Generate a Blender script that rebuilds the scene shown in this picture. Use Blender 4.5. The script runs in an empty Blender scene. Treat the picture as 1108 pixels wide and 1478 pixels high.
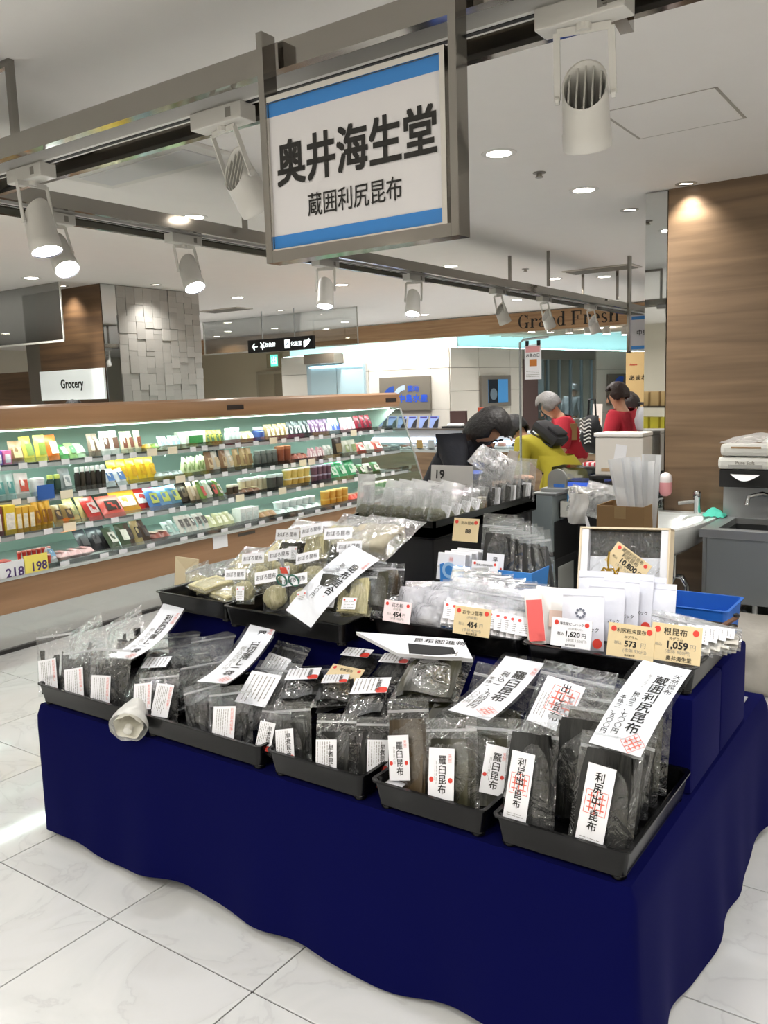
import bpy, bmesh, math, random
from mathutils import Matrix, Vector, Euler, noise
R_ = random.Random(7)
PI = math.pi
scene = bpy.context.scene
col = scene.collection

# ------------------------------------------------------------------ camera
IMG_W, IMG_H, FPX = 1108.0, 1478.0, 1228.0
PITCH, ROLL, YAW, EYE = 0.140723, -0.031746, 0.614253, 1.585
_cy, _sy = math.cos(YAW), math.sin(YAW)
FWD = Vector((-_sy * math.cos(PITCH), _cy * math.cos(PITCH), -math.sin(PITCH)))
_r = Vector((_cy, _sy, 0.0)); _u = _r.cross(FWD)
RIGHT = math.cos(ROLL) * _r + math.sin(ROLL) * _u
UP = -math.sin(ROLL) * _r + math.cos(ROLL) * _u
CAM = Vector((0.0, 0.0, EYE))
cd = bpy.data.cameras.new('camera'); cam = bpy.data.objects.new('camera', cd); col.objects.link(cam)
cd.sensor_fit = 'VERTICAL'; cd.sensor_height = 36.0; cd.lens = FPX / IMG_H * 36.0
cd.clip_start = 0.05; cd.clip_end = 100
_m = Matrix((RIGHT, UP, -FWD)).transposed().to_4x4(); _m.translation = CAM
cam.matrix_world = _m
scene.camera = cam

def ray(px, py):
    return RIGHT * ((px - IMG_W / 2) / FPX) - UP * ((py - IMG_H / 2) / FPX) + FWD
def at(px, py, x=None, y=None, z=None, d=None):
    """a measured point of the photograph at a known plane of the place"""
    r = ray(px, py)
    if d is not None: t = d
    elif z is not None: t = (z - EYE) / r.z
    elif y is not None: t = y / r.y
    else: t = x / r.x
    return CAM + r * t

# ------------------------------------------------------------------ world, exposure
w = bpy.data.worlds.new('hall'); scene.world = w; w.use_nodes = True
w.node_tree.nodes['Background'].inputs[0].default_value = (0.9, 0.93, 1.0, 1)
w.node_tree.nodes['Background'].inputs[1].default_value = 0.05
vs = scene.view_settings
vs.view_transform = 'Standard'; vs.look = 'None'; vs.gamma = 1.0; vs.use_curve_mapping = False
vs.exposure = 0.28
scene.cycles.transparent_max_bounces = 32
scene.cycles.max_bounces = 8
scene.cycles.caustics_reflective = False; scene.cycles.caustics_refractive = False
scene.cycles.sample_clamp_indirect = 4.0
DOWN_W = 16.5      # watts of one recessed ceiling lamp
SPOT_W = 24.0      # watts of one track spotlight
CASE_W = 6.5

# ------------------------------------------------------------------ materials
MATS = {}
def srgb(c):
    if isinstance(c, str):
        c = [int(c[i:i + 2], 16) / 255 for i in (0, 2, 4)]
    return tuple((v / 12.92 if v <= 0.04045 else ((v + 0.055) / 1.055) ** 2.4) for v in c) + (1.0,)
def nodes(name):
    m = bpy.data.materials.new(name); m.use_nodes = True
    nt = m.node_tree; return m, nt, nt.nodes['Principled BSDF'], nt.nodes.new, nt.links.new
def mat(color, rough=0.5, metal=0.0, bump=0.0, bscale=40.0, var=0.0, vscale=8.0, spec=0.5, coat=0.0, name=None, alpha=None):
    key = (color, rough, metal, bump, bscale, var, vscale, spec, coat)
    if key in MATS: return MATS[key]
    m, nt, b, N, L = nodes(name or 'surface_%d' % len(MATS))
    c = srgb(color)
    b.inputs['Base Color'].default_value = c
    b.inputs['Roughness'].default_value = rough; b.inputs['Metallic'].default_value = metal
    b.inputs['Specular IOR Level'].default_value = spec
    b.inputs['Coat Weight'].default_value = coat
    tc = N('ShaderNodeTexCoord')
    if var > 0:
        n = N('ShaderNodeTexNoise'); n.inputs['Scale'].default_value = vscale; n.inputs['Detail'].default_value = 4
        L(tc.outputs['Object'], n.inputs['Vector'])
        r = N('ShaderNodeMapRange'); r.inputs[3].default_value = 1 - var; r.inputs[4].default_value = 1 + var
        L(n.outputs['Fac'], r.inputs[0])
        x = N('ShaderNodeVectorMath'); x.operation = 'SCALE'; x.inputs[0].default_value = c[:3]
        L(r.outputs[0], x.inputs['Scale']); L(x.outputs[0], b.inputs['Base Color'])
    if bump > 0:
        n = N('ShaderNodeTexNoise'); n.inputs['Scale'].default_value = bscale; n.inputs['Detail'].default_value = 3
        L(tc.outputs['Object'], n.inputs['Vector'])
        bp = N('ShaderNodeBump'); bp.inputs['Strength'].default_value = bump; bp.inputs['Distance'].default_value = 0.01
        L(n.outputs['Fac'], bp.inputs['Height']); L(bp.outputs[0], b.inputs['Normal'])
    MATS[key] = m
    return m
def wood(c1, c2, axis='Z', scale=1.0, rough=0.4, name='wood'):
    key = ('wood', c1, c2, axis, scale)
    if key in MATS: return MATS[key]
    m, nt, b, N, L = nodes(name)
    g = N('ShaderNodeNewGeometry'); mp = N('ShaderNodeMapping')
    s = {'Z': (0.5, 0.5, 9.0), 'Y': (9.0, 0.5, 9.0), 'X': (0.5, 9.0, 9.0)}[axis]
    mp.inputs['Scale'].default_value = [v * scale for v in s]
    L(g.outputs['Position'], mp.inputs['Vector'])
    n = N('ShaderNodeTexNoise'); n.inputs['Scale'].default_value = 2.0; n.inputs['Detail'].default_value = 6; n.inputs['Distortion'].default_value = 0.6
    L(mp.outputs[0], n.inputs['Vector'])
    cr = N('ShaderNodeValToRGB'); cr.color_ramp.elements[0].position = 0.32; cr.color_ramp.elements[1].position = 0.68
    cr.color_ramp.elements[0].color = srgb(c1); cr.color_ramp.elements[1].color = srgb(c2)
    L(n.outputs['Fac'], cr.inputs[0]); L(cr.outputs[0], b.inputs['Base Color'])
    b.inputs['Roughness'].default_value = rough
    MATS[key] = m; return m
def marble():
    m, nt, b, N, L = nodes('marble_tile')
    g = N('ShaderNodeNewGeometry'); oi = N('ShaderNodeObjectInfo')
    ad = N('ShaderNodeVectorMath'); ad.operation = 'MULTIPLY_ADD'
    L(oi.outputs['Random'], ad.inputs[0]); ad.inputs[1].default_value = (17, 31, 5); L(g.outputs['Position'], ad.inputs[2])
    n = N('ShaderNodeTexNoise'); n.inputs['Scale'].default_value = 2.2; n.inputs['Detail'].default_value = 8; n.inputs['Distortion'].default_value = 1.6
    L(ad.outputs[0], n.inputs['Vector'])
    cr = N('ShaderNodeValToRGB'); e = cr.color_ramp.elements
    e[0].position = 0.40; e[0].color = srgb('d0d0cf'); e[1].position = 0.62; e[1].color = srgb('d3d3d1')
    v = e.new(0.505); v.color = srgb('c5c5c4'); v2 = e.new(0.49); v2.color = srgb('cdcdcb'); v3 = e.new(0.52); v3.color = srgb('cecfcd')
    L(n.outputs['Fac'], cr.inputs[0]); L(cr.outputs[0], b.inputs['Base Color'])
    b.inputs['Roughness'].default_value = 0.07; b.inputs['Specular IOR Level'].default_value = 0.5
    return m
def film(name, tint='ffffff', haze=0.025, gloss=0.14, bump=0.9, bscale=18.0, rough=0.06):
    """thin clear plastic film: see-through, glossy wrinkles, faint milkiness"""
    m, nt, b, N, L = nodes(name); nt.nodes.remove(b)
    out = nt.nodes['Material Output']
    tr = N('ShaderNodeBsdfTransparent'); tr.inputs[0].default_value = (0.97, 0.98, 0.985, 1)
    gl = N('ShaderNodeBsdfGlossy'); gl.inputs['Roughness'].default_value = rough
    df = N('ShaderNodeBsdfDiffuse'); df.inputs[0].default_value = srgb(tint)
    tl = N('ShaderNodeBsdfTranslucent'); tl.inputs[0].default_value = srgb(tint)
    tc = N('ShaderNodeTexCoord'); oi = N('ShaderNodeObjectInfo')
    ad = N('ShaderNodeVectorMath'); ad.operation = 'MULTIPLY_ADD'; ad.inputs[1].default_value = (9, 5, 7)
    L(oi.outputs['Random'], ad.inputs[0]); L(tc.outputs['Object'], ad.inputs[2])
    n = N('ShaderNodeTexNoise'); n.inputs['Scale'].default_value = bscale; n.inputs['Detail'].default_value = 3; n.inputs['Distortion'].default_value = 1.2
    L(ad.outputs[0], n.inputs['Vector'])
    bp = N('ShaderNodeBump'); bp.inputs['Strength'].default_value = bump; bp.inputs['Distance'].default_value = 0.03
    L(n.outputs['Fac'], bp.inputs['Height']); L(bp.outputs[0], gl.inputs['Normal'])
    lw = N('ShaderNodeLayerWeight'); lw.inputs['Blend'].default_value = 0.25; L(bp.outputs[0], lw.inputs['Normal'])
    mr = N('ShaderNodeMapRange'); mr.inputs[3].default_value = gloss * 0.55; mr.inputs[4].default_value = min(1, gloss * 3.2)
    L(lw.outputs['Fresnel'], mr.inputs[0])
    a0 = N('ShaderNodeMixShader'); a0.inputs[0].default_value = 0.5; L(df.outputs[0], a0.inputs[1]); L(tl.outputs[0], a0.inputs[2])
    a = N('ShaderNodeMixShader'); a.inputs[0].default_value = haze; L(tr.outputs[0], a.inputs[1]); L(a0.outputs[0], a.inputs[2])
    c = N('ShaderNodeMixShader'); L(mr.outputs[0], c.inputs[0]); L(a.outputs[0], c.inputs[1]); L(gl.outputs[0], c.inputs[2])
    L(c.outputs[0], out.inputs[0]); return m
def glass(name, tint=(0.93, 0.97, 0.96), gloss=0.09, rough=0.01):
    m, nt, b, N, L = nodes(name); nt.nodes.remove(b); out = nt.nodes['Material Output']
    tr = N('ShaderNodeBsdfTransparent'); tr.inputs[0].default_value = tint + (1,)
    gl = N('ShaderNodeBsdfGlossy'); gl.inputs['Roughness'].default_value = rough
    lw = N('ShaderNodeLayerWeight'); lw.inputs['Blend'].default_value = 0.35
    mr = N('ShaderNodeMapRange'); mr.inputs[3].default_value = gloss; mr.inputs[4].default_value = 0.8
    L(lw.outputs['Fresnel'], mr.inputs[0])
    c = N('ShaderNodeMixShader'); L(mr.outputs[0], c.inputs[0]); L(tr.outputs[0], c.inputs[1]); L(gl.outputs[0], c.inputs[2])
    L(c.outputs[0], out.inputs[0]); return m
def emit(color, s, name='lamp_glow'):
    key = ('emit', color, s)
    if key in MATS: return MATS[key]
    m, nt, b, N, L = nodes(name)
    b.inputs['Base Color'].default_value = srgb(color)
    b.inputs['Emission Color'].default_value = srgb(color); b.inputs['Emission Strength'].default_value = s
    MATS[key] = m; return m
def velvet():
    m, nt, b, N, L = nodes('blue_cloth')
    b.inputs['Base Color'].default_value = srgb('06083c'); b.inputs['Roughness'].default_value = 0.85
    b.inputs['Specular IOR Level'].default_value = 0.04
    b.inputs['Sheen Weight'].default_value = 0.06; b.inputs['Sheen Tint'].default_value = (0.3, 0.3, 0.9, 1); b.inputs['Sheen Roughness'].default_value = 0.4
    tc = N('ShaderNodeTexCoord'); n = N('ShaderNodeTexNoise'); n.inputs['Scale'].default_value = 900
    L(tc.outputs['Object'], n.inputs['Vector']); bp = N('ShaderNodeBump'); bp.inputs['Strength'].default_value = 0.15; bp.inputs['Distance'].default_value = 0.001
    L(n.outputs['Fac'], bp.inputs['Height']); L(bp.outputs[0], b.inputs['Normal'])
    return m
def streak(c1, c2, scale=30.0, rough=0.35, name='dried_kelp', bump=0.6):
    """dried seaweed: dark, faintly ribbed along its length"""
    m, nt, b, N, L = nodes(name)
    tc = N('ShaderNodeTexCoord'); mp = N('ShaderNodeMapping'); mp.inputs['Scale'].default_value = (scale, scale, scale * 0.12)
    L(tc.outputs['Object'], mp.inputs['Vector'])
    n = N('ShaderNodeTexNoise'); n.inputs['Scale'].default_value = 2.0; n.inputs['Detail'].default_value = 5; L(mp.outputs[0], n.inputs['Vector'])
    cr = N('ShaderNodeValToRGB'); cr.color_ramp.elements[0].position = 0.35; cr.color_ramp.elements[1].position = 0.7
    cr.color_ramp.elements[0].color = srgb(c1); cr.color_ramp.elements[1].color = srgb(c2)
    L(n.outputs['Fac'], cr.inputs[0]); L(cr.outputs[0], b.inputs['Base Color'])
    bp = N('ShaderNodeBump'); bp.inputs['Strength'].default_value = bump; bp.inputs['Distance'].default_value = 0.01
    L(n.outputs['Fac'], bp.inputs['Height']); L(bp.outputs[0], b.inputs['Normal'])
    b.inputs['Roughness'].default_value = rough; return m

M_TILE = marble()
M_GROUT = mat('343230', 0.9)
M_CEIL = mat('ebe8e4', 0.85, var=0.02)
M_CHROME = mat('8f8b85', 0.09, 1.0)
M_STEEL = mat('b4b7b8', 0.32, 0.75, bump=0.05, bscale=60)
M_MIRROR = mat('d5d8d8', 0.02, 1.0)
M_WHITE = mat('d9d7d2', 0.45)
M_LAMPW = mat('cfcdc7', 0.4)
M_PAPER = mat('e9e9ec', 0.6)
M_CREAM = mat('d8c398', 0.6)
M_PINK = mat('f0dfe0', 0.6)
M_BLACK = mat('070708', 0.2, spec=0.3)
M_DULLBLK = mat('141415', 0.6)
M_INK = mat('15130f', 0.6)
M_GREYINK = mat('8a867e', 0.6)
M_RED = mat('d23a2c', 0.5)
M_STAMP = mat('e0705f', 0.6)
M_BLUESIGN = mat('2f7cc4', 0.4)
M_CLOTH = velvet()
M_WOODW = wood('65523e', '806951', 'Z', 1.0, 0.4, 'wall_wood')
M_WOODD = wood('4d3a2a', '6f553c', 'Z', 1.0, 0.4, 'dark_wall_wood')
M_WOODC = wood('8a684a', 'a27d5c', 'Y', 0.6, 0.35, 'case_wood')
M_BEAM = wood('8d6c4c', 'a98763', 'Z', 1.2, 0.45, 'beam_wood')
M_FILM = film('clear_film')
M_FILMS = film('soft_film', haze=0.12, gloss=0.13, bump=0.7, bscale=18)
M_MILKY = film('milky_film', haze=0.45, gloss=0.14, bump=0.5, bscale=12)
M_GLASS = glass('clear_glass')
M_ACRYL = glass('clear_acrylic', (0.9, 0.93, 0.93), 0.12, 0.05)
M_SLEEVE = film('clear_sleeve', haze=0.015, gloss=0.035, bump=0.05, bscale=5)
M_KELP = streak('080908', '191a16', 30, 0.42, 'black_kelp')
M_KELPG = streak('1c1d14', '383622', 14, 0.4, 'olive_kelp')
M_KELPB = streak('33291a', '54452c', 12, 0.36, 'brown_kelp')
M_OBORO = streak('a8a074', 'd6cda4', 60, 0.8, 'pale_shaved_kelp', bump=1.0)
M_SKIN = mat('c99b7d', 0.5, spec=0.3)
M_HAIR = mat('120e0c', 0.45, bump=0.4, bscale=90)

# ------------------------------------------------------------------ mesh helpers
class MB:
    def __init__(s): s.v = []; s.f = []
    def add(s, vs, fs, M=None):
        b = len(s.v)
        s.v += [tuple(M @ Vector(p)) if M is not None else tuple(p) for p in vs]
        s.f += [tuple(i + b for i in f) for f in fs]; return s
    def box(s, x0, x1, y0, y1, z0, z1, M=None):
        return s.add([(x0, y0, z0), (x1, y0, z0), (x1, y1, z0), (x0, y1, z0), (x0, y0, z1), (x1, y0, z1), (x1, y1, z1), (x0, y1, z1)],
                     [(3, 2, 1, 0), (4, 5, 6, 7), (0, 1, 5, 4), (1, 2, 6, 5), (2, 3, 7, 6), (3, 0, 4, 7)], M)
    def bbox(s, x0, x1, y0, y1, z0, z1, r=0.004, M=None):
        """box with chamfered edges"""
        vs = []; xs = (x0, x1); ys = (y0, y1); zs = (z0, z1)
        bm = bmesh.new(); bmesh.ops.create_cube(bm, size=1.0)
        for v in bm.verts:
            v.co = ((x0 + x1) / 2 + v.co.x * (x1 - x0), (y0 + y1) / 2 + v.co.y * (y1 - y0), (z0 + z1) / 2 + v.co.z * (z1 - z0))
        bmesh.ops.bevel(bm, geom=list(bm.edges), offset=r, segments=2, affect='EDGES', profile=0.6)
        bm.verts.index_update()
        s.add([v.co.copy() for v in bm.verts], [[v.index for v in f.verts] for f in bm.faces], M); bm.free(); return s
    def prism(s, poly, a0, a1, axis='Z', M=None):
        n = len(poly)
        def P(u, v, a): return {'Z': (u, v, a), 'Y': (u, a, v), 'X': (a, u, v)}[axis]
        vs = [P(u, v, a0) for u, v in poly] + [P(u, v, a1) for u, v in poly]
        fs = [tuple(range(n))[::-1], tuple(range(n, 2 * n))] + [(i, (i + 1) % n, n + (i + 1) % n, n + i) for i in range(n)]
        return s.add(vs, fs, M)
    def lathe(s, prof, n=20, M=None, cap=True):
        vs = []; fs = []
        for r, z in prof:
            for k in range(n):
                a = 2 * PI * k / n; vs.append((r * math.cos(a), r * math.sin(a), z))
        for i in range(len(prof) - 1):
            for k in range(n):
                fs.append((i * n + k, i * n + (k + 1) % n, (i + 1) * n + (k + 1) % n, (i + 1) * n + k))
        if cap:
            fs.append(tuple(range(n))[::-1]); fs.append(tuple(range((len(prof) - 1) * n, len(prof) * n)))
        return s.add(vs, fs, M)
    def tube(s, pts, r, n=10, M=None, closed=False):
        pts = [Vector(p) for p in pts]; m = len(pts); vs = []; fs = []
        rr = r if isinstance(r, (list, tuple)) else [r] * m
        prev = None
        for i, p in enumerate(pts):
            if closed: t = pts[(i + 1) % m] - pts[i - 1]
            else: t = pts[min(i + 1, m - 1)] - pts[max(i - 1, 0)]
            t.normalize()
            ref = prev if prev is not None else (Vector((0, 0, 1)) if abs(t.z) < 0.9 else Vector((1, 0, 0)))
            a = t.cross(ref)
            if a.length < 1e-5: a = t.orthogonal()
            a.normalize(); b = a.cross(t).normalized(); prev = b
            for k in range(n):
                q = 2 * PI * k / n; vs.append(p + (a * math.cos(q) + b * math.sin(q)) * rr[i])
        for i in range(m if closed else m - 1):
            j = (i + 1) % m
            for k in range(n): fs.append((i * n + k, i * n + (k + 1) % n, j * n + (k + 1) % n, j * n + k))
        if not closed: fs.append(tuple(range(n))[::-1]); fs.append(tuple(range((m - 1) * n, m * n)))
        return s.add(vs, fs, M)
    def bar(s, p, q, w, h=None, M=None):
        """square bar between two points"""
        p, q = Vector(p), Vector(q); t = (q - p).normalized(); h = h or w
        ref = Vector((0, 0, 1)) if abs(t.z) < 0.95 else Vector((1, 0, 0))
        a = t.cross(ref).normalized() * (w / 2); b = a.cross(t).normalized() * (h / 2)
        vs = [e + x for e in (p, q) for x in (-a - b, a - b, a + b, -a + b)]
        return s.add(vs, [(0, 1, 2, 3), (7, 6, 5, 4), (0, 4, 5, 1), (1, 5, 6, 2), (2, 6, 7, 3), (3, 7, 4, 0)], M)
    def grid(s, fn, nu, nv, M=None):
        vs = [fn(i / nu, j / nv) for j in range(nv + 1) for i in range(nu + 1)]
        fs = [(j * (nu + 1) + i, j * (nu + 1) + i + 1, (j + 1) * (nu + 1) + i + 1, (j + 1) * (nu + 1) + i) for j in range(nv) for i in range(nu)]
        return s.add(vs, fs, M)
    def disc(s, r, z=0.0, n=20, M=None, rx=None):
        return s.add([(r * math.cos(2 * PI * k / n), (rx or r) * math.sin(2 * PI * k / n), z) for k in range(n)], [tuple(range(n))], M)
    def mesh(s, name, smooth=False):
        me = bpy.data.meshes.new(name); me.from_pydata(s.v, [], s.f); me.validate()
        bm = bmesh.new(); bm.from_mesh(me); bmesh.ops.recalc_face_normals(bm, faces=bm.faces[:]); bm.to_mesh(me); bm.free()
        if smooth:
            me.polygons.foreach_set('use_smooth', [True] * len(me.polygons))
            if smooth != 'all':
                try: me.set_sharp_from_angle(angle=math.radians(40))
                except Exception: pass
        return me
    def build(s, name, material, parent=None, smooth=False, M=None):
        return obj(name, s.mesh(name, smooth), material, parent, M)
def obj(name, me, material=None, parent=None, M=None):
    o = bpy.data.objects.new(name, me); col.objects.link(o)
    if material is not None and len(me.materials) == 0: me.materials.append(material)
    if parent is not None: o.parent = parent
    if M is not None: o.matrix_basis = M
    return o
def tag(o, label=None, cat=None, group=None, kind=None):
    if label: o['label'] = label
    if cat: o['category'] = cat
    if group: o['group'] = group
    if kind: o['kind'] = kind
    return o
def thing(name, label, cat, M=None, group=None):
    o = bpy.data.objects.new(name, None); col.objects.link(o); o.empty_display_size = 0.05
    if M is not None: o.matrix_basis = M if isinstance(M, Matrix) else Matrix.Translation(M)
    return tag(o, label, cat, group)
def copy_tree(o, parent=None, M=None):
    c = o.copy(); col.objects.link(c); c.parent = parent
    if M is not None: c.matrix_basis = M
    for ch in o.children: copy_tree(ch, c)
    return c
def struct(o): o['kind'] = 'structure'; return o
def T(x, y, z): return Matrix.Translation((x, y, z))
def RZ(a): return Matrix.Rotation(a, 4, 'Z')
def RX(a): return Matrix.Rotation(a, 4, 'X')
def RY(a): return Matrix.Rotation(a, 4, 'Y')
def frame(p0, p1, yaw=0.0):
    """matrix at p0 with local Z towards p1, local X as near world X as it gets (then turned by yaw), local Y pointing away"""
    z = (p1 - p0).normalized(); x = Vector((math.cos(yaw), math.sin(yaw), 0)); x = (x - z * x.dot(z)).normalized(); y = z.cross(x)
    m = Matrix((x, y, z)).transposed().to_4x4(); m.translation = p0; return m
def aim(p, d):
    """matrix at p with local -Z along d"""
    z = -Vector(d).normalized(); x = Vector((0, 0, 1)).cross(z)
    if x.length < 1e-4: x = Vector((1, 0, 0))
    x.normalize(); y = z.cross(x); m = Matrix((x, y, z)).transposed().to_4x4(); m.translation = p; return m
# ------------------------------------------------------------------ lettering
_tc = bpy.data.curves.new('lettering', 'FONT'); _to = bpy.data.objects.new('lettering', _tc)
_tc.resolution_u = 2; _tc.align_x = 'CENTER'; _tc.align_y = 'CENTER'
def letters(body, size, bold=0.0, spacing=1.0, shear=0.0, lines=1.0, fit_w=None, fit_h=None, vertical=False):
    """flat lettering as vertices (x right, z up) centred on the origin, and faces"""
    _tc.body = '\n'.join(body) if vertical else body
    _tc.size = size; _tc.offset = 0.0; _tc.space_character = spacing; _tc.shear = shear; _tc.space_line = lines
    me = bpy.data.meshes.new_from_object(_to)
    vs = [v.co.copy() for v in me.vertices]; fs = [tuple(p.vertices) for p in me.polygons]; bpy.data.meshes.remove(me)
    if not vs: return [], []
    xs = [v.x for v in vs]; ys = [v.y for v in vs]
    cx, cy = (min(xs) + max(xs)) / 2, (min(ys) + max(ys)) / 2; wd, hd = max(xs) - min(xs), max(ys) - min(ys)
    kx = ky = 1.0
    if fit_w: kx = fit_w / wd; ky = kx
    if fit_h: ky = fit_h / hd; kx = ky if not fit_w else kx
    out = [(((v.x - cx) * kx), 0.0, ((v.y - cy) * ky)) for v in vs]
    if bold > 0:      # heavier strokes: the outline laid down again slightly shifted
        n = len(out); b = bold * size * ky; base = list(out); bf = list(fs)
        for q, (dx, dz) in enumerate(((b, b), (b, -b), (-b, b), (-b, -b), (b, 0), (-b, 0))):
            out += [(x + dx, -(q + 1) * 2e-5, z + dz) for x, y, z in base]; fs = fs + [tuple(i + n * (q + 1) for i in f) for f in bf]
    return out, fs
def text(body, size, material, parent, M=None, warp=None, name='lettering', **k):
    vs, fs = letters(body, size, **k)
    if not vs: return None
    if warp: vs = [warp(x, z) for x, y, z in vs]
    me = bpy.data.meshes.new(name); me.from_pydata(vs, [], fs)
    return obj(name, me, material, parent, M)
# ================================================================== THE HALL
CEIL = 2.70
WX0, WX1, WY0, WY1 = -17.0, 5.0, -6.0, 20.0
fl = struct(MB().box(WX0, WX1, WY0, WY1, -0.10, -0.004).build('floor', M_GROUT))
tile_mb = MB().bbox(-0.2976, 0.2976, -0.2976, 0.2976, -0.008, 0.0, 0.0012)
tile_me = tile_mb.mesh('floor_tile'); tile_me.materials.append(M_TILE)
_spots = []
for i in range(-26, 13):
    for j in range(-14, 32):
        x, y = -2.124 + 0.6 * i + 0.3, 1.476 + 0.6 * j + 0.3
        if not (WX0 < x - .3 and x + .3 < WX1 and WY0 < y - .3 and y + .3 < WY1): continue
        q = Vector((x, y, 0)) - CAM; d = q.dot(FWD)
        seen = d > 0.5 and abs(q.dot(RIGHT) / d) < 0.56 and -0.72 < q.dot(UP) / d < 0.65
        _spots.append((0 if seen else 1, d if seen else q.length, x, y))
_spots.sort()
rest = MB()
for k, (_, _, x, y) in enumerate(_spots):
    if k < 290: obj('floor_tile', tile_me, None, fl, T(x, y, 0))
    else: rest.box(x - .2976, x + .2976, y - .2976, y + .2976, -0.006, 0)
tag(rest.build('tile_field', M_TILE, fl), kind='stuff')
ce = struct(MB().box(WX0, WX1, WY0, WY1, CEIL, CEIL + 0.1).build('ceiling', M_CEIL))
struct(MB().box(WX0 - .1, WX0, WY0, WY1, 0, CEIL).build('wall_left', mat('cfc8b8', 0.7)))
struct(MB().box(WX1, WX1 + .1, WY0, WY1, 0, CEIL).build('wall_right', mat('cfc8b8', 0.7)))
struct(MB().box(WX0, WX1, WY0 - .1, WY0, 0, CEIL).build('wall_rear', mat('cfc8b8', 0.7)))
struct(MB().box(WX0, WX1, WY1, WY1 + .1, 0, CEIL).build('wall_back', mat('cfc8b8', 0.7)))

# access hatch in the ceiling: recessed joint lines
h = [at(870, 166, z=CEIL), at(1035, 125, z=CEIL), at(1077, 170, z=CEIL), at(925, 200, z=CEIL)]
hx0, hx1 = min(h[0].x, h[3].x), max(h[1].x, h[2].x)
hy0, hy1 = min(h[0].y, h[1].y), max(h[2].y, h[3].y)
hm = MB()
for a in ((hx0, hx1, hy0, hy0 + .005), (hx0, hx1, hy1 - .005, hy1), (hx0, hx0 + .012, hy0, hy1), (hx1 - .012, hx1, hy0, hy1)):
    hm.box(a[0], a[1], a[2], a[3], CEIL - 0.002, CEIL)
hm.build('access_hatch_frame', mat('a7a298', 0.6), ce)
MB().box(hx0 + .012, hx1 - .012, hy0 + .005, hy1 - .005, CEIL - 0.0015, CEIL).build('access_hatch_panel', M_CEIL, ce)
# bulkhead step of the ceiling over the far aisle and slatted part by the fish shop

# ------------------------------------------------------------------ recessed lamps
ring_me = MB().lathe([(0.060, -0.004), (0.082, -0.004), (0.086, 0.0), (0.060, 0.0)], 28, cap=False).mesh('trim_ring', True); ring_me.materials.append(M_WHITE)
lens_me = MB().lathe([(0.064, -0.003), (0.064, -0.001)], 28).mesh('lens'); lens_me.materials.append(emit('fff4e4', 26.0))
_dl = bpy.data.lights.new('lamp_light', 'AREA'); _dl.shape = 'DISK'; _dl.size = 0.13; _dl.energy = DOWN_W; _dl.color = (1.0, 0.972, 0.93)
_dl.spread = math.radians(150)
def downlight(x, y, label, z=CEIL, s=1.0):
    t = thing('ceiling_lamp', label, 'ceiling lamp', T(x, y, z) @ Matrix.Scale(s, 4), 'recessed round ceiling lamps')
    obj('trim_ring', ring_me, None, t); obj('lens', lens_me, None, t)
    l = bpy.data.objects.new('lamp_light', _dl); col.objects.link(l); l.parent = t; l.location = (0, 0, -0.02)
    return t
for (px, py), lab in {(720, 221): 'round lit recessed ceiling lamp beside the grey spotlight with fins',
                      (842, 274): 'round lit recessed ceiling lamp between access hatch and wood panelled pillar',
                      (280, 313): 'round lit recessed ceiling lamp above the far track beside the shop sign',
                      (45, 401): 'round lit recessed ceiling lamp above the Grocery board pillar',
                      (493, 411): 'round lit recessed ceiling lamp above the black direction sign',
                      (650, 384): 'round lit recessed ceiling lamp under the lower right corner of the shop sign',
                      (343, 429): 'round lit recessed ceiling lamp beside the tiled pillar',
                      (800, 402): 'round lit recessed ceiling lamp over the far aisle beyond the chrome hanger',
                      (872, 399): 'round lit recessed ceiling lamp beyond the two far chrome hangers'}.items():
    p = at(px, py, z=CEIL); downlight(p.x, p.y, lab)
LAMP_REST = 'unseen round recessed ceiling lamp over the aisle in front of the blue stall'
for x in (-8.2, -6.1, -4.0, -1.9, 0.2, 2.3, 4.0):
    for y in (-4.8, -2.9, -1.0):
        downlight(x, y, LAMP_REST)
for x, y in ((-1.3, -.1), (1.0, -.1), (-6.0, .6), (1.0, 3.85), (1.0, 6.0), (3.2, 3.0), (3.2, 6.0), (-6.3, 2.5), (-8.3, 2.5), (-9.5, 6.5), (-9.5, 9.5), (-1.0, 8.5), (1.5, 9.0), (-5.0, 10.2), (-2.2, 11.0), (-11.8, 11.5), (-9.9, 11.0), (-8.4, 11.0), (-6.9, 11.0), (-9.6, 12.2), (-8.6, 12.2), (-7.6, 12.2), (-11.4, 13.3), (-10.2, 13.3), (-13.0, 12.0), (-10.8, 4.2), (-12.8, 4.2), (-10.8, 7.6), (-13.0, 8.0), (-6.0, 12.6), (-5.4, 14.0), (-4.9, 15.6), (-4.0, 13.0)):  # ceiling lamps beyond the measured ones, several added to brighten walls and the sign
    downlight(x, y, LAMP_REST if y < 3 else 'added round recessed ceiling lamp over the aisles behind the stall')
gim_ring = MB().lathe([(0.036, -0.003), (0.058, -0.003), (0.061, 0), (0.036, 0)], 24, cap=False).mesh('trim_ring', True); gim_ring.materials.append(mat('a9a69f', 0.4))
gim_bar = MB().box(-0.036, 0.036, -0.009, 0.009, -0.002, 0).mesh('lit_slot'); gim_bar.materials.append(emit('fff4e4', 8.0))
gim_dark = MB().lathe([(0.036, -0.0015), (0.036, 0)], 20).mesh('recess'); gim_dark.materials.append(mat('58554f', 0.4))
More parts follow.
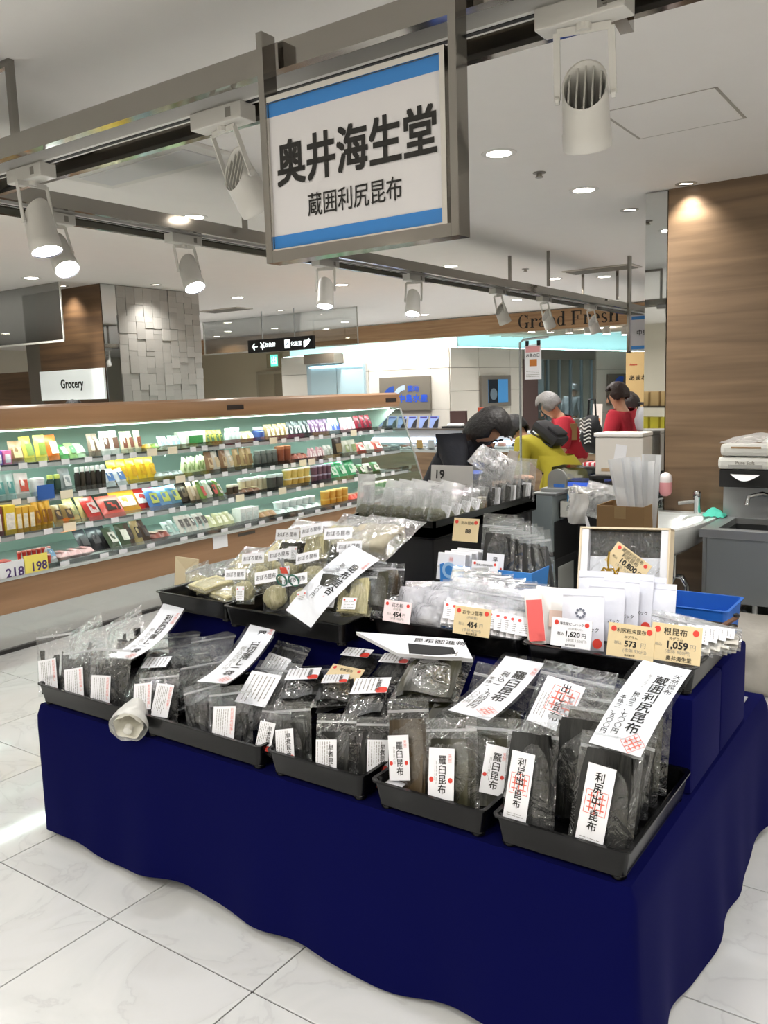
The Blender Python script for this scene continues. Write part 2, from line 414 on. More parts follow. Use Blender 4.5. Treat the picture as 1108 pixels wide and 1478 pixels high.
def gimbal_beam(t, p):
    l = bpy.data.lights.new('gimbal_beam', 'SPOT'); l.energy = 24; l.spot_size = math.radians(110); l.spot_blend = 1.0; l.color = (1, .95, .88); l.shadow_soft_size = .03
    o = bpy.data.objects.new('gimbal_beam', l); col.objects.link(o); o.parent = t; aimv = (.05, .1, -1) if p.x > -3 else ((-.16, .12, -1) if p.x < -5 else (0, .3, -1))
    o.matrix_basis = RZ(-0.6) @ aim(Vector((0, 0, -.02)), aimv)
for (px, py), lab in {(990, 265): 'small slotted gimbal lamp in the ceiling above the wood panelled pillar', (908, 303): 'small slotted gimbal lamp in the ceiling beside the mirror strip',
                      (405, 448): 'small gimbal lamp in the ceiling over the direction sign', (225, 411): 'small gimbal lamp in the ceiling above the tiled pillar',
                      (90, 413): 'small gimbal lamp in the ceiling above the Grocery pillar', (650, 400): 'small gimbal lamp in the ceiling near the far track'}.items():
    p = at(px, py, z=CEIL)
    t = thing('gimbal_lamp', lab, 'ceiling lamp', T(p.x, p.y, CEIL) @ RZ(0.6)); gimbal_beam(t, p); obj('trim_ring', gim_ring, None, t); obj('recess', gim_dark, None, t); obj('lit_slot', gim_bar, None, t)
spr_me = MB().lathe([(0.034, 0), (0.034, -0.004), (0.014, -0.007), (0.014, -0.02), (0.02, -0.022), (0.02, -0.026), (0.0, -0.026)], 18, cap=False).mesh('sprinkler', True)
for (px, py), lab in {(778, 249): 'small sprinkler head in the ceiling between two lit lamps', (758, 388): 'small sprinkler head in the ceiling behind the far chrome hanger', (1000, 329): 'small sprinkler head near the mirror strip'}.items():
    if px == 1000: continue
    p = at(px, py, z=CEIL); tag(obj('sprinkler_head', spr_me.copy(), mat('8f8a80', 0.4, 0.6), None, T(p.x, p.y, CEIL)), lab, 'sprinkler')
# air outlet seen over the near track
p0, p1 = at(143, 250, z=CEIL), at(280, 222, z=CEIL)
q = thing('air_outlet', 'flat white rectangular air outlet in the ceiling above the track', 'air outlet', T((p0.x + p1.x) / 2, (p0.y + p1.y) / 2, CEIL))
MB().bbox(-.45, .45, -.16, .16, -0.02, 0, .004).build('outlet_frame', M_WHITE, q); MB().bbox(-.38, .38, -.1, .1, -0.026, -.018, .004).build('outlet_panel', mat('c9c9ca', .4), q)
for px, py, lab in ((490, 388, 'long ceiling air vent with thin slats behind the far chrome hanger'), (325, 447, 'dark slatted ceiling vent beside the tiled pillar')):
    p = at(px if px != 490 else 868, py, z=CEIL)
    q = thing('ceiling_vent', lab, 'vent', T(p.x, p.y, CEIL)); MB().bbox(-.35, .35, -.15, .15, -0.012, 0, .003).build('vent_frame', mat('c9c4ba', .5), q)
    for k in range(6): MB().box(-.32, .32, -.125 + k * .045, -.1 + k * .045, -0.016, -.011).build('slat', mat('77736b', .5), q)

# ------------------------------------------------------------------ wood panelled pillar on the right, with its mirror strip
WPY = 5.22
wl = at(963, 400, y=WPY).x; ml = at(931, 400, y=WPY).x
pil = struct(MB().box(wl, wl + 2.6, WPY, WPY + 0.9, 0, CEIL).build('wall_wood_pillar', M_WOODW))
struct(MB().box(ml, wl - 0.004, WPY - 0.004, WPY + 0.9, 0, CEIL - .005).build('wall_mirror_strip', M_MIRROR))
struct(MB().box(wl, wl + 2.6, WPY - 0.012, WPY, 0, 0.07).build('baseboard_right', mat('4d3a2a', .5)))

# ------------------------------------------------------------------ Grocery pillar: wood face and tiled face
pc = at(143, 409, z=CEIL)
PX, PY = pc.x, pc.y
px_l = at(50, 424, y=PY).x; py_r = at(284, 421, x=PX).y
core = struct(MB().box(px_l, PX, PY, py_r, 0, CEIL).build('wall_grocery_pillar', M_WOODD))
tx0 = at(165, 414, x=PX).y
struct(MB().box(PX, PX + .012, PY + .004, tx0 - .004, 0, CEIL - .004).build('trim_mirror', M_MIRROR))
struct(MB().box(px_l - .25, px_l, PY + .01, PY + .25, 0, CEIL - .004).build('trim_dark_strip', mat('6d675e', .35, .4)))
struct(MB().box(-12.5, px_l - .26, PY + .3, PY + .36, 0, 1.93).build('wall_low_wood', M_WOODD))
tiles = struct(MB().box(PX, PX + .008, tx0, py_r, 0, CEIL - .004).build('wall_tiled', mat('9b9892', .7)))
ncol = 10; tw = (py_r - tx0) / ncol
rt = random.Random(3); tmes = []
for v in range(8):
    tmes.append(None)
_tm = {}
tile_mats = [mat(c_, .55, var=.06, vscale=60) for c_ in ('b9b7b3', 'b3b1ad', 'bfbdb9', 'aeaca8')]
for c in range(ncol):
    z = CEIL - .006 - rt.choice((0, .05, .1)); y0 = tx0 + c * tw
    zt = CEIL - .006
    while zt > 1.15:
        hgt = rt.choice((.115, .115, .055, .17)); th = rt.choice((.006, .009, .013, .018)); mi = rt.randrange(4)
        k = (hgt, th, mi)
        if k not in _tm:
            me = MB().box(0, th, .0015, tw - .0015, -hgt + .0015, 0).mesh('wall_tile'); me.materials.append(tile_mats[mi]); _tm[k] = me
        obj('wall_tile', _tm[k], None, tiles, T(PX + .008, y0, zt)); zt -= hgt
# the Grocery board
gz0, gz1 = 1.60, 1.898
gb = thing('grocery_board', 'white board lettered Grocery on the dark wood pillar', 'sign', T((px_l + PX) / 2 + .02, PY - .02, (gz0 + gz1) / 2))
gw = (PX - px_l) / 2
MB().bbox(-gw - .01, gw - .02, -.012, .012, -.15, .15, .003).build('board', emit('e6ecea', 0.25, 'lit_board'), gb)
text('Grocery', .12, M_INK, gb, T(0, -.0135, 0), bold=.025, fit_w=.37, fit_h=.115)
# hanging smoke-screen glass panes
def pane(name, x0, x1, y0, y1, z0, z1, label):
    q = thing(name, label, 'glass screen', T((x0 + x1) / 2, (y0 + y1) / 2, z0))
    L = Vector((x1 - x0, y1 - y0, 0)); a = math.atan2(L.y, L.x); n = L.length / 2
    MB().box(-n, n, -.003, .003, 0, z1 - z0, RZ(a)).build('pane', glass('smoke_screen', (.93, .95, .94), .10), q)
    MB().box(-n, n, -.006, .006, -.012, .006, RZ(a)).build('edge_rail', mat('c4c4bc', .4), q)
    for s in (-1, 1): MB().box(s * n - .006, s * n + .006, -.006, .006, 0, z1 - z0, RZ(a)).build('edge_post', mat('c8c8c2', .3, .5), q)
    return q
ge = at(90, 460, y=PY - .35)
pane('smoke_screen', -12.5, ge.x, PY - .35, PY - .35, 2.16, CEIL - .002, 'clear hanging glass smoke screen in front of the Grocery pillar')
pane('smoke_screen', at(292, 450, y=9.2).x, at(515, 450, y=9.2).x, 9.2, 9.2, 2.22, CEIL - .002, 'clear hanging glass smoke screen behind the black direction sign')

# ------------------------------------------------------------------ fish shop at the back
FY = 12.6
fcx = at(648, 495, y=FY).x
M_PANEL = mat('d5d1c8', 0.5)
band_z0, band_z1 = 2.29, 2.46
fw = struct(MB().box(-11.2, fcx, FY, FY + .1, 0, band_z0).build('wall_fish_shop', mat('8f8b83', .6)))
struct(MB().box(-11.2, fcx, FY + .25, FY + .3, band_z0 - .1, CEIL).build('wall_fish_shop_cove', mat('dff5f6', .7)))
# panels on it, each a piece
def panels_on(wall, M, length, zs, xs, skip=()):
    for i in range(len(xs) - 1):
        for j in range(len(zs) - 1):
            if (i, j) in skip: continue
            MB().box(xs[i] + .004, xs[i + 1] - .004, -.015, 0, zs[j] + .004, zs[j + 1] - .004).build('wall_panel', M_PANEL, wall, M=M)
panels_on(fw, T(0, FY, 0), 1, [0.02, .95, 1.25, 1.95, band_z0], [-11.2, -10.4, at(532, 540, y=FY).x, at(620, 540, y=FY).x + .02, fcx])
cove = MB().box(-11.2, fcx, FY + .06, FY + .1, band_z0 - .02, band_z0 + .012).build('cove_tube', emit('bff4f7', 14.0)); tag(cove, 'long pale blue cove light along the top of the fish shop wall', 'light')
# right wing of the fish shop, receding
wd = Vector((.158, .987, 0)).normalized(); wa = math.atan2(wd.y, wd.x)
Mw = T(fcx, FY, 0) @ RZ(wa)
def on_wing(px, py):
    r = ray(px, py); n = Vector((wd.y, -wd.x, 0)); t = (Vector((fcx, FY, 0)) - CAM).dot(n) / r.dot(n); p = CAM + r * t
    return (p - Vector((fcx, FY, 0))).dot(wd), p.z
WL = 7.2
fw2 = struct(MB().box(0, WL, 0, .1, 0, .9, Mw).build('wall_fish_wing', mat('8f8b83', .6)))
w0, _ = on_wing(775, 560); w1, _ = on_wing(856, 560)
MB().box(0, w0, 0, .1, .9, band_z0, Mw).build('wall_section', mat('8f8b83', .6), fw2)
MB().box(w1, WL, 0, .1, .9, band_z0, Mw).build('wall_section', mat('8f8b83', .6), fw2)
MB().box(w0, w1, 0, .1, 2.12, band_z0, Mw).build('wall_section', mat('8f8b83', .6), fw2)
xs2 = [0, on_wing(690, 540)[0], on_wing(735, 540)[0], w0 - .5]
panels_on(fw2, Mw, 1, [.02, .95, 1.55, 1.95, band_z0], xs2)
panels_on(fw2, Mw, 1, [.02, 1.0, 1.9, band_z0], [w1 + .1, (w1 + WL) / 2, WL])
MB().box(w0 - .5, w0 - .02, -.03, 0, .02, 2.1, Mw).build('wall_panel', mat('5d4b49', .5), fw2)
tag(MB().box(.05, WL, .05, .09, band_z0 - .01, band_z0 + .012, Mw).build('cove_tube', emit('bff4f7', 14.0)), 'long pale blue cove light along the top of the window wall', 'light')
struct(MB().box(0, WL, .3, .34, band_z0 - .1, CEIL, Mw).build('wall_wing_cove', mat('dff5f6', .7)))
# kitchen window in the wing with panes and mullions
wm = struct(MB().box(w0, w1, -.03, .0, 2.1, 2.28, Mw).build('window_1', mat('6e6a62', .5)))
npan = 5
for k in range(npan):
    a, b = w0 + (w1 - w0) * k / npan, w0 + (w1 - w0) * (k + 1) / npan
    MB().box(a + .02, b - .02, .03, .036, .92, 2.1, Mw).build('pane', glass('window_glass', (.86, .94, .97), .08), wm)
    MB().box(b - .02, b + .02, .01, .06, .9, 2.1, Mw).build('mullion', mat('8fa0a8', .35, .6), wm)
struct(MB().box(w0 - 1, w1 + 1.5, 2.2, 2.3, 0, CEIL, Mw).build('wall_kitchen', mat('b4c8d2', .6)))
for k in range(4):
    c = Mw @ Vector((w0 + .4 + k * .75, 1.2, CEIL))
    downlight(c.x, c.y, 'round recessed ceiling lamp inside the fish kitchen behind glass')
# white clad workers' bench seen through the glass
kb = thing('kitchen_bench', 'pale steel work bench behind the fish kitchen window', 'bench', Mw @ T((w0 + w1) / 2, 1.2, 0))
MB().bbox(-1.2, 1.2, -.3, .3, .82, .88, .01).build('bench_top', M_STEEL, kb)
for sx in (-1, 1):
    for sy in (-1, 1): MB().box(sx * 1.1 - .02, sx * 1.1 + .02, sy * .25 - .02, sy * .25 + .02, 0, .82).build('leg', M_STEEL, kb)
MB().bbox(-1.1, .2, .1, .3, .88, 1.5, .01).build('shelf_unit', mat('b9c6cc', .4), kb)

# wood fascia beam with its lettering
BY = 11.9
bx0, bx1 = at(385, 480, y=BY).x, at(936, 450, y=BY).x
bz0, bz1 = at(540, 494, y=BY).z, CEIL - .012
beam = thing('fascia_beam', 'long wood fascia beam lettered Grand Fresh under the ceiling', 'beam', T(0, BY, 0))
MB().box(bx0 - 2.2, bx1 + .6, 0, .12, bz0, bz1).build('beam_board', M_BEAM, beam)
def serif(parent, M, height, word):
    """bold roman capitals and small letters drawn from stems, bowls and serifs"""
    m = MB(); x = 0.0; S = .17; TH = .055; XH = .68
    def rect(a, b, c, d): m.add([(a, 0, c), (b, 0, c), (b, 0, d), (a, 0, d)], [(0, 1, 2, 3)])
    def bowl(cx, cz, rx, rz, a0, a1, ts=S, th=TH, n=18):
        vs = []
        for i in range(n + 1):
            a = a0 + (a1 - a0) * i / n; ca, sa = math.cos(a), math.sin(a)
            t = th + (ts - th) * abs(ca) ** 1.5
            vs += [(cx + rx * ca, 0, cz + rz * sa), (cx + (rx - t) * ca, 0, cz + (rz - t * .75) * sa)]
        m.add(vs, [(2 * i, 2 * i + 2, 2 * i + 3, 2 * i + 1) for i in range(n)])
    def stem(a, z0, z1, bot=True, top=True, left_only=False):
        rect(a, a + S, z0, z1)
        if bot: rect(a - .07, a + S + .07, z0, z0 + TH)
        if top: rect(a - .09, a + (0.02 if left_only else S + .09), z1 - TH, z1)
    for ch in word:
        if ch == ' ': x += .38; continue
        if ch == 'G':
            bowl(x + .42, .5, .42, .52, PI * .22, PI * 1.75); stem(x + .62, 0.0, .42, False, True); rect(x + .72, x + .79, .68, 1.0); x += 1.0
        elif ch == 'F':
            stem(x + .07, 0, 1, True, True); rect(x, x + .76, 1 - TH, 1); rect(x + .69, x + .76, .7, 1); rect(x + .2, x + .52, .5, .5 + TH); rect(x + .47, x + .54, .38, .66); x += .92
        elif ch == 'r':
            stem(x + .07, 0, XH, True, True, True); bowl(x + .42, XH - .2, .2, .2, PI * .1, PI * .95, .1); m.add([(x + .5 + .09 * math.cos(k * .7), 0, XH - .13 + .09 * math.sin(k * .7)) for k in range(9)], [tuple(range(9))]); x += .66
        elif ch == 'n':
            stem(x + .07, 0, XH, True, True, True); bowl(x + .42, XH - .25, .25, .25, 0, PI); stem(x + .5, 0, XH - .25, True, False); x += .82
        elif ch == 'h':
            stem(x + .07, 0, 1.04, True, True, True); bowl(x + .42, XH - .25, .25, .25, 0, PI); stem(x + .5, 0, XH - .25, True, False); x += .82
        elif ch == 'a':
            bowl(x + .27, XH - .22, .25, .22, 0, PI * .9, S * .9); stem(x + .35, 0, XH - .2, False, False); rect(x + .4, x + .6, 0, TH); bowl(x + .25, .19, .23, .2, PI * .3, PI * 1.75, S * .9); x += .66
        elif ch == 'd':
            bowl(x + .3, XH / 2, .28, XH / 2 + .02, PI * .2, PI * 1.8); stem(x + .42, 0, 1.04, False, True, True); rect(x + .5, x + .68, 0, TH); x += .76
        elif ch == 'e':
            bowl(x + .29, XH / 2, .28, XH / 2 + .02, 0, PI * 1.78); rect(x + .1, x + .56, XH / 2 - .02, XH / 2 + TH); x += .66
        elif ch == 's':
            bowl(x + .25, XH - .18, .21, .19, PI * .2, PI * 1.4, .13, .06); bowl(x + .25, .18, .23, .2, -PI * .85, PI * .45, .13, .06)
            m.add([(x + .07, 0, .42), (x + .2, 0, .44), (x + .46, 0, .22), (x + .33, 0, .2)], [(0, 1, 2, 3)]); x += .58
    xs = [v[0] for v in m.v]; x0 = min(xs)
    m.v = [((a - x0) * height, b, c * height) for a, b, c in m.v]
    return m, (max(xs) - x0) * height
sx0, sx1 = at(748, 470, y=BY).x, at(893, 455, y=BY).x
mser, wser = serif(None, None, .165, 'Grand Fresh')
k = (sx1 - sx0) / wser; mser.v = [(sx0 + a * k, b, c * k) for a, b, c in mser.v]
zb = at(748, 475, y=BY).z
o = MB(); o.v = mser.v; o.f = mser.f
me = bpy.data.meshes.new('lettering'); me.from_pydata(o.v, [], o.f); obj('lettering', me, M_INK, beam, T(0, -.004, zb + .005))
# lamp-lit slatted ceiling under and behind the beam
sl = thing('slatted_ceiling', 'row of thin pale ceiling slats behind the wood fascia beam', 'ceiling slats', T(0, 0, 0))
for k in range(9):
    y = BY + .5 + k * .35
    MB().box(at(700, 480, y=y).x, at(940, 480, y=y).x + .6, y, y + .05, 2.52, 2.58).build('slat', mat('b9b1a2', .6), sl)
for k in range(7):
    p = at(767 + k * 27, 479 - k * 0.2 + k * 1.0, y=BY + .7)
    q = thing('hanging_spot', 'small lit spotlight in the row under the Grand Fresh beam', 'spotlight', T(p.x, p.y, p.z), 'spotlights under the fascia beam')
    MB().lathe([(.055, 0), (.06, .04), (.04, .12), (.02, .13)], 14).build('lamp_body', M_LAMPW, q, True); MB().lathe([(.05, -.004), (.05, -.001)], 14).build('lens', emit('fff6ea', 22.0), q)
    MB().tube([(0, 0, .12), (0, 0, CEIL - p.z)], .008, 6).build('stem', M_LAMPW, q)
# far left beige wall with a door
DY = 14.2
struct(MB().box(-16.9, at(440, 520, y=DY).x, DY, DY + .1, 0, CEIL).build('wall_beige', mat('b5ab94', .65)))
dx0, dx1 = at(375, 560, y=DY).x, at(413, 560, y=DY).x
dz1 = at(390, 540, y=DY).z
dr = struct(MB().box(dx0 - .06, dx1 + .06, DY - .04, DY - .001, 0, dz1 + .06).build('door_1', mat('9c937f', .5)))
MB().box(dx0, dx1 - .3, DY - .055, DY - .04, .02, dz1).build('door_leaf', mat('8f8570', .5), dr)
MB().box(dx1 - .28, dx1, DY - .055, DY - .04, .02, dz1).build('door_leaf', mat('776d5a', .5), dr)
MB().box(dx1 - .42, dx1 - .36, DY - .08, DY - .055, .95, 1.1).build('door_handle', M_STEEL, dr)
# chill-room window set in the left fish wall
cx0, cx1 = at(446, 550, y=FY).x, at(529, 550, y=FY).x
cz1 = at(490, 525, y=FY).z
cw = struct(MB().box(cx0, cx1, FY - .06, FY - .016, .95, cz1).build('window_2', mat('9fb2bb', .4)))
for k in range(2):
    a, b = cx0 + .1 + k * (cx1 - cx0 - .1) / 2, cx0 + .1 + (k + 1) * (cx1 - cx0 - .1) / 2
    MB().box(a + .01, b - .01, FY - .075, FY - .06, .97, cz1 - .02).build('pane', mat('a9c3cc', .25), cw)
MB().box(cx0 + .1, cx1 - .02, FY - .1, FY - .076, cz1 - .06, cz1 - .03).build('light_tube', emit('d6f6ff', 6), cw)
hz = MB().box(at(438, 520, y=FY - .3).x, at(482, 520, y=FY - .3).x, FY - .3, FY - .02, cz1 + .01, cz1 + .19).build('window_header', mat('6b655b', .5), cw)
# 中島水産 board
zx0, zx1, zz0, zz1 = at(548, 545, y=FY - .05).x, at(621, 542, y=FY - .05).x, at(621, 592, y=FY - .05).z, at(621, 542, y=FY - .05).z
bw, bh = zx1 - zx0, zz1 - zz0
nb = thing('fish_shop_board', 'dark grey board with blue arcs and blue lettering on the fish shop wall', 'sign', T(zx0, FY - .05, zz0))
MB().bbox(0, bw, -.03, .03, 0, bh, .006).build('board', mat('6f6a60', .5), nb)
def arc(m, cx, cz, r0, r1, a0, a1, n=14):
    vs = []
    for i in range(n + 1):
        a = a0 + (a1 - a0) * i / n; vs += [(cx + r1 * math.cos(a), 0, cz + r1 * math.sin(a)), (cx + r0 * math.cos(a), 0, cz + r0 * math.sin(a))]
    return m.add(vs, [(2 * i, 2 * i + 2, 2 * i + 3, 2 * i + 1) for i in range(n)])
arc(MB(), .30 * bw, .30 * bh, .10 * bw, .24 * bw, PI * .5, PI * .98).build('emblem_arc', mat('21479c', .5), nb, M=T(0, -.033, 0))
arc(MB(), .52 * bw, .30 * bh, .17 * bw, .25 * bw, PI * .5, PI * .98).build('emblem_arc', mat('a9bfe6', .5), nb, M=T(0, -.034, 0))
text('中島水産', .2, mat('2352c8', .5), nb, T(.67 * bw, -.034, .36 * bh), bold=.03, fit_w=.56 * bw, fit_h=.22 * bh)
text('築地', .1, mat('2352c8', .5), nb, T(.68 * bw, -.034, .64 * bh), bold=.02, fit_w=.22 * bw)
# screen in a grey frame on the wing
s0, zt_ = on_wing(690, 542); s1, _ = on_wing(732, 542); _, zb_ = on_wing(710, 587)
sc = thing('wall_screen', 'lit wall screen showing a dish in a wide grey frame', 'screen', Mw @ T(s0, -.05, zb_))
sw, sh = s1 - s0, zt_ - zb_
MB().bbox(0, sw, -.03, .03, 0, sh, .01).build('screen_frame', mat('77726a', .5), sc)
MB().box(.2 * sw, .88 * sw, -.036, -.03, .13 * sh, .87 * sh).build('screen', emit('2f5f86', 1.1), sc)
MB().box(.2 * sw, .53 * sw, -.038, -.036, .13 * sh, .87 * sh).build('dish_picture', mat('1b2530', .4), sc)
MB().lathe([(.0, 0), (.12 * sw, .005)], 16, RX(PI / 2) @ T(0, 0, 0), False).build('dish_bowl', mat('6d7f8c', .4), sc, M=T(.37 * sw, -.04, .4 * sh))
# second emblem board on the wing
e0, ez1 = on_wing(874, 540); e1, _ = on_wing(900, 540); _, ez0 = on_wing(880, 585)
eb = thing('emblem_board', 'grey board with a blue round emblem behind the red shirted shopper', 'sign', Mw @ T(e0, -.05, ez0))
MB().bbox(0, e1 - e0, -.03, .03, 0, ez1 - ez0, .01).build('board', mat('6f6a60', .5), eb)
arc(MB(), .65 * (e1 - e0), .35 * (ez1 - ez0), .12, .5 * (e1 - e0), PI * .4, PI * 1.0).build('emblem_arc', mat('2a5ed0', .5), eb, M=T(0, -.034, 0))
# ================================================================== LIGHTING TRACKS AND SIGN
def rail(name, label, L0, L1, along, c, zb):
    """wide chrome track frame: two side plates, a roof plate, the lamp track in the middle; c is the front plate position"""
    t = thing(name, label, 'track rail', T(0, 0, 0))
    def B(n, a0, a1, z0, z1, m):
        if along == 'X': MB().box(L0, L1, c + a0, c + a1, z0, z1).build(n, m, t)
        else: MB().box(c - a1, c - a0, L0, L1, z0, z1).build(n, m, t)
    B('side_plate', 0, .028, zb, zb + .06, M_CHROME)
    B('side_plate', .235, .26, zb - .005, zb + .055, M_CHROME)
    B('roof_plate', .028, .235, zb + .04, zb + .05, mat('8d867a', .12, 1.0))
    B('track', .115, .155, zb + .008, zb + .04, M_WHITE)
    B('track_slot', .128, .142, zb + .006, zb + .0085, M_DULLBLK)
    return t
rail('track_rail', 'wide chrome track rail carrying the shop sign', -3.36, 3.5, 'X', 1.62, 2.345)
rail('track_rail', 'wide chrome track rail running away to the fish shop', 1.2, 11.0, 'Y', -3.10, 2.36)
# cross piece at the right end
cp = at(890, 5, z=2.37)
t = thing('track_stub', 'short chrome bar crossing under the near track rail', 'bar', T(0, 0, 0))
MB().bar(at(878, -12, z=2.335), at(905, 38, z=2.335), .028).build('bar', M_CHROME, t)
# inverted U hangers
def hanger(x0, x1, y, z0, z1, lab, w=.022):
    t = thing('chrome_hanger', lab, 'hanger frame', T((x0 + x1) / 2, y, z0))
    hw = (x1 - x0) / 2
    for s in (-1, 1): MB().box(s * hw - w / 2, s * hw + w / 2, -w / 2, w / 2, 0, z1 - z0).build('post', M_CHROME, t)
    MB().box(-hw - w / 2, hw + w / 2, -w / 2, w / 2, z1 - z0, z1 - z0 + w).build('top_bar', M_CHROME, t)
    for s in (-1, 1): MB().tube([(s * hw, 0, z1 - z0 + w), (s * hw, 0, CEIL - z0)], .006, 8).build('ceiling_rod', M_CHROME, t) if False else None
    return t
def hang_px(a, b, ya, yb, Y, z0, lab):
    p, q = at(a, ya, y=Y), at(b, yb, y=Y); hanger(p.x, q.x, Y, z0, (p.z + q.z) / 2, lab)
yh = at(763, 405, x=-3.22).y
hang_px(735, 791, 345, 338, yh, 2.415, 'chrome inverted U hanger standing on the far track')
hang_px(841, 891, 376, 371, at(866, 425, x=-3.22).y, 2.415, 'chrome inverted U hanger at the far end of the track')
hang_px(349, 390, 243, 236, at(368, 325, x=-3.22).y, 2.415, 'chrome inverted U hanger behind the shop sign')
p = at(10, 98, y=1.75)
hanger(p.x - .25, p.x + .015, 1.75, 2.40, p.z, 'chrome inverted U hanger on the near track at its corner')
# ------------------------------------------------------------------ track spotlights
def lamp_meshes(n=28):
    R, Ln = .05, .165
    vs = []; fs = []
    # hull: front ring at z=-Ln, back rim cut obliquely
    prof = [(R * .98, -Ln - .012), (R * 1.03, -Ln - .008), (R * 1.03, -Ln + .022), (R, -Ln + .024)]
    m = MB(); vs = []
    for r, z in prof:
        vs += [(r * math.cos(2 * PI * k / n), r * math.sin(2 * PI * k / n), z) for k in range(n)]
    for f_, rr in ((1.0, .93),):
        vs += [(R * rr * math.cos(2 * PI * k / n), R * rr * math.sin(2 * PI * k / n), -.05 + .04 * math.sin(2 * PI * k / n)) for k in range(n)]
    vs += [(R * .86 * math.cos(2 * PI * k / n), R * .86 * math.sin(2 * PI * k / n), -.052 + .04 * math.sin(2 * PI * k / n)) for k in range(n)]
    vs += [(R * .86 * math.cos(2 * PI * k / n), R * .86 * math.sin(2 * PI * k / n), -.10) for k in range(n)]
    L = 7
    for i in range(L - 1):
        for k in range(n): fs.append((i * n + k, i * n + (k + 1) % n, (i + 1) * n + (k + 1) % n, (i + 1) * n + k))
    fs.append(tuple(range((L - 1) * n, L * n)))
    m.add(vs, fs); hull = m.mesh('lamp_body', True); hull.materials.append(M_LAMPW)
    fins = []
    for k in range(5):
        x = -.032 + k * .016
        hy = math.sqrt(max(0, (R * .84) ** 2 - x * x))
        top = [(-hy, -.05 + .03 * 1), (hy, -.05 - .03 * 1)]
        f = MB().prism([(-hy, -.10), (hy, -.10), (hy, -.053 + .038 * hy / R), (-hy, -.053 - .038 * hy / R)], x - .0018, x + .0018, 'X').mesh('cooling_fin'); f.materials.append(mat('bdbbb5', .4)); fins.append(f)
    lens = MB().lathe([(R * .9, -Ln - .008), (R * .9, -Ln - .003)], n).mesh('lens'); lens.materials.append(emit('fdfaff', 24.0))
    rim = MB().lathe([(R * .98, -Ln - .012), (R * .9, -Ln - .002)], n, cap=False).mesh('dark_rim'); rim.materials.append(mat('2a2a2e', .3))
    return hull, fins, lens, rim
L_HULL, L_FINS, L_LENS, L_RIM = lamp_meshes()
ADAPT = MB().bbox(-.095, .095, -.03, .03, -.022, .022, .003).mesh('adapter_box'); ADAPT.materials.append(M_LAMPW)
PLATE = MB().box(.04, .06, -.0305, -.03, -.012, .012).mesh('rating_label'); PLATE.materials.append(mat('8a8780', .6))
_sl = bpy.data.lights.new('spot_beam', 'SPOT'); _sl.energy = SPOT_W; _sl.spot_size = math.radians(62); _sl.spot_blend = .7; _sl.shadow_soft_size = .045; _sl.color = (.95, .965, 1.0)
def spotlight(p, along, d, label, s=1.0, beam=True):
    """p: adapter centre; along: 0 for X rails, 90 degrees for Y rails; d: where the head points"""
    t = thing('track_spotlight', label, 'spotlight', T(*p), 'white track spotlights')
    obj('adapter_box', ADAPT, None, t, RZ(along)); obj('rating_label', PLATE, None, t, RZ(along))
    d = Vector(d).normalized(); head = Vector((0, 0, -.085))
    Mh = aim(head, d)
    # head hangs in a U yoke that turns about the vertical; tilt axis is the head's local X
    piv = head + d * .075
    hl = obj('lamp_body', L_HULL, None, t, Mh)
    for f in L_FINS: obj('cooling_fin', f, None, hl)
    obj('dark_rim', L_RIM, None, hl); obj('lens', L_LENS, None, hl)
    ax = (Mh.to_3x3() @ Vector((1, 0, 0))).normalized()
    y = MB(); R = .057
    a, b = piv + ax * R, piv - ax * R
    top = Vector((0, 0, -.032))
    ta, tb = top + ax * R * .95, top - ax * R * .95
    y.bar(ta, a, .004, .014); y.bar(tb, b, .004, .014); y.bar(ta, tb, .004, .016)
    y.tube([(0, 0, -.022), (0, 0, -.036)], .016, 12)
    y.tube([a - ax * .004, a + ax * .004], .009, 10); y.tube([b - ax * .004, b + ax * .004], .009, 10)
    y.build('yoke', M_LAMPW, t)
    if beam:
        l = bpy.data.objects.new('spot_beam', _sl); col.objects.link(l); l.parent = t; l.matrix_basis = aim(head + d * .19, d)
    return t
RY1, RZ1 = 1.755, 2.33
for px, py, d, lab in ((842, 50, (-.12, .42, -.9), 'white finned track spotlight hanging over the stall right of the sign'),
                       (322, 190, (.12, .58, -.8), 'white track spotlight on the near rail left of the sign'),
                       (46, 265, (.28, .0, -.9), 'lit white track spotlight by the corner of the two rails')):
    x = at(px, py, y=RY1).x; spotlight((x, RY1, RZ1), 0, d, lab)
RX2, RZ2 = -3.235, 2.345
for px, py, d, lab in ((75, 322, (.62, -.12, -.78), 'lit white spotlight at the start of the far rail'),
                       (265, 353, (.48, -.12, -.86), 'lit white spotlight on the far rail beside the tiled pillar'),
                       (470, 388, (.1, -.25, -.95), 'lit white spotlight on the far rail under the shop sign'),
                       (597, 405, (.12, -.35, -.92), 'lit white spotlight on the far rail before the wood fascia beam'),
                       (718, 422, (.2, .35, -.92), 'white spotlight on the far rail left of the Grand Fresh lettering'),
                       (785, 437, (.2, .35, -.92), 'white spotlight on the far rail over the first Grand Fresh word'),
                       (852, 449, (.2, .35, -.92), 'white spotlight on the far rail over the second Grand Fresh word')):
    y = at(px, py, x=RX2).y; spotlight((RX2, y, RZ2), PI / 2, d, lab)
# more of the same spotlights on the near rail, right of the view
for x in (.15, .9):
    spotlight((x, RY1, RZ1), 0, (-.45, .3, -.85), 'white track spotlight on the near rail beyond the stall corner')

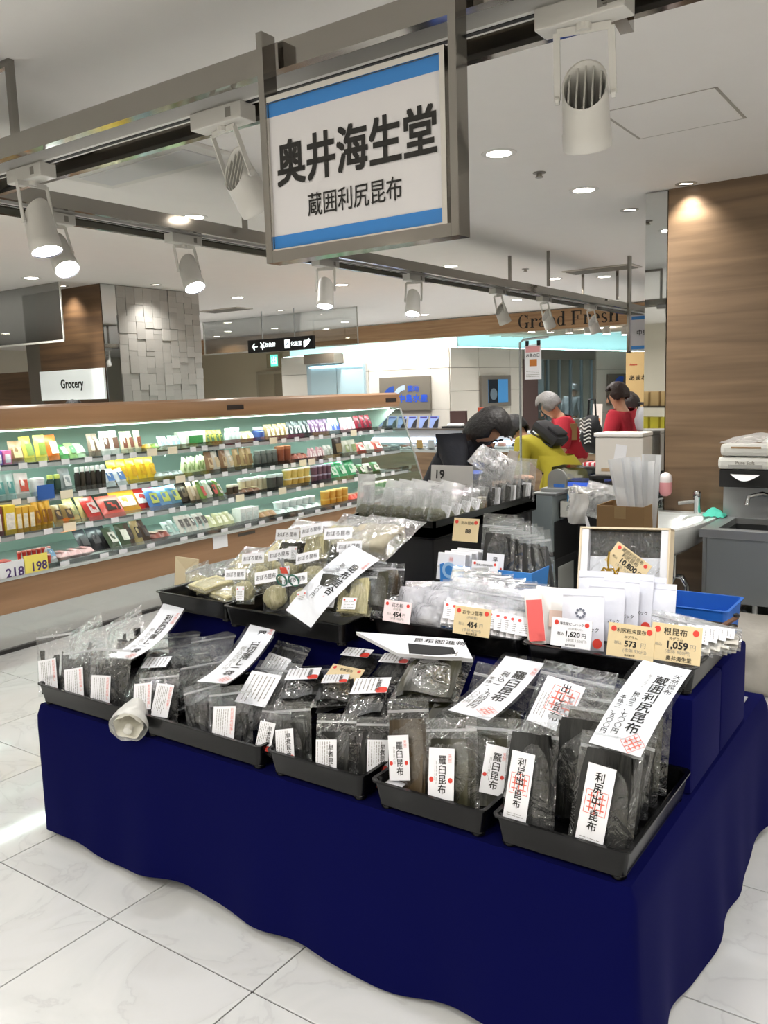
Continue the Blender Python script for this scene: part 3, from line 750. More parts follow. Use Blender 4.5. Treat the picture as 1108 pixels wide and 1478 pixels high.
# ------------------------------------------------------------------ the shop sign
SY = 1.575
sg = thing('shop_sign', 'white hanging shop sign with blue bands and large black characters in chrome frame', 'sign', T(0, SY, 0))
x0, x1, z0, z1 = at(377, 220, y=SY - .015).x, at(659, 150, y=SY - .015).x, 1.895, 2.41
W_ = .018
MB().box(x0, x0 + W_, -.015, .03, z0, z1).build('frame_post', M_CHROME, sg); MB().box(x1 - W_, x1, -.015, .03, z0, z1 + .12).build('frame_post', M_CHROME, sg)
MB().box(x0 + W_ + .0005, x1 - W_ - .0005, -.015, .03, z0, z0 + .026).build('frame_rail', M_CHROME, sg)
b0, b1, c0, c1 = at(389, 151, y=SY).x, at(638, 100, y=SY).x, at(402, 361, y=SY).z, at(389, 151, y=SY).z
f = MB()
for a in ((b0 - .012, b0, c0 - .012, c1 + .012), (b1, b1 + .012, c0 - .012, c1 + .012), (b0, b1, c0 - .012, c0), (b0, b1, c1, c1 + .012)): f.box(a[0], a[1], -.012, .028, a[2], a[3])
f.build('board_edge', mat('d6d3cc', .12, 1.0), sg)
MB().box(b0, b1, -.004, .02, c0, c1).build('board', mat('d4d2d3', .25), sg)
hb = (c1 - c0)
MB().box(b0 + .001, b1 - .001, -.0055, -.004, c1 - .093 * hb, c1 - .001).build('blue_band', M_BLUESIGN, sg)
MB().box(b0 + .001, b1 - .001, -.0055, -.004, c0 + .001, c0 + .093 * hb).build('blue_band', M_BLUESIGN, sg)
ta, tb = at(402, 222, y=SY).x, at(631, 190, y=SY).x
text('奥井海生堂', .08, M_INK, sg, T((ta + tb) / 2, -.006, at(518, 212, y=SY).z), bold=.022, fit_w=tb - ta, fit_h=.098)
ta, tb = at(446, 282, y=SY).x, at(582, 282, y=SY).x
text('蔵囲利尻昆布', .04, M_INK, sg, T((ta + tb) / 2, -.006, at(514, 284, y=SY).z), bold=.006, fit_w=tb - ta, fit_h=.05)
# black direction sign and exit sign
p = at(359, 497, z=2.28); DYs = p.y
q0, q1, za, zb = at(359, 487, y=DYs), at(453, 495, y=DYs), at(405, 488, y=DYs).z, at(405, 507, y=DYs).z
ds = thing('direction_sign', 'black hanging direction sign with white arrows and lettering', 'sign', T(q0.x, DYs, (za + zb) / 2))
dw, dh = q1.x - q0.x, (za - zb)
MB().bbox(0, dw, -.03, .03, -dh / 2, dh / 2, .004).build('sign_box', mat('17181a', .4), ds)
LW = emit('f2fbfb', 1.6)
text('← ¥', .1, LW, ds, T(.17 * dw, -.032, 0), bold=.012, fit_w=.2 * dw)
text('お会計', .1, LW, ds, T(.36 * dw, -.032, .01), bold=.012, fit_w=.17 * dw)
text('化粧室', .1, LW, ds, T(.76 * dw, -.032, 0), bold=.012, fit_w=.16 * dw)
text('↱', .1, LW, ds, T(.92 * dw, -.032, 0), bold=.03, fit_h=.6 * dh)
MB().box(.585 * dw, .665 * dw, -.033, -.03, -.32 * dh, .32 * dh).build('pictogram', LW, ds)
text('人', .08, mat('2c6f9e', .5), ds, T(.625 * dw, -.034, 0), bold=.02, fit_h=.4 * dh)
for fx in (.22, .72): MB().tube([(fx * dw, 0, dh / 2), (fx * dw, 0, CEIL - (za + zb) / 2)], .008, 8).build('hanger_rod', M_STEEL, ds)
ex = at(397, 521, y=DY - .1)
es = thing('exit_sign', 'small lit green exit sign with running figure on beige wall', 'sign', T(ex.x, DY - .1, ex.z))
MB().bbox(-.22, .14, -.04, .09, -.14, .16, .01).build('sign_box', mat('8f8468', .5), es)
MB().box(-.09, .11, -.05, -.04, -.11, .13).build('lit_face', emit('5fd6b8', 1.3), es)
text('出', .1, emit('ffffff', 1.2), es, T(.01, -.052, .01), bold=.02, fit_h=.16)
# ================================================================== CHILLED CASE ON THE LEFT
KX = -5.0                       # front plane of its base
CX = -5.33                      # front of the canopy
BX = -5.86                      # inside back
Y0c = 1.2
Y1c = at(574, 580, x=CX).y
def zc(px, py, X): return at(px, py, x=X).z
zw0, zw1 = .262, .475
case = thing('chilled_case', 'long open chilled display case with wood coloured canopy and lit shelves', 'display case', T(KX, Y0c, 0))
Mc = T(-KX, -Y0c, 0)
def cb(name, x0, x1, y0, y1, z0, z1, m, par=None, r=0.0):
    b = MB()
    (b.bbox(x0, x1, y0, y1, z0, z1, r) if r else b.box(x0, x1, y0, y1, z0, z1))
    return b.build(name, m, par or case, M=Mc if par is None else None)
cb('kick_plate', -5.9, KX - .05, Y0c, Y1c, 0.022, zw0, mat('d0d0ce', .10, .8, var=.05, vscale=3))
cb('plinth', -5.9, KX - .03, Y0c, Y1c, 0, .022, mat('2b2a29', .6))
cb('front_panel', KX - .06, KX, Y0c, Y1c + .03, zw0, zw1, M_WOODC)
cb('bumper', KX - .03, KX + .022, Y0c, Y1c + .035, zw1, zw1 + .02, mat('cfd2d0', .3, .6), r=.006)
cb('deck', BX, KX - .036, Y0c, Y1c, zw1 - .06, zw1 + .029, mat('dfe9e4', .4))
cb('back_panel', BX - .05, BX, Y0c, Y1c, zw1 - .06, 1.52, mat('c4dcd2', .5))
zk0, zk1 = zc(0, 622, CX), zc(0, 586, CX)
# canopy: rounded wood-coloured hood
prof = [(BX - .05, zk0 + .05), (CX - .02, zk0), (CX + .005, zk0 + .012), (CX + .015, (zk0 + zk1) / 2), (CX, zk1 - .02), (CX - .04, zk1), (BX - .05, zk1)]
MB().prism(prof, Y0c, Y1c + .02, 'Y').build('canopy', M_WOODC, case, True, Mc)
for px in (338, 563):
    y = at(px, 592, x=CX).y
    cb('maker_plate', CX + .014, CX + .018, y - .1, y + .1, (zk0 + zk1) / 2 - .018, (zk0 + zk1) / 2 + .022, mat('2c2420', .4))
tube = cb('light_tube', CX - .14, CX - .08, Y0c + .05, Y1c - .05, zk0 - .012, zk0 + .012, emit('d9fff2', 3.2))
nl = 6
for k in range(nl):
    l = bpy.data.lights.new('case_light', 'AREA'); l.shape = 'RECTANGLE'; l.size = .06; l.size_y = (Y1c - Y0c) / nl * .95; l.energy = CASE_W * .55; l.color = (.84, 1.0, .93)
    lo = bpy.data.objects.new('case_light', l); col.objects.link(lo); lo.parent = case
    lo.matrix_basis = Mc @ T(CX - .08, Y0c + (k + .5) * (Y1c - Y0c) / nl, zk0 - .02) @ RY(math.radians(-8))
SHELF = {}
def shelf(i, X, py0, lip_h):
    z = zc(0, py0, X)
    s = cb('shelf', BX, X, Y0c, Y1c - .02, z - .022, z, mat('cfdcd8', .35, .2))
    MB().box(X - .004, X + .004, Y0c, Y1c - .02, z - .03, z + .012).build('ticket_rail', mat('bfc6c6', .25, .3), s)
    MB().box(X + .004, X + .007, Y0c, Y1c - .02, z + .0, z + lip_h).build('clear_lip', M_ACRYL, s)
    r = random.Random(40 + i); y = Y0c + 1.6
    tg = MB().box(X + .008, X + .011, -.032, .032, -.025, .014).mesh('price_tag'); tg.materials.append(M_PAPER)
    tg2 = MB().box(X + .008, X + .0115, -.05, .05, -.028, .03).mesh('price_tag'); tg2.materials.append(mat('efe3c8', .6))
    while y < Y1c - .2:
        obj('price_tag', tg2 if r.random() < .12 else tg, None, s, T(0, y, z)); y += r.uniform(.1, .24)
    for yy in (Y0c + .8 + .9 * k for k in range(8)):
        if yy < Y1c: MB().box(BX, X - .1, yy - .008, yy + .008, z - .05, z - .022).build('bracket', mat('b7c2be', .4, .3), s)
    SHELF[i] = (X, z)
    MB().box(X - .07, X - .04, Y0c + .05, Y1c - .06, z - .034, z - .024).build('light_strip', emit('d9fff2', 1.3), s)
    for k in range(5):
        l = bpy.data.lights.new('shelf_light', 'AREA'); l.shape = 'RECTANGLE'; l.size = .03; l.size_y = (Y1c - Y0c) / 5 * .95; l.energy = CASE_W * .2; l.color = (.84, 1.0, .93)
        lo = bpy.data.objects.new('shelf_light', l); col.objects.link(lo); lo.parent = case
        lo.matrix_basis = Mc @ T(X - .05, Y0c + (k + .5) * (Y1c - Y0c) / 5, z - .04) @ RY(math.radians(20))
shelf(1, -5.40, 674, .045)
shelf(2, -5.31, 726, .045)
shelf(3, -5.20, 777, .045)
X4 = KX - .02; SHELF[4] = (X4 - .015, zw1 + .03)
MB().box(X4 + .006, X4 + .012, Y0c, Y1c, zw1 + .015, zw1 + .075).build('deck_lip', M_ACRYL, case, M=Mc)
tr_ = MB().box(X4 - .01, X4 + .004, Y0c, Y1c, zw1 - .01, zw1 + .05).build('deck_ticket_rail', mat('b9c2c2', .25, .4), case, M=Mc)
r = random.Random(9); y = Y0c + 1.5
tg = MB().box(0, .003, -.036, .036, 0, .036).mesh('price_tag'); tg.materials.append(M_PAPER)
while y < Y1c - .2:
    obj('price_tag', tg, None, case, Mc @ T(X4 + .014, y, zw1 + .012)); y += r.uniform(.16, .34)
# glass end panel with chrome edge
gp = [(BX, zw1), (KX - .01, zw1 + .02), (KX - .012, zw1 + .06), (CX + .02, zk0 - .01), (BX, zk0)]
MB().prism(gp, Y1c + .004, Y1c + .012, 'Y').build('end_glass', glass('end_glass', (.86, .93, .9), .1), case, M=Mc)
MB().tube([(KX - .01, Y1c + .01, zw1 + .01), (KX - .012, Y1c + .01, zw1 + .06), (CX + .02, Y1c + .01, zk0 - .01)], .012, 8).build('end_rail', mat('b9bdbb', .2, .9), case, True, Mc)
# end bracket inside
MB().prism([(BX, zk0 - .02), (CX - .02, zk0 - .02), (CX - .25, zk0 - .2), (BX + .1, zk0 - .45), (BX, zk0 - .6)], Y1c - .03, Y1c - .015, 'Y').build('end_cheek', mat('cfe0d8', .4), case, M=Mc)
# note sheets stuck on the base
a = at(318, 782, x=KX + .003)
for yy, w_, h_ in ((a.y, .16, .1),): cb('notice_sheet', KX + .001, KX + .004, yy - w_ / 2, yy + w_ / 2, a.z - h_ / 2, a.z + h_ / 2, M_PAPER)
a = at(356, 770, x=KX + .003); cb('vent_slot', KX + .001, KX + .004, a.y - .1, a.y + .1, a.z - .012, a.z + .012, mat('4b443b', .5))
# big hand-written deck tickets at the near end
for px, py, w_, h_, m_, tx in ((14, 823, .2, .11, M_PAPER, '218'), (51, 813, .17, .12, mat('f0df6a', .5), '198')):
    a = at(px, py, x=X4 + .02)
    q = MB().box(0, .003, -w_ / 2, w_ / 2, -h_ / 2, h_ / 2).build('deck_ticket', m_, case, M=Mc @ T(a.x + .006, a.y, a.z))
    text(tx, .05, mat('4a2f6a', .5), q, T(.004, w_ * .15, -h_ * .15) @ RZ(PI / 2), bold=.02, fit_w=w_ * .6)
for px, py, w_, h_, m_ in ((97, 757, .12, .1, mat('d9772a', .5)), (66, 710, .13, .1, mat('2f5da8', .5))):
    a = at(px, py, x=-5.27 if py > 730 else -5.28)
    cb('shelf_flag', a.x, a.x + .003, a.y - w_ / 2, a.y + w_ / 2, a.z - h_ / 2, a.z + h_ / 2, m_)

# ------------------------------------------------------------------ goods in the case
def pillow(w, h, d, nu=6, nv=7, seed=0, top=.06, crumple=.06):
    m = MB(); rr = random.Random(seed); off = Vector((rr.uniform(0, 50), rr.uniform(0, 50), rr.uniform(0, 50)))
    for s in (-1, 1):
        def fn(u, v):
            e = (1 - abs(2 * u - 1) ** 2.6); g = min(1, v / .22) ** .6 * min(1, max(0, (1 - v - top) / .3)) ** .6
            x = (u - .5) * w * (1 - .08 * e * g); z = v * h
            n = noise.noise(Vector((x * 14, z * 14, s * 3)) + off)
            if crumple > .4: n += 1.2 * noise.noise(Vector((x * 40, z * 40, s * 3)) + off)
            y = s * (d / 2 * e * g * (1 + .5 * n) + .0006) + crumple * .25 * w * noise.noise(Vector((x * 9, z * 9, 0)) + off) * (.3 + v)
            return (x, y, z)
        m.grid(fn, nu, nv)
    return m
PACKS = {}
def pack_mesh(kind, w, h, d, seed):
    k = (kind, round(w, 2), round(h, 2), round(d, 2), seed % 3)
    if k in PACKS: return PACKS[k]
    m = MB(); lab = None
    if kind == 'pouch':
        m = pillow(w, h, d, 6, 7, seed); lab = [(-w * .3, -d * .56, h * .25), (w * .3, -d * .56, h * .25), (w * .3, -d * .5, h * .7), (-w * .3, -d * .5, h * .7)]
    elif kind == 'box':
        m.bbox(-w / 2, w / 2, -d / 2, d / 2, 0, h, .004); lab = [(-w * .36, -d / 2 - .001, h * .2), (w * .36, -d / 2 - .001, h * .2), (w * .36, -d / 2 - .001, h * .75), (-w * .36, -d / 2 - .001, h * .75)]
    elif kind in ('tub', 'jar', 'cup'):
        r = w / 2
        pr = {'tub': [(r * .85, 0), (r * .92, h * .05), (r, h * .8), (r, h * .82)], 'jar': [(r * .9, 0), (r, h * .06), (r, h * .68), (r * .75, h * .78), (r * .75, h * .8)], 'cup': [(r * .72, 0), (r * .95, h * .85), (r, h * .86)]}[kind]
        m.lathe(pr, 14); a = h * .82 if kind == 'tub' else (h * .8 if kind == 'jar' else h * .86)
        cap = MB().lathe([(r * (1.04 if kind != 'jar' else .82), a), (r * (1.04 if kind != 'jar' else .82), h * .97), (r * .7, h)], 14)
        me = m.mesh('pack', True); cm = cap.mesh('lid', True); PACKS[k] = (me, cm); return PACKS[k]
    elif kind == 'flat':
        m = pillow(w, d, h, 6, 6, seed, .02); m.v = [(x, z - d / 2, y + h / 2) for x, y, z in m.v]; lab = [(-w * .3, -d * .3, h * 1.02), (w * .3, -d * .3, h * 1.02), (w * .3, d * .3, h * 1.02), (-w * .3, d * .3, h * 1.02)]
    me = m.mesh('pack', True); lm = None
    if lab: lm = MB().add(lab, [(0, 1, 2, 3)]).mesh('front_label')
    PACKS[k] = (me, lm); return PACKS[k]
def matcopy(me, m):
    c = me.copy(); c.materials.clear(); c.materials.append(m); return c
_mc = {}
def coloured(me, m):
    k = (me.name, m.name)
    if k not in _mc: _mc[k] = matcopy(me, m)
    return _mc[k]
WHERE = {1: 'on the top shelf of the chilled case', 2: 'on the second shelf of the chilled case', 3: 'on the third shelf of the chilled case', 4: 'on the bottom deck of the chilled case'}
PN = {'pouch': 'food_pouch', 'box': 'food_box', 'tub': 'food_tub', 'jar': 'food_jar', 'cup': 'food_cup', 'flat': 'flat_food_pack'}
PC = {'pouch': 'pouch', 'box': 'box', 'tub': 'tub', 'jar': 'jar', 'cup': 'cup', 'flat': 'food pack'}
def goods(si, px0, px1, kind, n, h, c1, c2, desc, lean=12, dd=None, back=0.0, zoff=0.0, wide=1.0, fan=0, film_=False):
    X, z = SHELF[si]; X -= .02 + back
    y0 = at(px0, 700, x=X).y if px0 > 0 else at(0, 700, x=X).y + px0 * .009
    y1 = at(px1, 700, x=X).y
    if y1 - y0 < .04: y1 = y0 + .05
    w = min((y1 - y0) / n, .26); rr = random.Random(px0 * 7 + si)
    h = min(.2, h * (1.38 if kind in ('pouch', 'box') else 1.18))
    cs = c1 if isinstance(c1, list) else [c1]; ls = c2 if isinstance(c2, list) else [c2]
    dpt = dd or {'pouch': .055, 'box': .1, 'tub': w, 'jar': w, 'cup': w, 'flat': .16}[kind]
    lab = desc + ' ' + WHERE[si]
    for i in range(n):
        yc = y0 + (i + .5) * (y1 - y0) / n
        hh = h * rr.uniform(.94, 1.05)
        ww = w * .96 * wide
        if kind in ('tub', 'jar', 'cup'): ww = min(ww, .12)
        me, lm = pack_mesh(kind, round(ww, 2), h, dpt, rr.randrange(3))
        c = cs[i % len(cs)]; l = ls[i % len(ls)]
        xc = X - (ww / 2 if kind in ('tub', 'jar', 'cup') else dpt / 2) - .01
        if kind == 'pouch': xc -= .01 + (h * math.sin(math.radians(lean)) * 0)
        M = T(xc, yc, z + zoff + .001) @ RZ(PI / 2 + rr.uniform(-.12, .12))
        if kind == 'pouch': M = M @ RX(-math.radians(lean + rr.uniform(-3, 3))) @ RY(math.radians(fan + rr.uniform(-3, 3)))
        gl = .35 if kind in ('pouch', 'flat') else .4
        o = obj(PN[kind], coloured(me, mat(c, gl, bump=.25, bscale=30, var=.12, vscale=25)), None, None, M)
        tag(o, lab, PC[kind], (desc + ' ' + WHERE[si]) if n > 1 else None)
        if lm is not None:
            if kind in ('tub', 'jar', 'cup'): obj('lid', coloured(lm, mat(l, .4)), None, o)
            elif l: obj('front_label', coloured(lm, mat(l, .45, var=.35, vscale=45)), None, o)
V = ['6b4aa0', 'c76a92', '4d7fc0', '52a06a', 'd9d9de']
goods(1, -40, 22, 'box', 7, .075, V, 'e8e4ea', 'small purple pink and blue food boxes')
goods(1, 24, 45, 'pouch', 1, .12, '8a6a4a', 'c9b48a', 'brown snack pouch')
goods(1, 45, 78, 'pouch', 2, .14, 'd9c95a', '7a8a3a', 'yellow and green snack pouch')
goods(1, 79, 97, 'pouch', 1, .14, 'd4702c', 'e8d9c0', 'orange snack pouch')
goods(1, 98, 135, 'pouch', 3, .10, ['4f9a55', '9ac07a', 'b9cfae'], ['e8efe0', '2f6a3a'], 'green vegetable pouch', 35)
goods(1, 138, 156, 'pouch', 2, .13, '8b7566', 'c9b9a6', 'greyish brown food pouch')
goods(1, 156, 183, 'pouch', 2, .14, 'e0ddd8', '5b3a2c', 'white pouch with brown picture')
goods(1, 184, 214, 'pouch', 3, .13, 'cfc2a6', '6d3b2a', 'tan pouch with dark red brown label')
goods(1, 216, 238, 'flat', 2, .05, ['c8a24a', '8aa65a'], 'e8e2c4', 'yellow and green flat food pack')
goods(1, 240, 270, 'pouch', 4, .09, 'cfd8d8', '7f9aa6', 'pale clear food pouch', 25)
goods(1, 272, 303, 'box', 1, .10, 'e4e8dc', '3f8a4a', 'white box with green tops', dd=.14)
goods(1, 305, 331, 'pouch', 4, .10, 'a8a04a', '3f5a3a', 'gold and green pouch')
goods(1, 333, 353, 'jar', 3, .12, 'cfdcd8', 'dfe8e4', 'clear capped bottle')
goods(1, 356, 376, 'pouch', 2, .08, 'c4b58a', 'e2d9c0', 'low tan pouch', 25)
goods(1, 377, 390, 'jar', 1, .11, '4b62a8', 'e8e8ea', 'blue jar with white lid')
goods(1, 392, 424, 'pouch', 5, .11, 'a38a60', 'd9cdae', 'tan netted pouch')
goods(1, 425, 455, 'pouch', 5, .12, ['3a3f44', '5a5f60'], 'b9b9b6', 'dark grey pouch')
goods(1, 456, 482, 'pouch', 5, .12, '7a5a7c', 'cbb8cc', 'purple pouch')
goods(1, 484, 498, 'pouch', 2, .12, 'd8dae6', '3f55b0', 'white pouch with blue label')
goods(1, 500, 520, 'pouch', 3, .12, 'd9a9b4', 'f0e6e8', 'pink and white pouch')
goods(1, 522, 545, 'pouch', 3, .13, '8a2436', '3a1a22', 'dark red pouch')
# second shelf
goods(2, -40, 27, 'pouch', 7, .13, 'bcd0cc', '5a9a96', 'pale teal standing pouch', 8)
goods(2, 28, 49, 'pouch', 1, .13, 'e8e2dc', 'c4523c', 'white pouch with red lettering')
goods(2, 51, 70, 'tub', 1, .11, 'e4e4e2', 'f0f0ee', 'round white tub')
goods(2, 72, 92, 'jar', 2, .12, '2f4a3f', 'c4cf6a', 'dark green jar with yellow green lid')
goods(2, 93, 112, 'pouch', 1, .13, '9aa4a6', 'd4d8d8', 'grey pouch')
goods(2, 112, 157, 'jar', 6, .15, ['25211d', '3a3428'], 'e6e8e6', 'black sauce jar with white cap')
goods(2, 158, 192, 'pouch', 2, .11, 'dfe6ea', '4f79b4', 'white pouch with blue pattern', 30)
goods(2, 166, 233, 'pouch', 5, .18, 'e3c02c', 'd9a91c', 'bright yellow noodle pouch', 14, back=.06)
goods(2, 234, 270, 'flat', 5, .05, 'b4c0c0', '8d9a9c', 'grey clear flat pack')
goods(2, 266, 305, 'pouch', 6, .13, 'c8d4a4', '7f9a5a', 'pale green leafy pouch', 20, fan=25, back=.05)
goods(2, 306, 345, 'pouch', 4, .14, ['8a6a4c', 'd8d4c8'], 'c4b08c', 'brown and white pouch')
goods(2, 300, 330, 'jar', 5, .09, '2a2724', '3a3a3a', 'small dark jar behind', back=.2, zoff=.09)
goods(2, 346, 372, 'pouch', 3, .14, 'bfa878', '8a6f4a', 'tan pouch')
goods(2, 374, 406, 'jar', 4, .13, '5a605a', '7a807a', 'grey glass jar')
goods(2, 407, 426, 'tub', 2, .15, '8a4a30', 'b0714c', 'red brown tub')
goods(2, 428, 449, 'flat', 3, .07, '9a4a34', '6d3426', 'red brown flat pack')
goods(2, 451, 473, 'pouch', 6, .1, 'c4949a', 'e2d3d3', 'pinkish fanned pouch', 20, fan=20)
goods(2, 475, 487, 'pouch', 2, .1, 'd9dcd6', 'a9b0a6', 'small white pouch')
goods(2, 488, 501, 'pouch', 1, .17, '37302a', '8a7a5a', 'tall dark pouch', 4)
goods(2, 502, 522, 'pouch', 2, .12, 'cfd3c4', '8a9a6a', 'white and green pouch')
goods(2, 524, 560, 'pouch', 3, .1, ['c9584c', 'd8dcd4'], 'e8e4dc', 'red and white pouch', 30)
# third shelf
goods(3, -40, 20, 'box', 5, .15, ['e2c23a', '7a3a34'], 'ece6da', 'maroon and yellow food box')
goods(3, 21, 49, 'box', 3, .13, 'd8a93c', 'e8e0c8', 'yellow food box')
goods(3, 50, 78, 'pouch', 3, .14, 'd3a22e', '8a5a24', 'yellow sachet', 8)
goods(3, 80, 112, 'pouch', 2, .12, 'a9905c', '4a3a28', 'brown noodle pouch', 30)
goods(3, 106, 135, 'pouch', 2, .17, 'c4b27a', '8a8a5c', 'gold pouch', 30, back=.05)
goods(3, 131, 153, 'pouch', 1, .17, 'c43a34', 'e8d9d4', 'red pouch tipped back', 35)
goods(3, 153, 186, 'pouch', 1, .17, 'd4564a', '3a3430', 'red and white pouch with dark picture', 38)
goods(3, 170, 212, 'pouch', 1, .2, 'd9a03a', 'e6dcc4', 'orange yellow pouch', 32, back=.07)
goods(3, 195, 235, 'pouch', 1, .2, 'c93a36', 'e4e0dc', 'bright red pouch with white label', 32, back=.1)
goods(3, 222, 270, 'pouch', 3, .16, ['4a78b4', '6a9ac4', '5a8aa4'], 'c4d46a', 'blue and green pouch', 32)
goods(3, 252, 280, 'pouch', 2, .18, '3c332c', '6a5c4a', 'dark brown pouch', 20, back=.1)
goods(3, 280, 297, 'pouch', 2, .16, 'b09a80', 'd8c9b4', 'beige pouch', 20, back=.06)
goods(3, 297, 330, 'pouch', 4, .14, ['7a9a4a', 'c4ccb8', '3a4a34'], ['c4463a', 'e0e0d4'], 'green white and red pouch', 28)
goods(3, 332, 348, 'tub', 2, .1, '4a3c2c', 'e0dcc8', 'brown tub with pale lid')
goods(3, 349, 392, 'tub', 5, .12, 'd9cfae', 'eef0ea', 'cream tub with white lid', back=.1)
goods(3, 340, 380, 'flat', 4, .05, '7a4a2c', 'd8c9a0', 'brown flat tray')
goods(3, 393, 414, 'tub', 2, .13, '4a4a44', 'c4d0cc', 'dark tub with clear lid')
goods(3, 416, 452, 'cup', 4, .08, 'd8b45a', 'e8e2c4', 'yellow cup'); goods(3, 416, 452, 'cup', 4, .08, 'd8c06a', 'f0ead0', 'yellow cup stacked on another', zoff=.085)
goods(3, 455, 482, 'tub', 4, .08, '6a4a5a', 'a8a0b4', 'purple tub'); goods(3, 455, 482, 'tub', 4, .08, '6a4a5a', 'b0a8bc', 'purple tub stacked on another', zoff=.085)
goods(3, 484, 522, 'pouch', 3, .15, '4fae78', 'c9e4d0', 'bright green pouch', 25)
goods(3, 515, 555, 'pouch', 4, .1, ['cfd6c4', '3f7a3a'], ['2a2a26', 'e0e4d8'], 'white and dark green pouch', 30)
# bottom deck
goods(4, -40, 18, 'flat', 4, .06, 'b8302c', 'd85a4c', 'red flat pack')
goods(4, 18, 68, 'cup', 7, .06, 'c4463c', 'd8a090', 'small red cup'); goods(4, 18, 68, 'cup', 7, .06, 'b8342e', 'cf8478', 'small red cup in the rear row', back=.1, zoff=.035)
goods(4, 69, 82, 'pouch', 1, .1, 'd4dee4', '6a94b4', 'white and blue pouch', 40)
goods(4, 82, 132, 'flat', 3, .05, 'd8b4b4', 'c48a8a', 'pink flat pack')
goods(4, 118, 166, 'pouch', 3, .16, '26262a', '4a4a4c', 'black pouch', 35, back=.08)
goods(4, 160, 192, 'pouch', 2, .17, '4a5a44', 'd4d8cc', 'dark green pouch', 35)
goods(4, 186, 220, 'pouch', 3, .17, ['4a3c30', 'a89a6c'], '2a2420', 'dark tan striped pouch', 30)
goods(4, 220, 245, 'flat', 2, .06, '8a4a40', 'c4a898', 'reddish flat pack')
goods(4, 244, 300, 'pouch', 6, .12, 'c8dcd8', '8ab0a8', 'pale teal clear pouch', 40)
goods(4, 262, 306, 'pouch', 5, .12, 'd8d8d0', '4a4844', 'white pouch with dark strands', 40, back=-.0, zoff=.02)
goods(4, 308, 343, 'pouch', 4, .11, 'cfd4a8', 'e4e8d0', 'pale yellow green pouch', 40)
goods(4, 345, 373, 'box', 3, .1, 'e4eae6', 'cfdcd8', 'white tofu box', 8)
goods(4, 375, 400, 'flat', 3, .06, 'a8845c', 'd0c0a0', 'tan flat pack')
goods(4, 401, 458, 'cup', 6, .1, 'dfe8e6', 'eaf2f0', 'white cup', back=.1)
goods(4, 404, 466, 'flat', 5, .05, 'cfdcda', 'a8bcb8', 'clear flat pack')
goods(4, 470, 506, 'tub', 4, .07, 'd89a34', 'e0b860', 'orange tub'); goods(4, 470, 506, 'tub', 4, .07, 'd8a03c', 'e4c070', 'orange tub stacked on another', zoff=.075)
goods(4, 508, 530, 'flat', 4, .06, 'cf4a34', 'e08a60', 'bright red flat pack')
goods(4, 530, 572, 'tub', 6, .07, '7aa884', 'e4ead8', 'green and white tub'); goods(4, 534, 572, 'tub', 5, .07, '8ab48c', 'e8ecd8', 'green and white tub stacked on another', zoff=.075)
# ================================================================== THE STALL
TX0, TX1, TY0, TY1, TZ = -2.765, -.560, 1.682, 3.08, .50
# draped blue cloth over the low platform
def drape(x0, x1, y0, y1, ztop, zhem, amp, seed, rad=.02, step=.025, nz=12, flare=.02):
    per = []
    def corner(cx, cy, a0):
        for i in range(5):
            a = a0 + PI / 2 * i / 4; per.append((cx + rad * math.cos(a), cy + rad * math.sin(a), math.cos(a), math.sin(a)))
    def side(p, q, nx, ny):
        L = math.hypot(q[0] - p[0], q[1] - p[1]); n = int(L / step)
        for i in range(1, n): t = i / n; per.append((p[0] + (q[0] - p[0]) * t, p[1] + (q[1] - p[1]) * t, nx, ny))
    corner(x0 + rad, y0 + rad, PI); side((x0 + rad, y0), (x1 - rad, y0), 0, -1); corner(x1 - rad, y0 + rad, -PI / 2)
    side((x1, y0 + rad), (x1, y1 - rad), 1, 0); corner(x1 - rad, y1 - rad, 0); side((x1 - rad, y1), (x0 + rad, y1), 0, 1); corner(x0 + rad, y1 - rad, PI / 2)
    side((x0, y1 - rad), (x0, y0 + rad), -1, 0)
    n = len(per); m = MB(); vs = []; rr = random.Random(seed); ph = [rr.uniform(0, 6) for _ in range(4)]
    s = 0; S = []
    for i in range(n):
        if i: s += math.hypot(per[i][0] - per[i - 1][0], per[i][1] - per[i - 1][1])
        S.append(s)
    tot = s + .02
    for j in range(nz + 1):
        t = j / nz
        for i, (x, y, nx, ny) in enumerate(per):
            k = 2 * PI * S[i] / tot
            wv = math.sin(9 * k + ph[0]) + .6 * math.sin(17 * k + ph[1]) + .35 * math.sin(29 * k + ph[2])
            o = (t ** 1.4) * (amp * wv + flare) + (.004 if t > 0 else 0) * min(1, t * 6)
            hem = zhem + .012 * math.sin(13 * k + ph[3]) + .01 * math.sin(5 * k + ph[1])
            z = ztop - (ztop - hem) * t
            rnd = .012 * max(0, 1 - t * nz / .8)
            vs.append((x + nx * (o - rnd), y + ny * (o - rnd), z - (0 if j else 0)))
    fs = []
    for j in range(nz):
        for i in range(n): a, b = j * n + i, j * n + (i + 1) % n; fs.append((a, b, b + n, a + n))
    fs.append(tuple(range(n)))
    return m.add(vs, fs)
tb_ = thing('stall_platform', 'low wooden platform hidden under the royal blue cloth', 'platform', T((TX0 + TX1) / 2, (TY0 + TY1) / 2, 0))
hx, hy = (TX1 - TX0) / 2 - .03, (TY1 - TY0) / 2 - .03
MB().box(-hx, hx, -hy, hy, .44, TZ - .006).build('platform_top', mat('8a7a62', .6), tb_)
for sx in (-1, 1):
    for sy in (-1, 1): MB().box(sx * (hx - .05) - .03, sx * (hx - .05) + .03, sy * (hy - .05) - .03, sy * (hy - .05) + .03, 0, .44).build('leg', mat('6a5c48', .6), tb_)
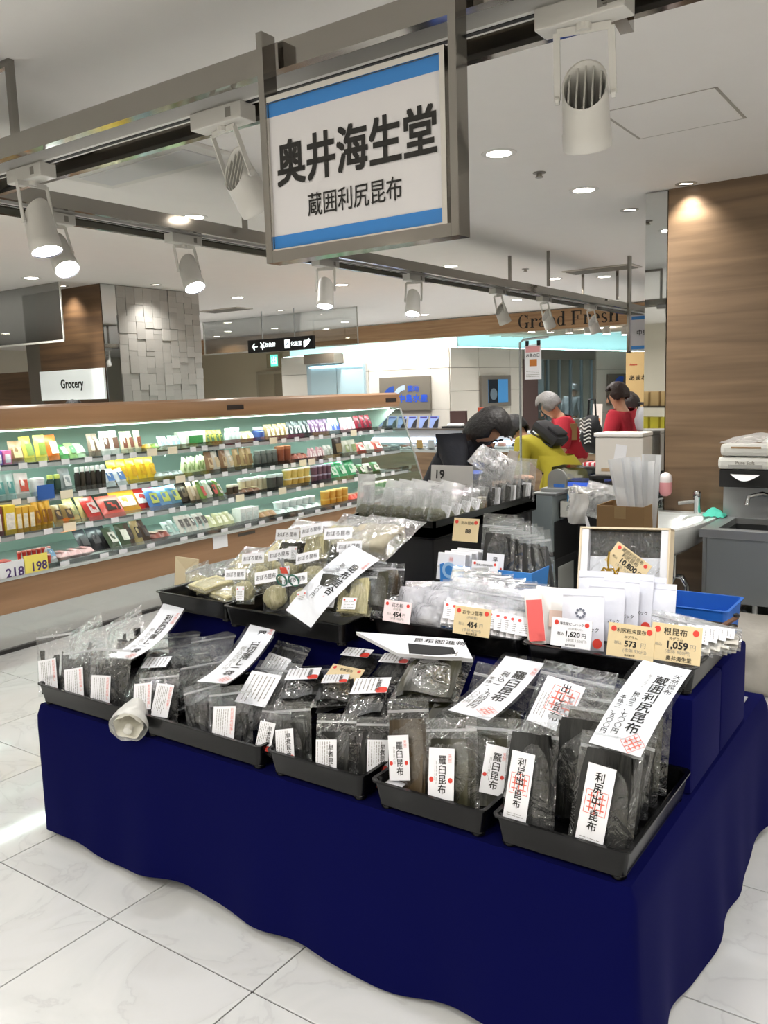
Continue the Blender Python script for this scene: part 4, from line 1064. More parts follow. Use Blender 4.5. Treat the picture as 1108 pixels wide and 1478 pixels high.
tag(drape(TX0, TX1, TY0, TY1, TZ, .035, .011, 5).build('stall_cloth', M_CLOTH, None, True), 'royal blue cloth draped over the stall platform down to the floor', 'cloth')
RZT = .765
for y0, y1, lab in ((2.185, 2.492, 'blue cloth covered riser block carrying the upper trays'), (2.497, 2.80, 'blue cloth covered riser block behind the front riser')):
    m = MB().bbox(-2.62, -.578, y0, y1, TZ + .001, RZT, .012)
    tag(m.build('riser_block', M_CLOTH, None, True), lab, 'riser')
tag(MB().bbox(-.02, .02, -.03, .03, 0, .004, .001).build('clear_clip', M_MILKY, None, False, T(-.63, 2.97, TZ + .002)), 'small clear plastic piece lying on the blue cloth corner', 'clip')

# ------------------------------------------------------------------ black lacquer trays
def rrect(x0, x1, y0, y1, r, n=5):
    out = []
    for cx, cy, a0 in ((x0 + r, y0 + r, PI), (x1 - r, y0 + r, 1.5 * PI), (x1 - r, y1 - r, 0), (x0 + r, y1 - r, .5 * PI)):
        for i in range(n): a = a0 + PI / 2 * i / (n - 1); out.append((cx + r * math.cos(a), cy + r * math.sin(a)))
    return out
def tray(x0, x1, y0, y1, z, label, h=.074, rot=0.0, group=None):
    cx, cy = (x0 + x1) / 2, (y0 + y1) / 2; a, b = (x1 - x0) / 2, (y1 - y0) / 2
    t = thing('black_tray', label, 'tray', T(cx, cy, z) @ RZ(rot), group)
    loops = [(-.012, .012, .014), (-.012, .0145, .018), (-.002, h, .02), (.004, h + .002, .022), (.004, h + .006, .022), (-.006, h + .006, .018), (-.012, h, .016), (-.018, .02, .014)]
    m = MB(); n = None
    for k, (o, zz, r) in enumerate(loops):
        L = rrect(-a - o + .004, a + o - .004, -b - o + .004, b + o - .004, r); n = len(L); m.v += [(p[0], p[1], zz) for p in L]
    for k in range(len(loops) - 1):
        for i in range(n): m.f.append((k * n + i, k * n + (i + 1) % n, (k + 1) * n + (i + 1) % n, (k + 1) * n + i))
    m.f.append(tuple(range(n))); m.f.append(tuple(range((len(loops) - 1) * n, len(loops) * n)))
    m.build('tray_body', M_BLACK, t, True)
    for sx in (-1, 1):
        for sy in (-1, 1): MB().lathe([(.014, 0), (.018, .003), (.018, .010), (.012, .013)], 12).build('foot', M_BLACK, t, True, T(sx * (a - .035), sy * (b - .035), 0))
    return t
ZT = TZ + .001
FRONT = [(-2.755, -2.20, 'leftmost black lacquer tray of sliced kelp bags beside the floor aisle'), (-2.185, -1.655, 'black lacquer tray of kelp bags with the plastic bag roll at its corner'), (-1.635, -1.285, 'black lacquer tray of red dotted kelp bags in the front row'),
         (-1.265, -.925, 'black lacquer tray of Rausu kelp bags in the front row'), (-.908, -.572, 'black lacquer tray of Rishiri kelp bags at the stall corner')]
for x0, x1, lab in FRONT: tray(x0, x1, 1.685, 2.175, ZT, lab)
ZU = RZT + .001
tray(-2.60, -2.205, 2.12, 2.62, ZU, 'black lacquer tray of pale shaved kelp at the end of the riser')
tray(-2.195, -1.645, 2.085, 2.66, ZU, 'black lacquer tray heaped with shaved kelp bags under the long price banner')
tray(-1.630, -1.080, 2.205, 2.70, ZU, 'black lacquer tray of clear snack bags behind the pink price card')
tray(-1.068, -.575, 2.19, 2.68, ZU, 'black lacquer tray of white pouches and price cards at the stall end')

# ------------------------------------------------------------------ lettering pieces
FP = {}
def fine_print(w, h, cols=6, seed=0, horiz=False):
    """block of tiny illegible printed lines"""
    k = (round(w, 3), round(h, 3), cols, seed, horiz)
    if k in FP: return FP[k]
    rr = random.Random(seed); m = MB()
    for c in range(cols):
        x = -w / 2 + (c + .5) * w / cols if not horiz else 0; z = h / 2
        if horiz:
            zz = h / 2 - (c + .5) * h / cols; x = -w / 2
            while x < w / 2 - .004:
                L = min(rr.uniform(.004, .014), w / 2 - x); t = h / cols * .13; m.add([(x, 0, zz - t), (x + L, 0, zz - t), (x + L, 0, zz + t), (x, 0, zz + t)], [(0, 1, 2, 3)]); x += L + rr.uniform(.0015, .004)
        else:
            end = -h / 2 * rr.uniform(.5, 1)
            while z > end:
                L = rr.uniform(.003, .010); t = w / cols * .13; m.add([(x - t, 0, z - L), (x + t, 0, z - L), (x + t, 0, z), (x - t, 0, z)], [(0, 1, 2, 3)]); z -= L + rr.uniform(.001, .003)
    me = bpy.data.meshes.new('fine_print'); me.from_pydata(m.v, [], m.f); me.materials.append(M_GREYINK); FP[k] = me; return me
def dot(parent, x, z, r, y=-.0009, m=None):
    n = 20; me = bpy.data.meshes.new('red_dot'); me.from_pydata([(x + r * math.cos(2 * PI * k / n), y, z + r * math.sin(2 * PI * k / n)) for k in range(n)], [], [tuple(range(n))]); obj('red_dot', me, m or M_RED, parent)
def stamp(parent, x, z, s, y=-.0009, rot=0.0, warp=None):
    m = MB(); M = RY(rot); b = s * .025
    segs = [(-s, s, -s, -s + 2 * b), (-s, s, s - 2 * b, s), (-s, -s + 2 * b, -s, s), (s - 2 * b, s, -s, s), (-.06 * s, .06 * s, -s, s), (-s * .8, s * .8, -.06 * s, .06 * s), (-s * .8, -s * .1, .45 * s, .56 * s), (.15 * s, .8 * s, .4 * s, .52 * s), (.15 * s, .8 * s, -.6 * s, -.48 * s), (-.8 * s, -.2 * s, -.55 * s, -.43 * s), (.45 * s, .56 * s, -.8 * s, .8 * s), (-.56 * s, -.45 * s, -.8 * s, .8 * s)]
    for a, c, d, e in segs:
        vs = [M @ Vector(p) for p in ((a, 0, d), (c, 0, d), (c, 0, e), (a, 0, e))]
        vs = [(x + v.x, y, z + v.z) for v in vs]
        if warp: vs = [warp(v[0], v[2]) for v in vs]
        m.add(vs, [(0, 1, 2, 3)])
    me = bpy.data.meshes.new('red_stamp'); me.from_pydata(m.v, [], m.f); obj('red_stamp', me, M_STAMP, parent)

# ------------------------------------------------------------------ bags
def kelp_mesh(kind, w, h, d, seed):
    rr = random.Random(seed); m = MB()
    if kind == 'sheets':          # folded flat sheets, slightly wavy
        n = 5
        for k in range(n):
            y = (k - (n - 1) / 2) * d / n; ph = rr.uniform(0, 6); ww = w * rr.uniform(.86, 1); hh = h * rr.uniform(.9, 1); ox = rr.uniform(-.03, .03) * w
            m.grid(lambda u, v: ((u - .5) * ww * (1 - .12 * max(0, v - .75) * 4) + ox, y + .18 * d * math.sin(5 * u + ph + 3 * v), v * hh), 6, 8)
    elif kind == 'strips':        # upright narrow ribbons
        for k in range(9):
            x = (k - 4) * w / 9.5 + rr.uniform(-.1, .1) * w / 9; ph = rr.uniform(0, 6); hh = h * rr.uniform(.75, 1.05); y = rr.uniform(-.3, .3) * d; ww = w / 7
            m.grid(lambda u, v: (x + (u - .5) * ww + .06 * ww * math.sin(4 * v + ph), y + .25 * d * math.sin(3 * v + ph + 2 * u), v * hh), 2, 7)
    elif kind == 'scraps':        # cut-off shards in a heap
        for k in range(46):
            c = Vector((rr.gauss(0, w * .22), rr.gauss(0, d * .22), abs(rr.gauss(h * .25, h * .2))))
            if c.z > h: c.z = h * .6
            c.x = max(-w * .42, min(w * .42, c.x)); c.y = max(-d * .38, min(d * .38, c.y))
            E = Euler((rr.uniform(-.8, .8), rr.uniform(0, 3), rr.uniform(-.8, .8))).to_matrix().to_4x4(); s = rr.uniform(.02, .045); q = rr.uniform(.008, .02)
            m.add([(-s, 0, -q), (s, .004, -q * .6), (s * .9, -.003, q), (-s * .8, .005, q * .8)], [(0, 1, 2, 3)], Matrix.Translation(c) @ E)
    elif kind == 'ball':          # fluffy ball of shaved kelp
        off = Vector((rr.uniform(0, 9),) * 3)
        bm = bmesh.new(); bmesh.ops.create_icosphere(bm, subdivisions=3, radius=1)
        for v in bm.verts:
            k = 1 + .22 * noise.noise(v.co * 3.5 + off) + .1 * noise.noise(v.co * 9 + off); v.co = Vector((v.co.x * w / 2, v.co.y * d / 2, v.co.z * h / 2)) * k + Vector((0, 0, h / 2))
        m.v = [tuple(v.co) for v in bm.verts]; m.f = [tuple(x.index for x in f.verts) for f in bm.faces]; bm.free()
    elif kind == 'slab':          # thick folded slab
        off = Vector((rr.uniform(0, 9),) * 3)
        bm = bmesh.new(); bmesh.ops.create_cube(bm, size=1); bmesh.ops.subdivide_edges(bm, edges=bm.edges[:], cuts=5, use_grid_fill=True)
        for v in bm.verts:
            c = v.co; k = 1 - .10 * (abs(c.x * 2) ** 4 + abs(c.z * 2) ** 4) ; n = noise.noise(c * 3 + off)
            v.co = Vector((c.x * w * (1 + .05 * n), c.y * d * k * (1 + .35 * n), (c.z + .5) * h + .03 * h * n))
        m.v = [tuple(v.co) for v in bm.verts]; m.f = [tuple(x.index for x in f.verts) for f in bm.faces]; bm.free()
    return m
_bs = [100]
def bag(p0, p1, w, d, label, kind='strips', km=None, fill=.72, lab=None, yaw=0.0, group=None, filmm=None, zip_=True, name='kelp_bag', cat='bag', crumple=.1, kw=.86):
    """clear zip bag from its bottom middle p0 to its top middle p1; lab = (x, z, w, h, turn, style)"""
    _bs[0] += 1; sd = _bs[0]; h = (p1 - p0).length
    t = thing(name, label, cat, frame(p0, p1, yaw), group)
    pillow(w, h, d * 1.12, 28 if crumple > .4 else 10, 28 if crumple > .4 else 12, sd, .14 if zip_ else .05, crumple).build('film', filmm or M_FILM, t, 'all')
    if kind:
        k = kelp_mesh(kind, w * kw, h * fill, d * .8, sd); k.build('kelp', km or M_KELP, t, 'all', T(0, 0, .008))
    if zip_:
        z = MB()
        for q in (.86, .875): z.box(-w * .49, w * .49, -.0022, .0022, h * q - .0018, h * q + .0018)
        z.build('zip_seal', M_MILKY, t)
    if lab:
        for L in (lab if isinstance(lab, list) else [lab]):
            lx, lz, lw, lh, turn, style = L[:6]
            lo = MB().box(-lw / 2, lw / 2, -.0007, 0, -lh / 2, lh / 2).build('paper_label', M_PAPER, t, False, T(lx, -d * .62 - .004, lz) @ RY(turn))
            deco(lo, lw, lh, style, sd)
    return t
def deco(lo, lw, lh, style, sd):
    if style == 'fine':
        obj('fine_print', fine_print(lw * .6, lh * .85, 6, sd % 3), None, lo, T(-lw * .08, -.0012, 0)); text('利尻昆布切落し', .01, M_STAMP, lo, T(lw * .36, -.0013, lh * .1), vertical=True, fit_h=lh * .7)
    elif style == 'redsun':
        obj('fine_print', fine_print(lw * .7, lh * .8, 6, sd % 3), None, lo, T(-lw * .12, -.0012, lh * .04)); text('早煮昆布', .02, M_INK, lo, T(lw * .22, -.0013, 0), vertical=True, fit_h=lh * .7, bold=.01)
        n = 14; r = lw * .17
        me = bpy.data.meshes.new('red_dot'); cx, cz = lw * .5 - r * .9, -lh * .5 + r * .7
        me.from_pydata([(min(lw / 2, cx + r * math.cos(2 * PI * k / n)), -.0014, max(-lh / 2, cz + r * math.sin(2 * PI * k / n))) for k in range(n)], [], [tuple(range(n))]); obj('red_dot', me, M_RED, lo)
    elif style == 'rausu':
        text('羅臼昆布', .03, M_INK, lo, T(.04 * lw, -.0012, -.02 * lh), vertical=True, fit_h=.74 * lh, bold=.012)
        text('天然', .01, M_STAMP, lo, T(.33 * lw, -.0012, .3 * lh), vertical=True, fit_h=.16 * lh); obj('fine_print', fine_print(lw * .12, lh * .45, 2, 4), None, lo, T(-.22 * lw, -.0012, .02 * lh))
        dot(lo, -.38 * lw, -.12 * lh, .085 * lw, -.0013); dot(lo, .36 * lw, -.12 * lh, .085 * lw, -.0013)
    elif style == 'dashi':
        stamp(lo, 0, .03 * lh, lw * .40, -.0011)
        text('利尻出', .03, M_INK, lo, T(0, -.0014, .21 * lh), vertical=True, fit_h=.40 * lh, bold=.014)
        text('し', .03, M_INK, lo, T(0, -.0014, -.035 * lh), fit_h=.07 * lh, bold=.02)
        text('昆布', .03, M_INK, lo, T(0, -.0014, -.20 * lh), vertical=True, fit_h=.25 * lh, bold=.014)
        obj('fine_print', fine_print(lw * .7, lh * .06, 2, 2, True), None, lo, T(0, -.0012, -.43 * lh))
    elif style == 'dashi2':
        stamp(lo, .1 * lw, .1 * lh, lw * .34, -.0011)
        text('出し昆布', .03, M_INK, lo, T(.08 * lw, -.0014, .05 * lh), vertical=True, fit_h=.8 * lh, bold=.014); obj('fine_print', fine_print(lw * .3, lh * .5, 4, 2), None, lo, T(-.3 * lw, -.0012, -.1 * lh))
    elif style == 'oboro':
        text('おぼろ昆布', .02, M_INK, lo, T(0, -.0012, 0), fit_w=lw * .85, bold=.006)
    elif style == 'dots':
        dot(lo, -lw * .36, lh * .3, lw * .07); dot(lo, lw * .36, lh * .3, lw * .07); obj('fine_print', fine_print(lw * .7, lh * .6, 5, sd % 3, True), None, lo, T(0, -.0012, -lh * .1))
    elif style == 'plain': obj('fine_print', fine_print(lw * .8, lh * .8, 6, sd % 3), None, lo, T(0, -.0012, 0))

def Pt(px, py, Y): return at(px, py, y=Y)
# --- tray 1
G1 = 'sliced kelp bags in the leftmost tray'
for k, (bx, tx, ty, lz) in enumerate(((82, 78, 905, .058), (119, 118, 930, .045), (155, 162, 925, .05))):
    p0 = Pt(bx, 1000 + (bx - 82) * .34, 1.745); p0.z = .525; p1 = Pt(tx, ty, 1.80)
    bag(p0, p1, .155, .05, ['clear bag of black sliced kelp standing at the outer corner of the leftmost tray', 'clear bag of black sliced kelp standing between two others in the leftmost tray', 'clear bag of black sliced kelp beside the plastic bag roll'][k], 'strips', None, .62, (-.010, .075 if k == 0 else .065, .074, .108, -.03, 'fine'), .36)
for k, (a, b, c, dd_, w_, lab) in enumerate(((130, 965, 122, 900, .17, 'clear bag of black kelp scraps standing behind the labelled ones in the leftmost tray'), (185, 950, 178, 888, .17, 'clear bag of black kelp scraps leaning under the first price banner'))):
    p0 = Pt(a, b, 1.98); p0.z = max(p0.z, .535); bag(p0, Pt(c, dd_, 2.08), w_, .05, lab, 'scraps', None, .5, None, .05)
p0 = Pt(215, 985, 1.86); p0.z = .56; bag(p0, Pt(255, 925, 2.12), .2, .07, 'clear bag of black kelp lying under the first price banner', 'scraps', None, .8, (.0, .12, .1, .06, .1, 'plain'), .1)
p0 = Pt(120, 1010, 1.88); p0.z = .54; bag(p0, p0 + Vector((.03, .1, .11)), .22, .06, 'crumpled clear bag of dark kelp at the back of the leftmost tray', 'scraps', None, .8, None)
p0 = Pt(232, 975, 1.95); p0.z = .6; bag(p0, Pt(262, 912, 2.16), .17, .05, 'shiny crumpled clear bag beside the first price banner', 'scraps', None, .35, None, .2, filmm=M_FILMS, crumple=.25)
# --- tray 2
for k, (a, c, ty, w_, labs, lab) in enumerate(((228, 230, 968, .15, [(-.036, .078, .066, .108, 0, 'fine'), (.038, .07, .064, .106, .2, 'fine')], 'clear kelp bag with two paper labels in front of the second banner'),
                                               (300, 290, 985, .13, None, 'clear bag of dark kelp standing between labelled bags in the second tray'),
                                               (334, 332, 990, .15, (-.004, .06, .074, .112, .08, 'fine'), 'clear kelp bag with one paper label in the second tray'))):
    p0 = Pt(a, 1062 + (a - 228) * .33, 1.745); p0.z = .525; bag(p0, Pt(c, ty, 1.81), w_, .055, lab, 'strips', None, .6, labs, .3)
p0 = Pt(270, 1010, 1.84); p0.z = .545; bag(p0, Pt(300, 950, 2.05), .2, .07, 'clear bag of black kelp lying under the second price banner', 'scraps', None, .75, None)
p0 = Pt(355, 1010, 1.82); p0.z = .555; bag(p0, Pt(405, 955, 2.02), .17, .06, 'lying clear kelp bag with a large printed sheet in the second tray', 'strips', None, .8, (.0, .12, .12, .12, .05, 'plain'), .1, filmm=M_FILMS)
p0 = Pt(385, 975, 2.02); p0.z = .60; bag(p0, Pt(425, 930, 2.16), .15, .05, 'lying clear kelp bag with printed sheet at the back of the second tray', 'strips', None, .8, (.0, .08, .10, .07, .05, 'plain'), .1, filmm=M_FILMS)
p0 = Pt(290, 965, 2.02); p0.z = .585; bag(p0, Pt(310, 915, 2.17), .19, .06, 'shiny clear bag between the first two price banners', 'scraps', None, .5, None, .1, filmm=M_FILMS, crumple=.25)
p0 = Pt(250, 985, 1.98); p0.z = .56; bag(p0, Pt(275, 938, 2.13), .16, .06, 'clear bag of black scraps between the first two price banners', 'scraps', None, .8, None, .1, crumple=.2)
# --- tray 3
for k, (a, c, ty, w_, L, lab) in enumerate(((393, 400, 1018, .10, (-.01, .062, .052, .082, .12, 'redsun'), 'clear kelp bag tilted at the corner of the third tray'),
                                            (424, 422, 1014, .12, (-.008, .055, .058, .09, -.04, 'redsun'), 'clear kelp bag with red sun label beside the tilted one'),
                                            (484, 486, 1030, .125, (-.012, .052, .064, .098, -.03, 'redsun'), 'clear kelp bag with a large red sun label in the third tray'))):
    p0 = Pt(a, 1105 + (a - 393) * .35, 1.745); p0.z = .525; bag(p0, Pt(c, ty, 1.80), w_, .05, lab, 'sheets', None, .68, L, .2)
p0 = Pt(543, 1130, 1.80); p0.z = .53; bag(p0, Pt(545, 1035, 1.84), .12, .05, 'clear kelp bag turned sideways with red sun label in the third tray', 'sheets', None, .72, (0, .06, .058, .085, 0, 'redsun'), .7)
for a, b, c, dd_, ya, yb, w_, L, lab in ((430, 1015, 448, 962, 1.86, 2.08, .14, (0, .13, .105, .08, .05, 'redsun'), 'lying kelp bag with red sun label behind the third tray front'),
                                         (478, 1020, 492, 975, 1.87, 2.06, .13, (0, .12, .08, .06, .05, 'redsun'), 'lying kelp bag under the cream price card'),
                                         (525, 1040, 548, 975, 1.84, 2.06, .14, (.0, .13, .11, .085, .0, 'redsun'), 'lying kelp bag with red sun label beside the cream price card'),
                                         (505, 972, 530, 940, 2.06, 2.19, .14, (0, .07, .1, .05, .05, 'redsun'), 'lying kelp bag with red sun label against the riser'),
                                         (560, 985, 582, 950, 2.03, 2.18, .13, (0, .09, .095, .06, .05, 'redsun'), 'lying kelp bag with red sun label under the white packet')):
    p0 = Pt(a, b, ya); bag(p0, Pt(c, dd_, yb), w_, .05, lab, 'sheets', None, .72, L, .05)
p0 = Pt(610, 1012, 1.93); bag(p0, Pt(640, 945, 2.17), 0.20, .06, 'fat clear bag of olive green kelp lying beside the white packet', 'sheets', M_KELPG, .78, (.02, .21, .12, .07, .0, 'plain'), .12)
# --- tray 4
for k, (a, c, ty, w_, L, lab, y0_) in enumerate(((592, 588, 1008, .13, (-.01, .098, .064, .115, -.02, 'rausu'), 'clear bag of brown Rausu kelp with red dotted label beside the third tray', 1.76),
                                            (654, 650, 1036, .15, (-.012, .098, .074, .125, .06, 'rausu'), 'clear bag of brown Rausu kelp with red dotted label in the middle of its tray', 1.735))):
    p0 = Pt(a, 1150 + (a - 592) * .35, y0_); p0.z = .525; bag(p0, Pt(c, ty, y0_ + .08), w_, .05, lab, 'sheets', M_KELPB if k == 0 else M_KELPG, .78, L, 0)
p0 = Pt(702, 1165, 1.80); p0.z = .527; bag(p0, Pt(708, 1035, 1.87), .13, .05, 'clear bag of dark Rausu kelp with label half hidden behind its neighbour', 'sheets', M_KELPG, .8, (.02, .1, .06, .12, .12, 'rausu'), .35)
p0 = Pt(640, 1085, 1.90); p0.z = .55; bag(p0, Pt(665, 1005, 2.0), .2, .06, 'clear bag of dark kelp under the third price banner', 'sheets', M_KELPG, .8, None, .1)
p0 = Pt(690, 1060, 1.95); p0.z = .56; bag(p0, Pt(735, 965, 2.13), .2, .06, 'shiny clear kelp bag reclining behind the third price banner', 'sheets', M_KELPG, .6, None, .15, crumple=.2)
pk = thing('paper_slip', 'white paper slip with red edge lying in the Rausu kelp tray', 'paper', T(-1.225, 1.745, .556) @ RZ(.1)); MB().box(-.03, .03, -.04, .03, 0, .002).build('paper_sheet', M_PAPER, pk); MB().box(-.03, .03, -.043, -.037, .002, .003).build('red_edge', M_RED, pk)
# --- tray 5
for k, (a, c, ty, w_, L, lab, yw) in enumerate(((760, 770, 1040, .135, [(-.012, .112, .06, .158, .09, 'dashi')], 'clear Rishiri kelp bag with long brushed label beside the Rausu kelp tray', 0),
                                            (862, 885, 1062, .15, [(-.008, .112, .066, .178, .05, 'dashi')], 'clear Rishiri kelp bag with a long brushed label under the big price banner', .0))):
    p0 = Pt(a, 1200 + (a - 760) * .34, 1.74); p0.z = .525; bag(p0, Pt(c, ty, 1.83), w_, .05, lab, 'sheets', M_KELP, .86, L, yw)
    if k == 0:
        pass
for k in range(4):
    y0_ = 1.86 + k * .075; p0 = Vector((-.735, y0_, .527)); bag(p0, p0 + Vector((-.01, .07 + k * .005, .27)), .24, .045, ['clear bag of dark Rishiri kelp right behind the labelled bags', 'clear bag of dark Rishiri kelp second behind the labelled bags', 'clear bag of dark Rishiri kelp third behind the labelled bags', 'clear bag of dark Rishiri kelp nearest the riser block'][k], 'sheets', [M_KELP, M_KELPG][k % 2], .86, None, .05)
p0 = Vector((-.655, 1.80, .53)); bag(p0, p0 + Vector((.015, .13, .235)), .12, .05, 'clear bag of dark kelp leaning at the outer corner of the stall', 'sheets', M_KELP, .8, None, .9)
p0 = Pt(790, 1060, 1.93); p0.z = .60; bag(p0, Pt(838, 962, 2.15), .21, .06, 'kelp bag lying flat with a brushed label beside the big banner', 'sheets', M_KELP, .78, (-.02, .17, .11, .14, .12, 'dashi2'), .12)

# ------------------------------------------------------------------ long price banners in clear sleeves
def banner(label, pt, pb, w, bend, cols, st=None, margin=.012):
    """pt, pb: middle of the top and bottom ends; cols = (text, x, zfrac centre, height frac, bold, material)"""
    t = thing('price_banner', label, 'price card', frame(pb, pt, 0.0)); h = (pt - pb).length
    def W(x, z, o=0.0): v = max(0, min(1, z / h)); return (x, bend * 4 * v * (1 - v) - o, z)
    c = MB(); n = 14
    c.grid(lambda u, v: W((u - .5) * w, v * h), 4, n); c.grid(lambda u, v: W((u - .5) * w, v * h, -.0006), 4, n); c.build('paper_card', M_PAPER, t, 'all')
    s = MB(); s.grid(lambda u, v: W((u - .5) * (w + 2 * margin), -margin + v * (h + 2.4 * margin), .0022), 4, n); s.build('clear_sleeve', M_SLEEVE, t, 'all')
    for tx, x, zf, hf, bo, m in cols:
        text(tx, .02, m, t, None, lambda a, b, x=x, zf=zf: W(x * w + a, zf * h + b, .0012), vertical=True, fit_h=hf * h, bold=bo)
    if st: stamp(t, st[0] * w, st[1] * h, st[2] * w, rot=st[3], warp=lambda a, b: W(a, b, .0014))
    return t
banner('curved price banner for sliced Rishiri kelp over the leftmost tray', Pt(252, 872, 2.14), Pt(172, 950, 1.83), .115, .03,
       [('利尻切落し', .10, .60, .50, .022, M_INK), ('一袋', .1, .24, .15, .02, M_INK), ('天然品', .38, .80, .15, .0, M_STAMP), ('税込六四八円', -.2, .45, .38, 0, M_GREYINK)], (.25, .08, .16, .5))
banner('curved price banner for sliced Rausu kelp over the second tray', Pt(385, 893, 2.13), Pt(305, 985, 1.80), .115, .03,
       [('羅臼切落し', .10, .60, .50, .022, M_INK), ('一袋', .1, .24, .15, .02, M_INK), ('天然品', .38, .80, .15, .0, M_STAMP), ('税込六四八円', -.2, .45, .38, 0, M_GREYINK)], (.25, .08, .16, .5))
banner('price banner for Rausu kelp with red stamp over its tray', Pt(757, 952, 2.17), Pt(675, 1032, 1.86), .125, .015,
       [('羅臼昆布', .16, .58, .50, .018, M_INK), ('天然', .42, .86, .10, 0, M_STAMP), ('税込一、九四四円', -.16, .46, .66, .004, M_INK), ('本体一、八〇〇円', -.38, .44, .5, .002, M_GREYINK)], (.25, .14, .17, .6))
banner('large price banner for cellar aged Rishiri kelp with red diamond stamp at the stall corner', Pt(962, 960, 2.10), Pt(886, 1082, 1.80), .125, -.012,
       [('蔵囲利尻昆布', .12, .50, .66, .012, M_INK), ('天然昆布', .36, .76, .26, .0, M_INK), ('税込三、七〇〇円', -.16, .36, .46, .004, M_INK), ('本体三、五〇〇円', -.36, .32, .42, .003, M_INK), ('一五〇グラム', -.14, .75, .2, 0, M_GREYINK)], (.26, .09, .17, .78))
banner('large tilted price banner lying over the heap of shaved kelp bags', Pt(528, 797, 2.30), Pt(430, 893, 2.06), .15, -.018,
       [('昆布詰合', .2, .58, .44, .022, M_INK), ('税込一、〇八〇円', -.12, .5, .5, .004, M_INK), ('お買得', .4, .85, .12, 0, M_STAMP)], None)
# ------------------------------------------------------------------ upper trays
# shaved kelp (tray 1 and 2)
ev = thing('paper_envelope', 'beige paper envelope standing at the end of the upper trays', 'envelope', frame(Pt(268, 862, 2.40), Pt(270, 805, 2.42))); hh = (Pt(268, 862, 2.40) - Pt(270, 805, 2.42)).length
MB().bbox(-.07, .07, -.004, .004, 0, hh, .002).build('envelope_body', mat('d8c9a8', .7), ev); MB().prism([(-.07, hh), (.07, hh), (0, hh * .7)], -.0055, -.004, 'Y').build('envelope_flap', mat('cfbf9c', .7), ev)
for a, b, c, d_, w_, lab in ((285, 862, 284, 815, .13, 'clear bag of pale yellow shaved kelp beside the beige envelope'), (318, 870, 322, 812, .13, 'clear bag of pale yellow shaved kelp at the tray joint')):
    bag(Pt(a, b, 2.32), Pt(c, d_, 2.38), w_, .05, lab, 'ball', M_OBORO, .6, None, 0)
for k, (a, b) in enumerate(((282, 862), (312, 870))):
    p = Pt(a, b, 2.17); p.z = ZU + .074 + .02 * (1 - k); bag(p, p + Vector((.03, .16, .015)), .14, .03, ['flat packet of pale shaved kelp on the tray end', 'flat packet of pale shaved kelp lying half under another'][k], 'slab', M_OBORO, .8, None, .3, filmm=M_FILMS)
OB = [(350, 872, 352, 822, 2.14, 2.17, .12, 'ball', 1), (398, 882, 396, 825, 2.13, 2.17, .125, 'ball', 1), (436, 885, 436, 832, 2.13, 2.18, .12, 'ball', 1),
      (372, 850, 376, 800, 2.26, 2.30, .12, 'ball', 1), (412, 845, 414, 795, 2.28, 2.32, .12, 'ball', 1), (452, 850, 455, 800, 2.27, 2.32, .12, 'ball', 1),
      (420, 815, 424, 766, 2.42, 2.46, .12, 'sheets', 1), (458, 812, 460, 760, 2.42, 2.47, .12, 'sheets', 1), (492, 820, 496, 766, 2.40, 2.46, .13, 'sheets', 1), (512, 832, 514, 784, 2.34, 2.38, .12, 'sheets', 1)]
OBW = ['beside the flat packets', 'under the scissors', 'beside the long banner', 'behind the front left ball', 'behind the scissors', 'under the middle of the banner', 'at the back beside the tall bags', 'at the top of the heap', 'beside the upper end of the banner', 'under the upper end of the banner']
for k, (a, b, c, d_, ya, yb, w_, kd, _) in enumerate(OB):
    p0, p1 = Pt(a, b, ya), Pt(c, d_, yb); h = (p1 - p0).length
    bag(p0, p1, w_, .06, 'clear bag of shaved kelp with lettered header card ' + OBW[k], kd, M_OBORO if kd == 'ball' or k % 2 else M_KELPG, .6, [(0, h * .84, w_ * .9, h * .3, R_.uniform(-.05, .08), 'oboro')] + ([(.03, h * .3, .04, .05, 0, 'dots')] if k % 2 == 0 else []), R_.uniform(-.1, .15), zip_=False, name='shaved_kelp_bag')
for k, (a, b, c, d_, ya, yb, w_, m_) in enumerate(((478, 885, 492, 815, 2.14, 2.22, .13, M_KELPG), (508, 890, 520, 825, 2.15, 2.24, .13, M_OBORO), (535, 880, 548, 812, 2.20, 2.30, .13, M_KELPG), (520, 862, 535, 800, 2.36, 2.42, .14, M_KELPG), (555, 875, 562, 815, 2.3, 2.38, .12, M_KELPB))):
    bag(Pt(a, b, ya), Pt(c, d_, yb), w_, .06, 'crumpled clear bag of mixed kelp ' + ['under the lower edge of the long banner', 'among the dark bags right of the banner', 'at the tray edge beside the silver packs', 'behind the dark bags right of the banner', 'leaning towards the blue carton'][k], 'sheets', m_, .75, [(0, .03, .05, .04, 0, 'dots')] if k < 2 else None, .2, crumple=.3, name='mixed_kelp_bag')
# big soft bags lying behind
for k, (a, b, c, d_, ya, yb, w_) in enumerate(((400, 830, 470, 752, 2.50, 2.95, .30), (470, 815, 540, 745, 2.55, 3.0, .30), (520, 800, 575, 748, 2.62, 3.0, .26), (345, 845, 385, 790, 2.5, 2.75, .22))):
    bag(Pt(a, b, ya), Pt(c, d_, yb), w_, .09, 'large soft clear bag of pale kelp ' + ['lying behind the heap toward the chilled case', 'lying behind the heap in the middle of three', 'lying behind the heap near the black bench', 'slumped behind the front kelp balls'][k], 'slab', M_OBORO if k != 2 else mat('a79f88', .7, var=.2, vscale=20), .6, None, .35, filmm=M_FILMS, zip_=False, crumple=.2, name='large_kelp_bag', kw=.7)
